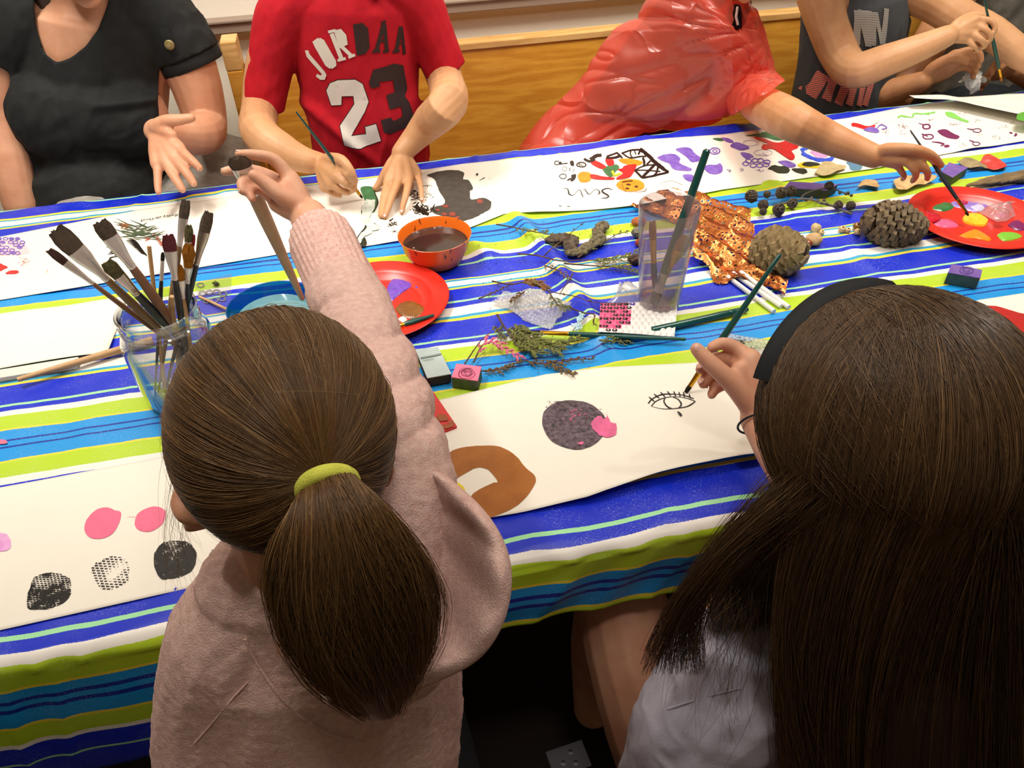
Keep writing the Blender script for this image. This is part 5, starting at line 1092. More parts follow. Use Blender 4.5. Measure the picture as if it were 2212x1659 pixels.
# --- cedar sprigs and twigs
cedar = mat('cedar_green', '74743a', .8, col2='565a2a', vscale=90, bump=.4); cedarb = mat('cedar_brown', '7e6238', .85, col2='5a4426', vscale=90); cedarr = mat('cedar_red_paint', '8a4228', .7, col2='6a5a2c', vscale=70); cedarp = mat('cedar_pink_paint', 'e06a90', .5, col2='c85a7c', vscale=70); cedarw = mat('cedar_pale_blue', 'bcdcec', .5)
twb = mat('twig_brown', '6a4a34', .8, col2='4a3426', vscale=100, bump=.5)
def sprig(path, h, label, fm, nb=14, L=14, stem=.0011, seed=1, f0=.25, droop=.3, name='cedar_sprig', sub=5, sm=None, cat='sprig', wl=1.0):
    """woody stem with flat scaly side fronds"""
    R = random.Random(seed); W = catmull(pathc(path, h), 5); e = empty(name, (W[0].x, W[0].y, min(w.z for w in W)), label, cat)
    MB().tube(W, [stem*(1.25-.8*i/len(W)) for i in range(len(W))], 6).obj('stem', sm or twb, e)
    mb = MB(); n = len(W); dep = (W[0]-CC).dot(CF); px = dep/FPX
    if nb:
        for k in range(nb):
            t = f0+(1-f0)*k/nb; i = min(n-2, int(t*(n-1))); p = W[i].lerp(W[i+1], t*(n-1)-i); d = (W[min(n-1, i+1)]-W[max(0, i-1)]).normalized()
            sgn = 1 if k % 2 else -1; s = Vector((-d.y, d.x, 0)).normalized()*sgn
            br = (d*R.uniform(.7, 1.1)+s*R.uniform(.5, .9)+Vector((0, 0, R.uniform(-.1, .5)))).normalized(); l = L*px*R.uniform(.6, 1.2)*(1.15-.5*t)
            q = [p, p+br*l*.5+Vector((0, 0, .002)), p+br*l+d*l*.15-Vector((0, 0, droop*.004))]
            mb.tube(catmull(q, 3), [.0009*wl]*3+[.0013*wl]*2+[.0007]*2, 5, flat=.5)
            for m_ in range(sub):
                u = (m_+1)/(sub+.5); c0 = q[0].lerp(q[2], u); s2 = Vector((-br.y, br.x, 0)).normalized()*(1 if m_ % 2 else -1)
                e2 = c0+(br*.9+s2*.7+Vector((0, 0, R.uniform(-.2, .4)))).normalized()*l*.34*(1.2-u*.6); mb.tube([c0, c0.lerp(e2, .55), e2], [.0007, .0013*wl, .0005], 5, flat=.5)
        V = np.array([tuple(v) for v in mb.V]); V[:, 2] = np.maximum(V[:, 2], ZT+.0015); mb.V = [tuple(v) for v in V]
        mb.obj('fronds', fm, e, fix=False)
    return e
c = lambda pts: cr(1000, 440, 5.267, pts)
sprig(c([(380, 235), (560, 265), (700, 300), (880, 330), (1050, 350)]), .012, 'cedar sprig draped over the cloth ridge, topmost of the pile', cedar, 12, 20, seed=2, f0=.35)
sprig(c([(930, 590), (1000, 520), (1150, 400), (1280, 290), (1400, 200)]), [.008, .012, .02, .014, .01], 'bare brown twig crossing the brown bark piece', cedarb, 5, 12, seed=3, f0=.3, name='twig', cat='twig', sub=2)
sprig(c([(1310, 610), (1450, 520), (1620, 430), (1750, 350), (1900, 310)]), .008, 'light cedar sprig right of the dark bark piece', cedar, 14, 14, seed=4, f0=.1, sub=2)
sprig(c([(620, 570), (850, 590), (1100, 650), (1400, 640), (1600, 650), (1800, 620), (2010, 560)]), [.014, .016, .008, .006, .006, .008, .01], 'longest cedar twig with green fronds touching the tumbler', cedar, 22, 26, seed=5, f0=.55)
sprig(c([(1150, 680), (1400, 700), (1700, 720), (1850, 740), (2000, 770)]), .006, 'low cedar frond along the white stripe by the tumbler', cedar, 16, 18, seed=6, f0=.35)
sprig(c([(1250, 790), (1200, 880), (1130, 980), (1100, 1040)]), .010, 'small forked twig on the cloth beside the bubble wrap', cedarb, 0, 8, seed=7, f0=.2, name='twig', cat='twig')
sprig(c([(930, 705), (1050, 745), (1150, 800), (1220, 870)]), .010, 'brown cedar tip lying on the yellow and teal stripes', cedarb, 12, 12, seed=8, f0=.05, sub=3)
sprig(c([(330, 880), (450, 905), (560, 920), (700, 890), (820, 930), (1000, 1000), (1300, 1060), (1480, 1120), (1900, 1135)]), [.008, .008, .010, .014, .018, .018, .016, .012, .012], 'long thin twig reaching across the bubble wrap', cedarb, 6, 10, seed=9, f0=.05, name='twig', cat='twig', sub=2)
sprig(c([(680, 900), (760, 900), (860, 920), (960, 980)]), .020, 'red-painted cedar tuft on the crumpled bubble wrap', cedarr, 22, 18, seed=10, f0=.0, sub=6, wl=1.5)
sprig(c([(700, 1000), (620, 1060), (540, 1120)]), .020, 'brown cedar tip hanging over the left of the bubble wrap', cedarb, 8, 12, seed=11, f0=.2)
sprig(c([(980, 1000), (1040, 1100), (1120, 1180), (1200, 1190)]), .020, 'tangled olive cedar tuft on the right of the bubble wrap', cedar, 12, 20, seed=12, f0=.2, sub=4)
sprig(c([(180, 1080), (280, 1040), (420, 980), (560, 910)]), .006, 'thin twig with a red scrap left of the bubble wrap', cedarb, 8, 9, seed=13, f0=.3, name='twig', cat='twig', sub=1)
c = lambda pts: cr(1000, 600, 5.267, pts)
sprig(c([(390, 420), (470, 560), (580, 690), (600, 780)]), [.008, .012, .014, .012], 'dark upright twig at the left of the cedar pile', cedar, 6, 16, seed=14, f0=.3, stem=.0016)
sprig(c([(600, 530), (680, 620), (800, 700), (950, 780), (1100, 830)]), .012, 'thick olive cedar frond under the gold-ferruled brush', cedar, 24, 30, seed=15, f0=.0, sub=7, wl=1.5)
sprig(c([(560, 560), (640, 680), (720, 780), (860, 860)]), .010, 'olive cedar frond left of the thick one, under the brush tip', cedar, 22, 28, seed=16, f0=.0, sub=7, wl=1.4)
sprig(c([(370, 560), (420, 640), (470, 700)]), .010, 'small olive cedar tip at the pile edge nearest the plate', cedar, 8, 18, seed=17, f0=.0, wl=1.3)
sprig(c([(1000, 740), (1120, 760), (1250, 720), (1330, 690)]), .010, 'olive cedar frond below the brush ferrule', cedar, 14, 22, seed=18, f0=.0, sub=5, wl=1.3)
sprig(c([(120, 960), (220, 770), (330, 730), (430, 780), (560, 850), (660, 910)]), [.006, .014, .016, .012, .010, .008], 'cedar sprig painted bright pink behind the rose stamp', cedarp, 18, 20, seed=19, f0=.1, sub=5, wl=1.3)
sprig(c([(20, 980), (100, 860), (200, 720), (320, 610)]), [.006, .012, .016, .016], 'bare twig rising behind the rose stamp', cedarb, 0, seed=20, name='twig', cat='twig')
sprig(c([(220, 1060), (400, 1050), (550, 1000), (680, 930)]), .005, 'brown cedar sprig nearest the rose stamp on the blue stripe', cedarb, 16, 16, seed=21, f0=.05, sub=3, wl=1.2)
sprig(c([(700, 940), (900, 980), (1100, 960), (1300, 930), (1500, 925)]), .005, 'pale brown cedar sprig stretched along the blue stripe', cedarb, 18, 14, seed=22, f0=.05, sub=3)
sprig(c([(950, 940), (1050, 1000), (1150, 1060), (1280, 1100)]), .005, 'olive-brown cedar tip reaching toward the near paper', cedarb, 12, 20, seed=23, f0=.05, sub=3, wl=1.3)
sprig(c([(1260, 600), (1300, 540), (1340, 470), (1350, 430)]), .012, 'little cedar tip painted pale blue', cedarw, 12, 14, seed=24, f0=.0, sub=4, wl=1.5)
sprig(c([(1550, 710), (1680, 720), (1800, 720), (1900, 715)]), .004, 'olive cedar tip under the green brush handle', cedar, 8, 22, seed=25, f0=.0, sub=4, wl=1.3)
sprig(c([(1230, 350), (1380, 400), (1500, 420), (1480, 500), (1530, 550)]), .008, 'curved brown twig beside the pink printed bubble wrap', cedarb, 3, 10, seed=26, f0=.5, name='twig', cat='twig', sub=2)
# loose needles and crumbs
mb = MB(); R = random.Random(4)
for k in range(170):
    px, py = R.choice([(1150, 590, 120, 60), (1130, 730, 160, 60), (1260, 500, 120, 60)])[:2]; px += R.gauss(0, 70); py += R.gauss(0, 34); p = Pc(px, py, .0012); a_ = R.uniform(0, PI); l = R.uniform(.001, .0045)
    mb.tube([p, p+Vector((math.cos(a_)*l, math.sin(a_)*l, .0003))], [.0005, .0003], 4)
o = mb.obj('needle_litter', mat('needle_dark', '2c3020', .8, col2='6a5a34', vscale=80), None, fix=False); setp(o, 'scattered dark needles and crumbs around the cedar pile', 'needles', kind='stuff')
# ------------------------------------------------------------------ people
def skin(name, c, c2, rough=.5): return mat('skin_'+name, c, rough, .4, col2=c2, vscale=22, bump=.25, bscale=420, bdist=.0005, sss=.12)
SK1 = skin('rosy', 'd6a080', 'ca8e6e'); SK2 = skin('warm', 'cd9c72', 'c08c62'); SK3 = skin('tan', 'c68f64', 'b67c52'); SK4 = skin('fair', 'd8a688', 'cc9074')
nailm = mat('nail', 'e0b0a0', .25, .6)
def cloth(name, c, c2=None, rough=.85, bump=.4, bs=500, vs=40, bd=.0008): return mat('cloth_'+name, c, rough, .25, col2=c2 or c, vscale=vs, bump=bump, bscale=bs, bdist=bd)
CRa, CUa, CFa, CCa = (np.array(v[:]) for v in (CR, CU, CF, CC))
def pix(V):
    v = np.asarray(V)-CCa; d = v@CFa; return 1106+FPX*(v@CRa)/d, 829.5-FPX*(v@CUa)/d, d
def inpoly(x, y, poly):
    c = np.zeros(len(x), bool); n = len(poly)
    for i in range(n):
        (x1, y1), (x2, y2) = poly[i-1], poly[i]; m = ((y1 > y) != (y2 > y)); xi = (x2-x1)*(y-y1)/((y2-y1) or 1e-9)+x1; c ^= m & (x < xi)
    return c
def finger(pts, r, n=10): return tube_mesh(pts, r, n, 1, None, 3)
def hand_prims(W, fing, sc=1., thumb=None, palm_r=.011, up=None, wr=.019, extra=()):
    """W wrist; fing: four [MCP, PIP, DIP, TIP]; thumb [CMC, MCP, IP, TIP]; world points"""
    pr = []; rs = [(.0086, .0078, .0070, .0060), (.0090, .0082, .0073, .0062), (.0086, .0078, .0070, .0060), (.0076, .0068, .0062, .0053)]
    for k, f in enumerate(fing):
        r = [q*sc for q in rs[k]]; b = Vector(W).lerp(Vector(f[0]), .25)
        pr.append(tube_mesh([b, Vector(W).lerp(Vector(f[0]), .65), f[0]], [palm_r*1.05*sc, palm_r*1.1*sc, palm_r*.95*sc], 12, 1, None, 2))
        pr.append(tube_mesh([Vector(W).lerp(Vector(f[0]), .8)]+list(f), [r[0]*1.12, r[0]*1.12]+r[1:], 12, 1, None, 3))
    for a, b in ((0, 1), (1, 2), (2, 3)):   # webbing between the knuckles
        m = Vector(fing[a][0]).lerp(Vector(fing[b][0]), .5); pr.append(tube_mesh([Vector(W).lerp(m, .35), Vector(W).lerp(m, .95)], [palm_r*sc, palm_r*.85*sc], 10, 1))
    if thumb:
        r = [.0125*sc, .0105*sc, .0092*sc, .0072*sc]
        pr.append(tube_mesh([Vector(W).lerp(Vector(thumb[0]), .5)]+list(thumb), [r[0]]+r, 12, 1, None, 3))
        pr.append(tube_mesh([thumb[0], Vector(thumb[1]).lerp(Vector(fing[0][0]), .5)], [.012*sc, .009*sc], 10, 1))
    return pr
def nails(parent, tips, r=.0042, off=None):
    """tips: (tip, previous joint, outward direction)"""
    for T, D, o in tips:
        T, D, o = Vector(T), Vector(D), Vector(o); a = (T-D).normalized(); n = (o-a*o.dot(a)).normalized(); s = a.cross(n); R = Matrix((s, a, n)).transposed()
        MB().add(*ell_mesh(T+a*r*.15+n*(off or r*1.3), (r*.82, r*1.05, r*.28), R, 16, 8)).obj('fingernail', nailm, parent)
def head_prims(c, f, up, s=1.0):
    """skull, jaw, nose, lips, ears; c = head centre, f = facing, up = crown direction"""
    c, f, up = Vector(c), Vector(f).normalized(), Vector(up).normalized(); up = (up-f*f.dot(up)).normalized(); r = f.cross(up); R = Matrix((r, f, up)).transposed()
    w = lambda x, y, z: c+(r*x+f*y+up*z)*s
    pr = [ell_mesh(w(0, -.012, .025), (.074*s, .094*s, .088*s), R), ell_mesh(w(0, .022, -.045), (.054*s, .062*s, .062*s), R), ell_mesh(w(0, .060, -.092), (.022*s, .020*s, .016*s), R),
          tube_mesh([w(0, .083, .010), w(0, .097, -.018), w(0, .108, -.034)], [.008*s, .010*s, .013*s], 10, .9), ell_mesh(w(-.012, .093, -.038), (.008*s, .010*s, .007*s), R), ell_mesh(w(.012, .093, -.038), (.008*s, .010*s, .007*s), R),
          tube_mesh([w(-.022, .076, -.060), w(0, .088, -.058), w(.022, .076, -.060)], [.005*s, .0075*s, .005*s], 10), tube_mesh([w(-.02, .076, -.068), w(0, .087, -.070), w(.02, .076, -.068)], [.005*s, .0075*s, .005*s], 10),
          tube_mesh([w(-.045, .068, .022), w(-.02, .082, .026)], [.008*s, .010*s], 8, .6), tube_mesh([w(.045, .068, .022), w(.02, .082, .026)], [.008*s, .010*s], 8, .6)]
    for sx in (-1, 1):
        pr.append(tube_mesh([w(.072*sx, -.002, .014), w(.082*sx, -.016, .020), w(.083*sx, -.020, -.004), w(.075*sx, -.006, -.026), w(.071*sx, .002, -.024)], [.006*s, .007*s, .006*s, .006*s, .005*s], 10, .8, None, 3))
    return pr, w, R
def face_parts(parent, w, R, s, hairm, browm=None, hair='short'):
    for sx in (-1, 1):
        MB().add(*ell_mesh(w(.030*sx, .0665, .004), (.0115*s, .0115*s, .0095*s), R, 16, 10)).obj('eyeball', mat('eye_white', 'ece8e2', .2), parent)
        MB().add(*ell_mesh(w(.030*sx, .0772, .002), (.0048*s, .0018*s, .0048*s), R, 16, 8)).obj('iris', mat('eye_iris', '3a2a1c', .15), parent)
        MB().tube([w(.046*sx, .072, .020), w(.030*sx, .083, .025), w(.016*sx, .086, .021)], [.0016*s, .0026*s, .0018*s], 8, flat=.6).obj('eyebrow', hairm, parent)
    MB().tube([w(-.021, .083, -.064), w(0, .0945, -.0635), w(.021, .083, -.064)], [.0012*s, .0022*s, .0012*s], 8).obj('mouth', mat('lip', 'b05c50', .4), parent)
hairbrown = mat('hair_short_brown', '3c2818', .55, col2='2a1a10', vscale=70, bump=1, bscale=260, stretch=(1, 1, .15))
def hair_cap(parent, w, R, s, m, long=False, name='hair'):
    pr = [ell_mesh(w(0, -.020, .038), (.083*s, .098*s, .088*s), R), ell_mesh(w(0, -.045, .0), (.080*s, .070*s, .080*s), R), tube_mesh([w(-.05, .055, .085), w(0, .074, .088), w(.05, .055, .085)], [.016*s]*3, 10, .8)]
    if long: pr += [tube_mesh([w(.07*k, -.02, .02), w(.085*k, -.02, -.08), w(.088*k, -.01, -.16)], [.03*s, .032*s, .018*s], 12, .8) for k in (-1, 1)]+[tube_mesh([w(0, -.06, .0), w(0, -.085, -.1), w(0, -.085, -.18)], [.07*s, .065*s, .04*s], 14, .5)]
    blob(name, pr, m, parent, .004, 2, lambda V, N: .0035*fbm(V*np.array([1, 1, .3]), 90, 3, 2))
def sit_legs(x, y, z=.535, dx=.085, kn=.27, r=.066, front=-1):
    pr = []
    for s_ in (-1, 1):
        pr += [T_([Vector((x+dx*s_, y, z)), Vector((x+dx*s_*1.1, y+front*kn*.6, z+.005)), Vector((x+dx*s_*1.15, y+front*kn, z-.01))], [r*1.1, r*.9, r*.75]), T_([Vector((x+dx*s_*1.15, y+front*kn, z-.01)), Vector((x+dx*s_*1.15, y+front*kn*1.02, .28)), Vector((x+dx*s_*1.15, y+front*kn, .07))], [r*.75, r*.66, r*.5]),
               T_([Vector((x+dx*s_*1.15, y+front*kn, .04)), Vector((x+dx*s_*1.2, y+front*(kn+.11), .03))], [r*.5, r*.42])]
    return pr
def shorts(parent, x, y, m, z=.535, dx=.085, kn=.27, r=.066, front=-1):
    blob('shorts', [T_([Vector((x+dx*s_, y, z)), Vector((x+dx*s_*1.1, y+front*kn*.75, z+.005))], [r*1.3, r*1.12]) for s_ in (-1, 1)]+[E_((x, y, z+.02), (.15, .10, .08))], m, parent, .007, 3)
def Yp(lst): return [PY(a, b, y) for a, b, y in lst]
def folds(V, dirn, freq, amp, seed, sharp=2, st=.75):
    """cloth creases running along dirn"""
    d = np.array(Vector(dirn).normalized()[:]); A = V-np.outer(V@d, d)*st; n = fbm(A, freq, 3, seed); return amp*((1-np.abs(n))**sharp-.55)
def solid(o, th=.0018):
    m = o.modifiers.new('solid', 'SOLIDIFY'); m.thickness = th; m.offset = -1; return o
# ---------------------------------------------------------------- woman in the black top
YL = 1.84
lady = empty('person', (PY(215, 380, YL).x, YL, 0), 'woman in a black short-sleeved top at the far left, open palm held out', 'person')
Wl = PY(338, 283, 1.60)
def LH(x, y, d=0): return PD(x, y, (Wl-CC).dot(CF)+d)
fl = [[LH(386, 322, -.03), LH(404, 338, -.045), LH(419, 351, -.05), LH(431, 363, -.05)], [LH(377, 341, -.035), LH(394, 362, -.05), LH(409, 382, -.055), LH(418, 396, -.055)], [LH(361, 352, -.035), LH(374, 378, -.05), LH(386, 397, -.055), LH(394, 410, -.055)], [LH(341, 354, -.03), LH(341, 378, -.04), LH(341, 398, -.045), LH(342, 415, -.05)]]
th = [LH(337, 274, -.018), LH(358, 262, -.03), LH(385, 259, -.035), LH(413, 255, -.035)]
hc = PY(150, -150, 1.76); hp, hw, hR = head_prims(hc, (.1, -1, -.35), (0, .25, 1), 1.02)
torso = [(240, 520, YL+.02), (225, 430, YL), (205, 330, YL), (205, 230, YL), (212, 130, YL), (212, 40, YL), (200, -10, YL)]
tr_ = [.17, .172, .165, .155, .15, .145, .11]
body = [T_(Yp(torso), [r-.008 for r in tr_], flat=.66, up=(0, 1, 0)), T_(Yp([(200, 40, YL), (190, -40, YL), (165, -110, 1.80)]), [.075, .052, .050]),
        E_(PY(125, 250, YL-.055), (.085, .07, .085)), E_(PY(275, 250, YL-.055), (.085, .07, .085)), E_(PY(200, 245, YL-.06), (.09, .06, .075)),
        T_(Yp([(350, 45, YL), (412, 150, YL-.02), (444, 265, YL-.05)])+[PY(430, 292, 1.70), PY(372, 290, 1.63), Wl], [.062, .057, .046, .042, .032, .024]),
        T_(Yp([(70, 40, YL), (12, 120, YL), (-2, 240, YL-.03), (20, 340, YL-.08), (45, 440, YL-.12), (70, 500, YL-.12)]), [.062, .056, .046, .042, .036, .030]),
        T_([PY(150, 40, YL), PY(215, 60, YL), PY(300, 30, YL)], [.07, .08, .07], flat=.7, up=(0, 1, 0)),
        T_([Vector((-.62, 1.86, .56)), Vector((-.60, 1.62, .60)), Vector((-.58, 1.42, .58)), Vector((-.58, 1.40, .12))], [.10, .085, .065, .045]), T_([Vector((-.40, 1.86, .56)), Vector((-.38, 1.62, .60)), Vector((-.38, 1.42, .58)), Vector((-.38, 1.40, .12))], [.10, .085, .065, .045])]
body += hp+hand_prims(Wl, fl, 1.22, th, .0125)
bl = blob('body', body, SK1, lady, .0028, 7)
nails(bl, [(fl[0][3], fl[0][2], (.2, -.8, -.4)), (fl[1][3], fl[1][2], (.2, -.8, -.5)), (th[3], th[2], (0, -.2, 1))], .0040)
face_parts(lady, hw, hR, 1.02, hairbrown); hair_cap(lady, hw, hR, 1.02, hairbrown, True)
blackc = cloth('black_jersey', '1d1e1e', '242626', .8, .3)
neck = [(70, -200), (76, 0), (78, 60), (95, 110), (120, 133), (150, 122), (185, 95), (212, 55), (232, 0), (240, -200)]
sh = [T_(Yp(torso), tr_, flat=.68, up=(0, 1, 0)), E_(PY(120, 250, YL-.055), (.092, .078, .095)), E_(PY(285, 250, YL-.055), (.092, .078, .095)), E_(PY(200, 245, YL-.062), (.11, .07, .085)), T_([PY(110, 0, YL), PY(215, 55, YL), PY(320, 20, YL)], [.075, .088, .072], flat=.72, up=(0, 1, 0)),
      T_(Yp([(300, 20, YL), (352, 45, YL), (400, 105, YL-.01), (440, 180, YL-.02)]), [.075, .074, .068, .064]), T_(Yp([(120, 20, YL), (70, 40, YL), (14, 110, YL), (0, 200, YL)]), [.07, .072, .066, .062]),
      E_(PY(215, 400, YL-.04), (.17, .12, .10))]
sa, sb = PY(398, 122, YL-.01), PY(440, 200, YL-.02); sd = np.array(((sb-sa).normalized())[:])
sa2, sb2 = PY(16, 125, YL), PY(4, 190, YL); sd2 = np.array(((sb2-sa2).normalized())[:])
def keep(V):
    x, y, d = pix(V); k = ~(inpoly(x, y, neck) & (V[:, 1] < YL+.02)); k &= ~(V[:, 2] > PY(200, -22, YL).z+.03)
    m = x > 330; k &= ~(m & ((V-np.array(sa[:]))@sd > .002) & (y < 330) & (x > 345)); q_ = (V-np.array(sa2[:]))@sd2; k &= ~((np.linalg.norm(V-np.array(sa2[:])-np.outer(q_, sd2), axis=1) < .078) & (q_ > .002) & (x < 20) & (y < 260)); return k
def dl(V, N):
    x, y, d = pix(V)
    a = folds(V, (1, 0, .35), 16, .009, 3)*np.clip((y-150)/150, 0, 1); b_ = folds(V, (.6, 0, 1), 20, .006, 9)
    c_ = .012*np.exp(-((y-(232-.12*(x-200)))/10)**2)*np.clip((x-180)/60, 0, 1)*np.clip((390-x)/40, 0, 1)
    return a+b_+c_
o = solid(blob('shirt', sh, blackc, lady, .0045, 14, dl, keep), .002)
# rolled cuff, tab and button on the sleeve
cc_ = PY(412, 132, YL-.01); ax = (sb-sa).normalized()
MB().lathe([(.066, -.014), (.0675, -.012), (.0675, .010), (.066, .012), (.064, .010), (.064, -.012)], cc_, 40, ax, closed=True).obj('rolled_cuff', blackc, lady)
bt = PY(366, 97, YL-.085); MB().add(*ell_mesh(bt, (.010, .004, .010), None, 20, 8)).obj('button', mat('button_horn', '6a5c30', .3, col2='a09060', vscale=150), lady)
MB().tube([PY(352, 60, YL-.074), PY(366, 97, YL-.080), PY(385, 128, YL-.070)], [.010, .011, .011], 8, flat=.2, up=(0, 1, 0)).obj('sleeve_tab', blackc, lady)
blob('shorts', [T_([Vector((-.62, 1.90, .58)), Vector((-.60, 1.64, .62)), Vector((-.59, 1.52, .61))], [.125, .108, .095]), T_([Vector((-.40, 1.90, .58)), Vector((-.37, 1.66, .62)), Vector((-.36, 1.52, .61))], [.125, .108, .095]), T_([Vector((-.62, 1.86, .60)), Vector((-.40, 1.86, .60))], [.15, .15])], cloth('grey_shorts', 'a8a29a', '8c867e'), lady, .006, 4, lambda V, N: folds(V, (0, 1, .2), 20, .006, 2))
# ---------------------------------------------------------------- boy in the red jersey tee
YB_ = 1.76
boy = empty('person', (PY(800, 300, YB_).x, YB_, 0), 'child in a red number 23 tee, one hand flat on the paper, other painting', 'person')
Dp = lambda x, y, z: PZ(x, y, z)
def B_(x, y, z): return PZ(x, y, z)
W1 = B_(868, 330, .815)   # flat hand
f1 = [[B_(838, 393, .783), B_(829, 425, .775), B_(825, 448, .765), B_(822, 466, .759)], [B_(860, 391, .786), B_(846, 425, .778), B_(838, 450, .768), B_(832, 468, .759)], [B_(883, 387, .784), B_(877, 420, .778), B_(871, 442, .768), B_(868, 458, .759)], [B_(901, 375, .780), B_(908, 400, .774), B_(910, 417, .767), B_(911, 432, .759)]]
t1 = [B_(848, 350, .80), B_(832, 374, .785), B_(822, 393, .770), B_(811, 407, .760)]
W2 = B_(690, 352, .815)   # brush hand
f2 = [[B_(738, 360, .835), B_(752, 378, .835), B_(764, 392, .815), B_(766, 404, .80)], [B_(728, 382, .825), B_(748, 398, .815), B_(764, 408, .80), B_(760, 412, .79)], [B_(716, 398, .808), B_(736, 410, .80), B_(752, 416, .79), B_(742, 416, .785)], [B_(702, 405, .79), B_(720, 418, .782), B_(735, 422, .776), B_(726, 420, .774)]]
t2 = [B_(712, 342, .835), B_(738, 345, .855), B_(758, 370, .84), B_(767, 392, .82)]
bc = PY(795, -165, YB_-.06); bh, bw_, bR = head_prims(bc, (.02, -1, -.5), (0, .4, 1), .95)
tor = [(800, 450, YB_+.03), (800, 380, YB_+.02), (798, 280, YB_), (780, 190, YB_), (765, 90, YB_), (758, 10, YB_), (758, -35, YB_)]
trr = [.135, .138, .135, .130, .135, .135, .10]
bd = [T_(Yp(tor), [r-.010 for r in trr], flat=.62, up=(0, 1, 0)), T_(Yp([(760, 0, YB_), (765, -60, YB_-.01), (778, -120, YB_-.03)]), [.06, .042, .042]),
      T_(Yp([(625, 20, YB_), (580, 130, YB_), (562, 235, YB_-.02)])+[B_(560, 285, .86), B_(610, 325, .84), B_(655, 345, .825), W2], [.050, .044, .039, .037, .034, .026, .021], rs=4),
      T_(Yp([(890, 5, YB_), (930, 90, YB_), (962, 175, YB_-.03)])+[B_(968, 222, .92), B_(930, 262, .87), B_(895, 300, .835), W1], [.050, .044, .040, .038, .035, .026, .021], rs=4),
      T_([PY(640, 5, YB_), PY(758, 15, YB_), PY(880, -5, YB_)], [.06, .07, .06], flat=.7, up=(0, 1, 0)),
      ]+sit_legs(PY(800, 440, YB_).x, YB_+.02)
bd += bh+hand_prims(W1, f1, .92, t1, .0125)+hand_prims(W2, f2, .92, t2, .0125)
bb = blob('body', bd, SK2, boy, .0026, 8)
nails(bb, [(f1[k][3], f1[k][2], (0, -.3, 1)) for k in (1, 2, 3)], .0036)
face_parts(boy, bw_, bR, .95, hairbrown); hair_cap(boy, bw_, bR, .95, hairbrown)
shorts(boy, PY(800, 440, YB_).x, YB_+.02, cloth('black_shorts', '1a1a1e'))
redc = cloth('red_cotton', 'b81424', 'a81020', .85, .35, 600)
s_ = [T_(Yp(tor), trr, flat=.64, up=(0, 1, 0)), T_([PY(650, 0, YB_), PY(758, 12, YB_), PY(875, -8, YB_)], [.075, .082, .075], flat=.7, up=(0, 1, 0)), T_([PY(672, -12, YB_), PY(758, -45, YB_), PY(855, -20, YB_)], [.062, .075, .062], flat=.85, up=(0, 1, 0)),
      T_(Yp([(660, -5, YB_), (612, 45, YB_), (584, 140, YB_), (570, 225, YB_-.01), (566, 262, YB_-.01)]), [.064, .058, .048, .044, .044], rs=4), T_(Yp([(860, -15, YB_), (905, 25, YB_), (938, 95, YB_-.01), (962, 150, YB_-.02), (972, 190, YB_-.02)]), [.064, .058, .050, .046, .046], rs=4)]
p1a, p1b = PY(570, 218, YB_-.01), PY(562, 270, YB_-.01); d1 = np.array((p1b-p1a).normalized()[:]); c1_ = np.array(PY(567, 228, YB_-.01)[:])
p2a, p2b = PY(938, 95, YB_-.02), PY(965, 165, YB_-.02); d2 = np.array((p2b-p2a).normalized()[:]); c2_ = np.array(PY(957, 152, YB_-.02)[:])
def keep(V):
    x, y, d = pix(V); k = np.ones(len(V), bool); k &= ~((x < 625) & ((V-c1_)@d1 > 0)); k &= ~((x > 905) & ((V-c2_)@d2 > 0) & (y < 215)); k &= ~(np.hypot(V[:, 0]-PY(762, -60, YB_).x, V[:, 1]-YB_+.01) < np.clip((V[:, 2]-PY(760, -52, YB_).z)*3+.058, 0, .075)); k &= V[:, 2] > .62; return k
def db(V, N):
    x, y, d = pix(V); m = np.clip((x-620)/30, 0, 1)*np.clip((915-x)/30, 0, 1)
    a = folds(V, (.35, 0, 1), 17, .008, 5)*(.35+.65*np.clip((y-200)/120, 0, 1)); b_ = folds(V, (1, 0, .5), 15, .004, 8)*(1-m)
    l1 = .010*np.exp(-(((x-700)*.55-(y-255)*.62)/10)**2)*np.clip((y-180)/50, 0, 1)*np.clip((380-y)/60, 0, 1)
    return a+b_+l1*m
tee = solid(blob('tee_shirt', s_, redc, boy, .0042, 4, db, keep), .0018)
def hem_ring(c, d, r, m, parent, w=.012, flat=1, name='sleeve_hem'):
    MB().lathe([(r, -w), (r+.0012, -w+.001), (r+.0012, 0), (r, .001), (r-.002, 0), (r-.002, -w)], c, 40, d, closed=True).obj(name, m, parent)
# lettering, laid on the shirt front by casting along the view-independent -Y..+Y direction
bpy.context.view_layer.update()
def shirt_bvh(o):
    from mathutils.bvhtree import BVHTree
    off = wloc(o); vs = [v.co+off for v in o.data.vertices]; return BVHTree.FromPolygons(vs, [list(p.vertices) for p in o.data.polygons])
def decal(bvh, polys, name, m, parent, h=.0012, Yplane=1.6, res=.006):
    """outlines in photo pixels, dropped straight back (+Y) onto the cloth"""
    mb = MB()
    for poly in polys:
        W = [PY(x, y, YB_-.08) if Yplane is None else PY(x, y, Yplane) for x, y in poly]
        V, F = poly_grid([(w.x, w.z) for w in W], lambda x, y: x*0, res); VV = []
        for v in V:
            h_ = bvh.ray_cast(Vector((v[0], 1.2, v[1])), Vector((0, 1, 0)))
            VV.append((v[0], (h_[0].y if h_[0] is not None else Yplane)-h, v[1]))
        mb.add(VV, [f[::-1] for f in F])
    o = mb.obj(name, m, parent, fix=False); return o
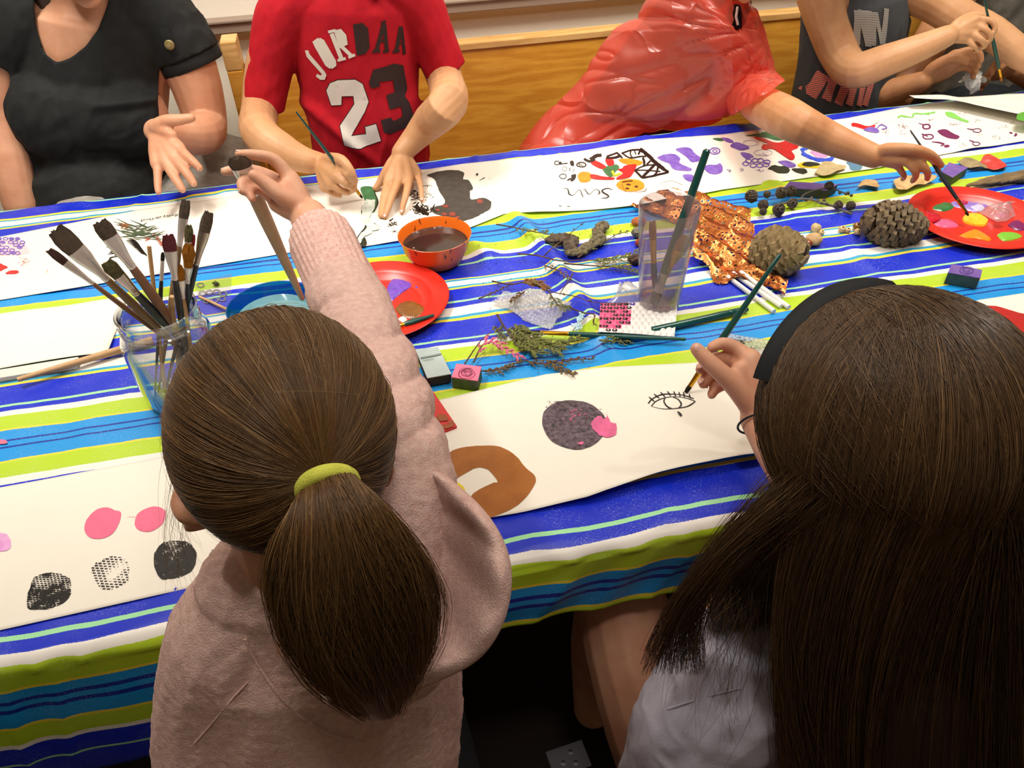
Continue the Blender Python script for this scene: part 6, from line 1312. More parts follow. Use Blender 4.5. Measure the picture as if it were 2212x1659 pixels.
def thick(pts, w, closed=False):
    """polyline -> mitred outline in pixels"""
    n = len(pts); L = []; R = []
    for i, (x, y) in enumerate(pts):
        a = pts[i-1] if i else None; b = pts[i+1] if i+1 < n else None
        d1_ = Vector((x-a[0], y-a[1])).normalized() if a else None; d2_ = Vector((b[0]-x, b[1]-y)).normalized() if b else None
        d = (d1_+d2_).normalized() if (d1_ and d2_) else (d1_ or d2_); nn = Vector((-d.y, d.x)); k = 1/max(.5, nn.dot(Vector((-d1_.y, d1_.x)))) if (d1_ and d2_) else 1
        L.append((x+nn.x*w/2*k, y+nn.y*w/2*k)); R.append((x-nn.x*w/2*k, y-nn.y*w/2*k))
    return L+R[::-1]
bvh = shirt_bvh(tee); YPL = YB_-.082
whitel = mat('shirt_print_white', 'd8d0c4', .6, bump=.2); blackl = mat('shirt_print_black', '2a1614', .6, bump=.2)
c = lambda pts: cr(440, 0, 3.457, pts)
G = {'J': [[(757, 405), (782, 398), (792, 425), (905, 545), (918, 568), (905, 608), (872, 614), (838, 592), (850, 570), (872, 580), (884, 568), (770, 452)]],
     'O': [thick([(862, 300), (828, 330), (845, 365), (920, 490), (950, 508)], 25), thick([(862, 300), (890, 312), (975, 455), (978, 485), (950, 508)], 25)],
     'R': [thick([(955, 250), (1030, 440)], 32), thick([(975, 238), (1020, 228), (1050, 262), (1060, 320), (1010, 345)], 28), thick([(1030, 345), (1100, 410)], 28), thick([(1000, 450), (1060, 432)], 22), thick([(1080, 425), (1128, 402)], 22), thick([(930, 240), (985, 225)], 22)]}
for k_, v_ in G.items(): decal(bvh, [c(p) for p in v_], 'letter', whitel, tee, .0016, YPL)['label'] = 'white letter %s' % k_
G = {'D': [thick([(1145, 190), (1180, 385)], 34), thick([(1115, 190), (1180, 180), (1215, 215), (1225, 350), (1200, 385), (1140, 395)], 26)],
     'A': [thick([(1345, 185), (1290, 380)], 30), thick([(1350, 185), (1370, 375)], 30), thick([(1315, 310), (1360, 305)], 20), thick([(1260, 385), (1320, 380)], 20), thick([(1340, 390), (1388, 385)], 20), thick([(1325, 172), (1365, 168)], 18)],
     'N': [thick([(1480, 215), (1445, 395)], 30), thick([(1485, 230), (1510, 430)], 26), thick([(1415, 400), (1470, 395)], 20), thick([(1455, 345), (1480, 345)], 16)]}
for k_, v_ in G.items(): decal(bvh, [c(p) for p in v_], 'letter', blackl, tee, .0016, YPL)['label'] = 'black letter %s' % k_
two = [(917, 690), (945, 628), (1000, 600), (1130, 590), (1185, 622), (1230, 755), (1200, 830), (1100, 1008), (1212, 995), (1205, 940), (1285, 920), (1322, 1048), (1170, 1095), (1050, 1082), (1018, 940), (1125, 775), (1118, 715), (1030, 720), (1028, 785), (955, 800)]
three = [(1233, 620), (1265, 520), (1430, 487), (1500, 510), (1532, 690), (1510, 740), (1545, 790), (1590, 920), (1500, 975), (1395, 1000), (1345, 985), (1322, 895), (1395, 875), (1420, 905), (1490, 885), (1480, 810), (1390, 820), (1365, 715), (1430, 700), (1418, 610), (1310, 610), (1320, 645), (1255, 660)]
def grow(poly, g):
    cx = sum(p[0] for p in poly)/len(poly); cy = sum(p[1] for p in poly)/len(poly); n = len(poly); out = []
    ar = sum(poly[i-1][0]*poly[i][1]-poly[i][0]*poly[i-1][1] for i in range(n)); sg = 1 if ar > 0 else -1
    for i in range(n):
        a, b, c_ = Vector(poly[i-1]), Vector(poly[i]), Vector(poly[(i+1) % n]); d1_ = (b-a).normalized(); d2_ = (c_-b).normalized(); n1 = Vector((d1_.y, -d1_.x)); n2 = Vector((d2_.y, -d2_.x)); nn = (n1+n2).normalized(); out.append(tuple(b+nn*g*sg/max(.6, nn.dot(n1))))
    return out
decal(bvh, [grow(c(two), 1.6)], 'number_outline', blackl, tee, .0012, YPL); decal(bvh, [c(two)], 'number', whitel, tee, .0020, YPL)['label'] = 'large white digit 2'
decal(bvh, [c(three)], 'number', blackl, tee, .0016, YPL)['label'] = 'large black digit 3'
brush('paint_brush', B_(639, 241, .955), B_(783, 428, .757), 'green-handled brush held by the child in the red tee', 'brush', greenh, goldf, brD, rh=.0034, wf=.0028, bl=.010, fl=.026)
# ---------------------------------------------------------------- child in the red plastic poncho
YP = 1.80
pk = empty('person', (PY(1350, 330, YP).x, YP, 0), 'child in a see-through red plastic poncho leaning over to dip a brush', 'person')
Z_ = PZ
W3 = Z_(1888, 338, .845)
f3 = [[Z_(1985, 326, .862), Z_(2014, 344, .85), Z_(2024, 359, .83), Z_(2027, 371, .812)], [Z_(1972, 336, .858), Z_(1996, 360, .845), Z_(2004, 375, .828), Z_(2003, 386, .812)], [Z_(1955, 346, .85), Z_(1974, 366, .838), Z_(1978, 381, .822), Z_(1971, 391, .808)], [Z_(1934, 352, .84), Z_(1947, 370, .826), Z_(1953, 381, .812), Z_(1950, 387, .800)]]
t3 = [Z_(1915, 322, .865), Z_(1972, 322, .875), Z_(2012, 336, .862), Z_(2033, 357, .838)]
pc = PY(1655, -128, 1.60); ph, pw, pR = head_prims(pc, (.45, -1, -.75), (.3, .6, 1), .95)
bd = [T_([PY(1290, 440, YP), PY(1300, 390, YP), PY(1330, 290, YP), PY(1400, 200, YP-.02), PY(1470, 110, YP-.05), PY(1530, 30, YP-.08)], [.12, .12, .12, .115, .115, .10], flat=.62, up=(0, 1, 0)), T_([PY(1530, 30, YP-.08), PY(1595, -30, 1.68), PY(1640, -85, 1.63)], [.06, .042, .042]),
      T_([PY(1540, 40, YP-.08), PY(1590, 130, YP-.12), PY(1625, 210, 1.60), Z_(1700, 255, .885), Z_(1790, 298, .865), W3], [.052, .046, .042, .038, .030, .0215], rs=5),
      T_([PY(1470, -20, YP-.03), PY(1430, 90, YP-.05), PY(1400, 200, 1.75), PY(1380, 290, 1.74)], [.05, .042, .036, .026])]+sit_legs(PY(1310, 400, YP).x, YP)
shorts(pk, PY(1310, 400, YP).x, YP, cloth('navy_shorts', '1c2230'))
pb = blob('body', bd+ph+hand_prims(W3, f3, .92, t3, .0125), SK3, pk, .0026, 8)
nails(pb, [(t3[3], t3[2], (0, -.3, 1))], .0036)
face_parts(pk, pw, pR, .95, hairbrown); hair_cap(pk, pw, pR, .95, hairbrown)
blob('dark_shirt', [T_([PY(1290, 440, YP), PY(1300, 390, YP), PY(1330, 290, YP), PY(1400, 200, YP-.02), PY(1470, 110, YP-.05), PY(1530, 30, YP-.08), PY(1560, 0, YP-.1)], [.13, .13, .13, .125, .123, .110, .07], flat=.64, up=(0, 1, 0)),
    T_([PY(1530, 30, YP-.08), PY(1575, 100, YP-.11), PY(1600, 160, YP-.13)], [.062, .056, .052]), T_([PY(1500, 10, YP-.06), PY(1450, 90, YP-.06)], [.062, .054])], cloth('plum_shirt', '5a3038', '4c2830'), pk, .005, 6, lambda V, N: folds(V, (.5, 0, 1), 20, .006, 3))
MB().tube([PY(1588, 14, 1.625), PY(1586, 36, 1.60), PY(1597, 62, 1.59)], [.012, .016, .007], 10, flat=.5).obj('collar', cloth('navy', '10131f'), pk)
MB().tube([PY(1593, 16, 1.600), PY(1590, 36, 1.580), PY(1594, 54, 1.575)], [.0028]*3, 8).obj('zipper', silver, pk)
def ponchom():
    t = NT('red_film'); v = t.coord('Object')
    tr = t.n('BsdfTransparent'); tr.inputs[0].default_value = (1, .36, .28, 1); df = t.n('BsdfDiffuse'); df.inputs[0].default_value = lin('ff7660'); tl = t.n('BsdfTranslucent'); tl.inputs[0].default_value = lin('ff8068'); gl = t.n('BsdfGlossy'); gl.inputs['Roughness'].default_value = .27
    b = t.n('Bump'); b.inputs['Strength'].default_value = .6; b.inputs['Distance'].default_value = .006
    n1 = t.math('POWER', t.math('SUBTRACT', 1, t.math('ABSOLUTE', t.math('MULTIPLY', t.math('SUBTRACT', t.noise(t.mapping(v, (.35, 1, 1.2), rot=(0, .7, 0)), 7, 1, .5), .5), 2))), 9); n2 = t.math('POWER', t.math('SUBTRACT', 1, t.math('ABSOLUTE', t.math('MULTIPLY', t.math('SUBTRACT', t.noise(t.mapping(v, (1.2, 1, .35), rot=(0, .3, 0)), 8, 1, .5), .5), 2))), 10)
    t.set(b.inputs['Height'], t.math('ADD', n1, t.math('MULTIPLY', n2, .4)))
    for s_ in (df, tl, gl): t.set(s_.inputs['Normal'], b.outputs[0])
    m1 = t.n('MixShader'); m1.inputs[0].default_value = .45; m2 = t.n('MixShader'); m2.inputs[0].default_value = .52; m3 = t.n('MixShader'); lw = t.n('LayerWeight'); lw.inputs[0].default_value = .5; t.set(lw.inputs['Normal'], b.outputs[0])
    t.t.links.new(df.outputs[0], m1.inputs[1]); t.t.links.new(tl.outputs[0], m1.inputs[2]); t.t.links.new(tr.outputs[0], m2.inputs[1]); t.t.links.new(m1.outputs[0], m2.inputs[2])
    t.set(m3.inputs[0], t.math('MULTIPLY_ADD', t.math('POWER', lw.outputs['Facing'], 3),   .35, .045)); t.t.links.new(m2.outputs[0], m3.inputs[1]); t.t.links.new(gl.outputs[0], m3.inputs[2]); t.t.links.new(m3.outputs[0], t.out.inputs[0]); return t.m
pm = ponchom()
A_ = [(1117, 324), (1180, 240), (1235, 192), (1266, 140), (1300, 92), (1345, 45), (1395, -5), (1440, -55), (1500, -90)]
B2 = [(1150, 334), (1290, 326), (1380, 298), (1450, 286), (1520, 270), (1590, 244), (1650, 206), (1668, 150), (1640, 70)]
Yd = [1.69, 1.69, 1.685, 1.68, 1.67, 1.66, 1.63, 1.62, 1.66]; Th = [.012, .035, .06, .085, .10, .11, .115, .11, .09]
n = 44; V = []; F = []; k_ = 6
Ap = catmull([(x, y, 0) for x, y in A_], k_); Bp = catmull([(x, y, 0) for x, y in B2], k_); Ydl = lerp_list(Yd, k_); Thl = lerp_list(Th, k_)
for i in range(len(Ap)):
    Ya = 1.80 if i > 2 else 1.72; a = PY(Ap[i].x, Ap[i].y, min(1.82, Ydl[i]+.10)); b = PY(Bp[i].x, Bp[i].y, Ydl[i]-.03); c0 = (a+b)/2; r = (b-a)/2; nn = Vector((0, 1, 0)); nn = (nn-r.normalized()*nn.dot(r.normalized())).normalized()
    for q in range(n):
        an = 2*PI*q/n; V.append(c0-r*math.cos(an)-nn*math.sin(an)*Thl[i]*(1 if math.sin(an) > 0 else .8))
m_ = len(Ap)
for j_ in range(m_-1):
    for q in range(n): F.append((j_*n+q, (j_+1)*n+q, (j_+1)*n+(q+1) % n, j_*n+(q+1) % n))
F.append(tuple(range(n)))
# subdivide and crease
me = bpy.data.meshes.new('t'); me.from_pydata([tuple(v) for v in V], [], F); o = bpy.data.objects.new('t', me); COL.objects.link(o); sb_ = o.modifiers.new('s', 'SUBSURF'); sb_.levels = 2
dg = bpy.context.evaluated_depsgraph_get(); dg.update(); m2 = bpy.data.meshes.new_from_object(o.evaluated_get(dg)); V = np.empty(len(m2.vertices)*3, dtype=np.float32); m2.vertices.foreach_get('co', V); V = V.reshape(-1, 3); N = np.empty(len(V)*3, dtype=np.float32); m2.vertices.foreach_get('normal', N); N = N.reshape(-1, 3)
L = np.empty(len(m2.loops), dtype=np.int32); m2.loops.foreach_get('vertex_index', L); F = L.reshape(-1, 4); bpy.data.objects.remove(o)
x, y, d = pix(V); phi = np.arctan2(y-70, x-1675); rad0 = np.hypot(x-1675, y-70)
def rid(n_, p): return (1-np.abs(n_))**p
rr_ = .015*(rid(fbm(np.stack([phi*2.2, rad0*.0016], 1), 1.6, 2, 4), 3)-.4)*np.clip(rad0/260, .1, 1)+.007*rid(fbm(np.stack([phi*6, rad0*.004], 1), 1.0, 2, 9), 8)*np.clip(rad0/120, 0, 1)+.005*rid(fbm(np.stack([x*.006+y*.004, y*.012-x*.003], 1), 1.2, 2, 15), 14)
V = V+N*rr_[:, None]*np.clip((x-1120)/60, .15, 1)[:, None]; V[:, 1] = np.where(V[:, 2] < ZT+.02, np.maximum(V[:, 1], 1.632), V[:, 1])
kp = ~(inpoly(x, y, [(1578, -90), (1585, 8), (1590, 62), (1603, 60), (1625, 20), (1650, -10), (1650, -90)])); F = F[kp[F].all(1)]
rawobj('poncho', V, F, pm, pk)
# gathered sleeve round the arm
sp = blob('poncho_sleeve', [T_([PY(1584, 60, YP-.15), PY(1600, 125, YP-.15), PY(1625, 202, 1.585), PY(1625, 210, 1.585).lerp(Z_(1700, 255, .885), .75)], [.054, .060, .059, .050])], pm, pk, .004, 2, lambda V, N: .003+folds(V, (.2, 0, -1), 26, .009, 6, 3), lambda V: (pix(V)[1]+.67*pix(V)[0] < 1313))
brush('paint_brush', Z_(1966, 281, .885), Z_(2092, 466, .773), 'dark brush held by the poncho child, dipping in yellow paint', 'brush', mat('handle_navy', '20262e', .3), goldf, brD, rh=.0030, wf=.0026, bl=.008, fl=.026)
# ---------------------------------------------------------------- child in the grey tank top
YT = 1.80
tk = empty('person', (PY(1810, 300, YT).x, YT, 0), 'child in a grey tank top with striped lettering, painting at the far right', 'person')
W4 = PY(2046, 78, 1.60)
f4 = [[PY(2108, 42, 1.60), PY(2140, 45, 1.585), PY(2150, 62, 1.575), PY(2143, 76, 1.575)], [PY(2104, 55, 1.595), PY(2132, 66, 1.575), PY(2140, 84, 1.57), PY(2130, 92, 1.575)], [PY(2095, 70, 1.59), PY(2118, 84, 1.57), PY(2128, 98, 1.57), PY(2118, 104, 1.58)], [PY(2085, 84, 1.59), PY(2102, 98, 1.575), PY(2112, 108, 1.575), PY(2104, 111, 1.585)]]
t4 = [PY(2070, 50, 1.61), PY(2100, 34, 1.62), PY(2128, 38, 1.61), PY(2146, 56, 1.60)]
tc = PY(1860, -210, YT-.08); hh_, tw, tR = head_prims(tc, (.4, -1, -.5), (0, .3, 1), .98)
bd = [T_([PY(1800, 395, YT), PY(1805, 300, YT), PY(1820, 190, YT), PY(1840, 90, YT), PY(1850, 0, YT), PY(1855, -50, YT)], [.125, .125, .122, .125, .125, .09], flat=.62, up=(0, 1, 0)), T_([PY(1855, -40, YT), PY(1858, -110, YT-.02), PY(1860, -160, YT-.05)], [.055, .044, .044]),
      T_([PY(1770, -20, YT-.01), PY(1788, 50, YT-.04), PY(1815, 120, YT-.08), PY(1848, 152, 1.66), PY(1910, 132, 1.63), PY(1985, 104, 1.61), W4], [.054, .048, .044, .042, .037, .031, .024], rs=4),
      T_([PY(1940, -30, YT-.01), PY(2010, 0, YT-.05), PY(2075, 40, 1.70), PY(2140, 70, 1.66), PY(2210, 120, 1.60), PY(2290, 160, 1.56)], [.050, .046, .042, .038, .034, .026])]+sit_legs(PY(1810, 400, YT).x, YT)
shorts(tk, PY(1810, 400, YT).x, YT, cloth('grey_shorts_dark', '2c2e34'))
W4b = PY(2290, 160, 1.56); L4 = Vector((1, -.3, -.25)).normalized(); S4 = Vector((.2, .8, -.4)).normalized()
f4b = [[W4b+L4*.065+S4*(.012*(1.5-k)), W4b+L4*.095+S4*(.013*(1.5-k)), W4b+L4*.11+S4*(.013*(1.5-k))+Vector((0, 0, -.018)), W4b+L4*.105+S4*(.012*(1.5-k))+Vector((0, 0, -.033))] for k in range(4)]
bd += hh_+hand_prims(W4, f4, .92, t4, .0125)+hand_prims(W4b, f4b, .9, [W4b+L4*.02+S4*.02, W4b+L4*.05+S4*.04, W4b+L4*.07+S4*.045, W4b+L4*.085+S4*.04], .012)
blob('body', bd, SK2, tk, .0026, 8); face_parts(tk, tw, tR, .98, hairbrown); hair_cap(tk, tw, tR, .98, hairbrown)
gm = cloth('washed_grey', '4c4e50', '3c3f42', .9, .4, 400, 12)
arm_l = [(1744, -60), (1736, 30), (1740, 62), (1752, 84), (1764, 86), (1790, 70), (1822, 40), (1835, 0), (1830, -60)]
def keep(V):
    x, y, d = pix(V); return ~(inpoly(x, y, arm_l) & (V[:, 1] < YT+.1)) & ~(inpoly(x, y, [(1958, -80), (1962, 10), (1968, 40), (2030, 40), (2030, -80)])) & (V[:, 2] < PY(1850, -60, YT).z)
tt = solid(blob('tank_top', [T_([PY(1795, 395, YT), PY(1796, 330, YT), PY(1812, 230, YT-.01), PY(1832, 140, YT), PY(1848, 60, YT), PY(1852, 0, YT), PY(1855, -45, YT)], [.135, .135, .134, .133, .137, .135, .10], flat=.66, up=(0, 1, 0))], gm, tk, .0045, 4, lambda V, N: folds(V, (-.25, 0, 1), 15, .010, 7), keep), .002)
bpy.context.view_layer.update(); bv2 = shirt_bvh(tt)
def stripem(n_, c1, sc):
    t = NT('stripe_'+n_); sx2 = t.n('SeparateXYZ'); t.set(sx2.inputs[0], t.coord('Object')); f = t.math('FRACT', t.math('MULTIPLY', sx2.outputs[2], sc)); t.p(Base_Color=t.mix(t.math('LESS_THAN', f, .62), lin('4c4e50'), lin(c1)), Roughness=.7); return t.m
c = lambda pts: cr(1560, 0, 3.393, pts)
YPT = YT-.09
decal(bv2, [c(p) for p in (thick([(1010, 85), (990, 330)], 42), thick([(1010, 95), (1075, 100), (1065, 340)], 40), thick([(1110, 85), (1100, 330)], 34), thick([(1120, 90), (1165, 320)], 30), thick([(1205, 60), (1170, 320)], 38))], 'lettering', stripem('grey', 'b8b4ac', 260), tt, .002, YPT)['label'] = 'tall grey striped letters'
decal(bv2, [c(p) for p in (thick([(700, 740), (790, 570)], 60), thick([(790, 600), (850, 610)], 34), thick([(780, 745), (850, 590)], 52), thick([(850, 765), (920, 620)], 50), thick([(920, 765), (960, 640)], 44), thick([(985, 765), (1030, 620)], 36), thick([(1030, 765), (1090, 600)], 44))], 'lettering', stripem('coral', 'ff8a74', 240), tt, .002, YPT)['label'] = 'coral striped letters'
brush('paint_brush', PY(2120, -30, 1.60), PY(2164, 176, 1.58), 'green-handled brush held high by the child in the grey tank top', 'brush', greenh, goldf, brY, rh=.0034, wf=.0030, bl=.014, fl=.022)
# ---------------------------------------------------------------- person behind, holding a tissue
YQ = 2.0
tp = empty('person', (PY(2190, 200, 1.92).x, 1.90, 0), 'person in grey clothes at the far right edge, wiping with a tissue', 'person')
def hq(W, dirs, s, side, curl, sc, thb):
    f = []
    for k in range(4):
        m = W+dirs*.072*s+side*(.0165*(1.5-k))*s; f.append([m, m+dirs*.032*s+curl*.010*s, m+dirs*.046*s+curl*.030*s, m+dirs*.044*s+curl*.048*s])
    return hand_prims(W, f, sc, [W+dirs*.02*s+side*.028*s, W+dirs*.05*s+side*.042*s+curl*.01*s, W+dirs*.072*s+side*.036*s+curl*.022*s, W+dirs*.088*s+side*.022*s+curl*.03*s], .0125)
Wq = PY(1990, 178, 1.68); Wr = PY(2190, 150, 1.72)
xq = PY(2190, 0, 1.95).x
bd = [T_([Vector((xq+.02, 1.95, .45)), Vector((xq+.02, 1.95, .7)), Vector((xq+.02, 1.94, .95)), Vector((xq+.02, 1.93, 1.12)), Vector((xq+.02, 1.93, 1.2))], [.16, .16, .16, .17, .12], flat=.6, up=(0, 1, 0)), T_([Vector((xq+.02, 1.93, 1.18)), Vector((xq+.02, 1.91, 1.30))], [.055, .052]),
      T_([Vector((xq-.15, 1.93, 1.12)), Vector((xq-.22, 1.88, .98)), PY(1935, 212, 1.76), PY(1900, 208, 1.74), Wq], [.058, .05, .040, .036, .026], rs=4), T_([Vector((xq+.19, 1.93, 1.12)), Vector((xq+.26, 1.86, .98)), PY(2330, 190, 1.76), Wr], [.058, .05, .040, .026], rs=4)]
qh, qw, qR = head_prims((xq+.02, 1.90, 1.40), (-.2, -1, -.5), (0, .2, 1), 1.0)
bd += qh+hq(Wq, (PY(2060, 135, 1.66)-Wq).normalized(), 1.0, Vector((-.1, -.2, .9)), Vector((.3, -.5, -.7)), 1.15, 0)+hq(Wr, (PY(2120, 140, 1.67)-Wr).normalized(), 1.0, Vector((0, -.3, .9)), Vector((-.4, -.5, -.6)), 1.15, 0)
bd += [T_([Vector((xq-.06, 1.93, .55)), Vector((xq-.07, 1.68, .55)), Vector((xq-.07, 1.55, .54)), Vector((xq-.07, 1.53, .1))], [.09, .075, .06, .045]), T_([Vector((xq+.12, 1.93, .55)), Vector((xq+.12, 1.68, .55)), Vector((xq+.12, 1.55, .54)), Vector((xq+.12, 1.53, .1))], [.09, .075, .06, .045])]
blob('body', bd, SK3, tp, .0030, 6); face_parts(tp, qw, qR, 1.0, hairbrown); hair_cap(tp, qw, qR, 1.0, hairbrown)
blob('shirt', [T_([Vector((xq+.0, 1.95, .52)), Vector((xq+.0, 1.95, .7)), Vector((xq+.01, 1.94, .95)), Vector((xq+.02, 1.93, 1.12)), Vector((xq+.02, 1.93, 1.19))], [.19, .185, .18, .185, .12], flat=.62, up=(0, 1, 0)), T_([Vector((xq-.13, 1.93, 1.13)), Vector((xq-.21, 1.90, 1.0))], [.075, .066]), T_([Vector((xq+.17, 1.93, 1.13)), Vector((xq+.25, 1.89, 1.0))], [.075, .066])], cloth('taupe_tee', '6a665c', '57544c'), tp, .006, 4, lambda V, N: folds(V, (.5, 0, 1), 12, .016, 3))
blob('trousers', [T_([Vector((xq-.06, 1.95, .55)), Vector((xq-.09, 1.70, .58)), Vector((xq-.09, 1.63, .57))], [.115, .10, .085]), T_([Vector((xq+.12, 1.95, .55)), Vector((xq+.14, 1.70, .58)), Vector((xq+.14, 1.63, .57))], [.115, .10, .085]), T_([Vector((xq-.06, 1.94, .58)), Vector((xq+.12, 1.94, .58))], [.14, .14])], cloth('dark_denim', '23262a', '1a1c20'), tp, .006, 4)
tw_ = [PY(x, y, yy) for x, y, yy in ((2104, 124, 1.655), (2098, 150, 1.65), (2100, 172, 1.645), (2104, 188, 1.64), (2103, 205, 1.64))]
o = blob('tissue', [T_(tw_, [.008, .013, .027, .022, .002], flat=.3, up=(0, 1, 0)), T_([PY(2070, 178, 1.65), PY(2100, 165, 1.65), PY(2122, 172, 1.65)], [.006, .016, .010], flat=.5)], cloth('tissue_white', 'd8d6ce', 'c4c2ba', .8, .3), None, .002, 1, lambda V, N: folds(V, (.3, 0, 1), 45, .012, 3, 5)); setp(o, 'crumpled white tissue held in the hands at the far right', 'tissue')
# ---------------------------------------------------------------- bench for the near side
fb = empty('near_bench', (.35, .22, 0), 'dark wooden bench under the two girls on the near side', 'bench')
dkw = wood('bench_brown', '94502e', '6a3820', 'X', .8, .6)
MB().box((.42, .23, .425), (1.5, .30, .03), bev=.004).obj('seat', dkw, fb, smooth=False)
for x in (-.25, 1.08): MB().box((x, .23, .205), (.04, .26, .41), bev=.003).obj('leg', dkw, fb, smooth=False)
k = PZ(1228, 1640, .4405); o = MB().box((k.x, k.y, .4412), (.05, .035, .0012), Matrix.Rotation(.1, 3, 'Z')).obj('card', mat('card_grey', '26242a', .7), None, smooth=False); setp(o, 'small grey card with three black dots on the dark bench', 'card')
for x, y in ((1233, 1624), (1217, 1648), (1244, 1648)): q = PZ(x, y, .442); MB().add(*ell_mesh((q.x, q.y, .4419), (.0035, .0035, .0004), None, 14, 6)).obj('black_dot', BLK, o)
# ---------------------------------------------------------------- hair built of real strands
def hairm(name, c1, c2, c3):
    t = NT(name); a = t.n('Attribute', attribute_name='tint'); t.p(Base_Color=t.ramp(a.outputs['Fac'], [(0, c1), (.55, c2), (1, c3)]), Roughness=.38, Specular_IOR_Level=.45, Anisotropic=.4); return t.m
def strand_mesh(name, P, rad, tint, m, parent, taper=.35):
    """P (n, k, 3) strand points -> one mesh of three-sided fibres"""
    n, k, _ = P.shape; T = np.empty_like(P); T[:, 1:-1] = P[:, 2:]-P[:, :-2]; T[:, 0] = P[:, 1]-P[:, 0]; T[:, -1] = P[:, -1]-P[:, -2]; T /= np.linalg.norm(T, axis=2, keepdims=True)+1e-9
    ref = CCa-P.mean(1); ref = ref/np.linalg.norm(ref, axis=1, keepdims=True); U = np.cross(T, ref[:, None, :]); U /= np.linalg.norm(U, axis=2, keepdims=True)+1e-9; W = np.cross(U, T)
    prof = np.linspace(1, taper, k)**.8; R = rad[:, None]*prof[None]; V = np.empty((n, k, 3, 3))
    for q in range(3):
        an = 2*PI*q/3+.5; V[:, :, q] = P+(U*math.cos(an)+W*math.sin(an))*R[..., None]
    base = (np.arange(n)[:, None, None]*k+np.arange(k-1)[None, :, None])*3; q = np.arange(3)[None, None]; q2 = (q+1) % 3
    F = np.stack([base+q, base+q2, base+3+q2, base+3+q], -1).reshape(-1, 4)
    o = rawobj(name, V.reshape(-1, 3), F, m, parent, True); at = o.data.attributes.new('tint', 'FLOAT', 'POINT'); at.data.foreach_set('value', np.repeat(tint, k*3).astype(np.float32)); return o
def tinted_blob(o, v=.25):
    at = o.data.attributes.new('tint', 'FLOAT', 'POINT'); at.data.foreach_set('value', np.full(len(o.data.vertices), v, dtype=np.float32)); return o
RS = np.random.RandomState(11)
def unit(v): return v/(np.linalg.norm(v, axis=-1, keepdims=True)+1e-9)
# ================================================================ girl with the ponytail
g1 = empty('person', (-.1, .36, 0), 'girl with a ponytail in a pink fleece hoodie, right arm raised', 'person')
H = np.array(PD(615, 928, .560)[:]); hairA = hairm('hair_brown', '3a2817', '70502f', 'b08a58')
tieP = np.array(PD(708, 1040, .480)[:])
fwd = Vector((.06, .93, -.36)).normalized(); upv = Vector((0, .36, .93)); upv = (upv-fwd*upv.dot(fwd)).normalized(); rt = fwd.cross(upv); Rg = Matrix((rt, fwd, upv)).transposed(); Rn = np.array(Rg)
rad_ = np.array([.0790, .092, .088])
def surf(D, lift=1.): # direction (head frame) -> point on the hair shell
    return H+(D*rad_*lift)@Rn.T
def todir(Pw): return unit((((Pw-H)@Rn)/rad_))
tieD = todir(tieP[None])[0]; tie_s = surf(tieD)
# head and body
head, hw1, hR1 = head_prims(Vector(H.tolist())-upv*.036+fwd*.012, fwd, upv, .84)
Wg = PD(668, 470, .955)
G_ = lambda x, y, d: PD(x, y, d)
fg = [[G_(628, 388, .955), G_(594, 346, .945), G_(553, 335, .935), G_(517, 333, .93)], [G_(612, 400, .965), G_(566, 374, .965), G_(523, 366, .96), G_(486, 371, .955)], [G_(602, 420, .96), G_(556, 388, .955), G_(524, 392, .94), G_(524, 412, .935)], [G_(600, 440, .955), G_(566, 412, .95), G_(540, 412, .94), G_(545, 430, .935)]]
tg = [G_(640, 440, .945), G_(604, 420, .935), G_(575, 396, .93), G_(548, 378, .925)]
body = [T_([PD(620, 1090, .60), PD(640, 1200, .64), PD(660, 1290, .67)], [.048, .046, .06]), T_([PD(670, 1290, .70), PD(690, 1400, .735), PD(700, 1600, .81), Vector((-.16, .32, .565))], [.09, .118, .118, .115], flat=.62, up=(0, 1, 0)),
        T_([PD(790, 1310, .70), PD(848, 1190, .69), PD(856, 1040, .685), PD(830, 900, .715), PD(798, 780, .775), PD(757, 650, .85), Wg], [.045, .042, .040, .037, .034, .031, .0235], rs=4),
        T_([PD(500, 1400, .70), PD(475, 1560, .745), PD(468, 1750, .79), PD(520, 1700, .86)], [.046, .040, .036, .03]),
        T_([Vector((-.22, .32, .52)), Vector((-.22, .55, .52)), Vector((-.22, .66, .48)), Vector((-.22, .67, .10))], [.075, .062, .05, .038]), T_([Vector((-.06, .32, .52)), Vector((-.06, .55, .52)), Vector((-.06, .66, .48)), Vector((-.06, .67, .10))], [.075, .062, .05, .038])]
gb = blob('body', body+head+hand_prims(Wg, fg, 1.0, tg, .0125), SK4, g1, .0024, 7)
nails(gb, [(fg[0][3], fg[0][2], (-.2, .2, 1)), (fg[1][3], fg[1][2], (-.2, .3, 1)), (fg[2][3], fg[2][2], (-.6, .2, .5))], .0036, .0042)
face_parts(gb, hw1, hR1, .84, hairbrown)
ear = T_([PD(432, 1125, .575), PD(404, 1110, .575), PD(392, 1085, .58), PD(405, 1058, .585), PD(425, 1062, .585)], [.006, .008, .008, .008, .006])
blob('ear', [ear, T_([PD(420, 1070, .59), PD(428, 1110, .59)], [.010, .012])], SK1, gb, .0015, 3)
# inner hair shell
o = blob('hair', [ell_mesh(H.tolist(), tuple(rad_*.965), Rg, 40, 26)], hairA, g1, .003, 2); tinted_blob(o, .12); hairroot = o
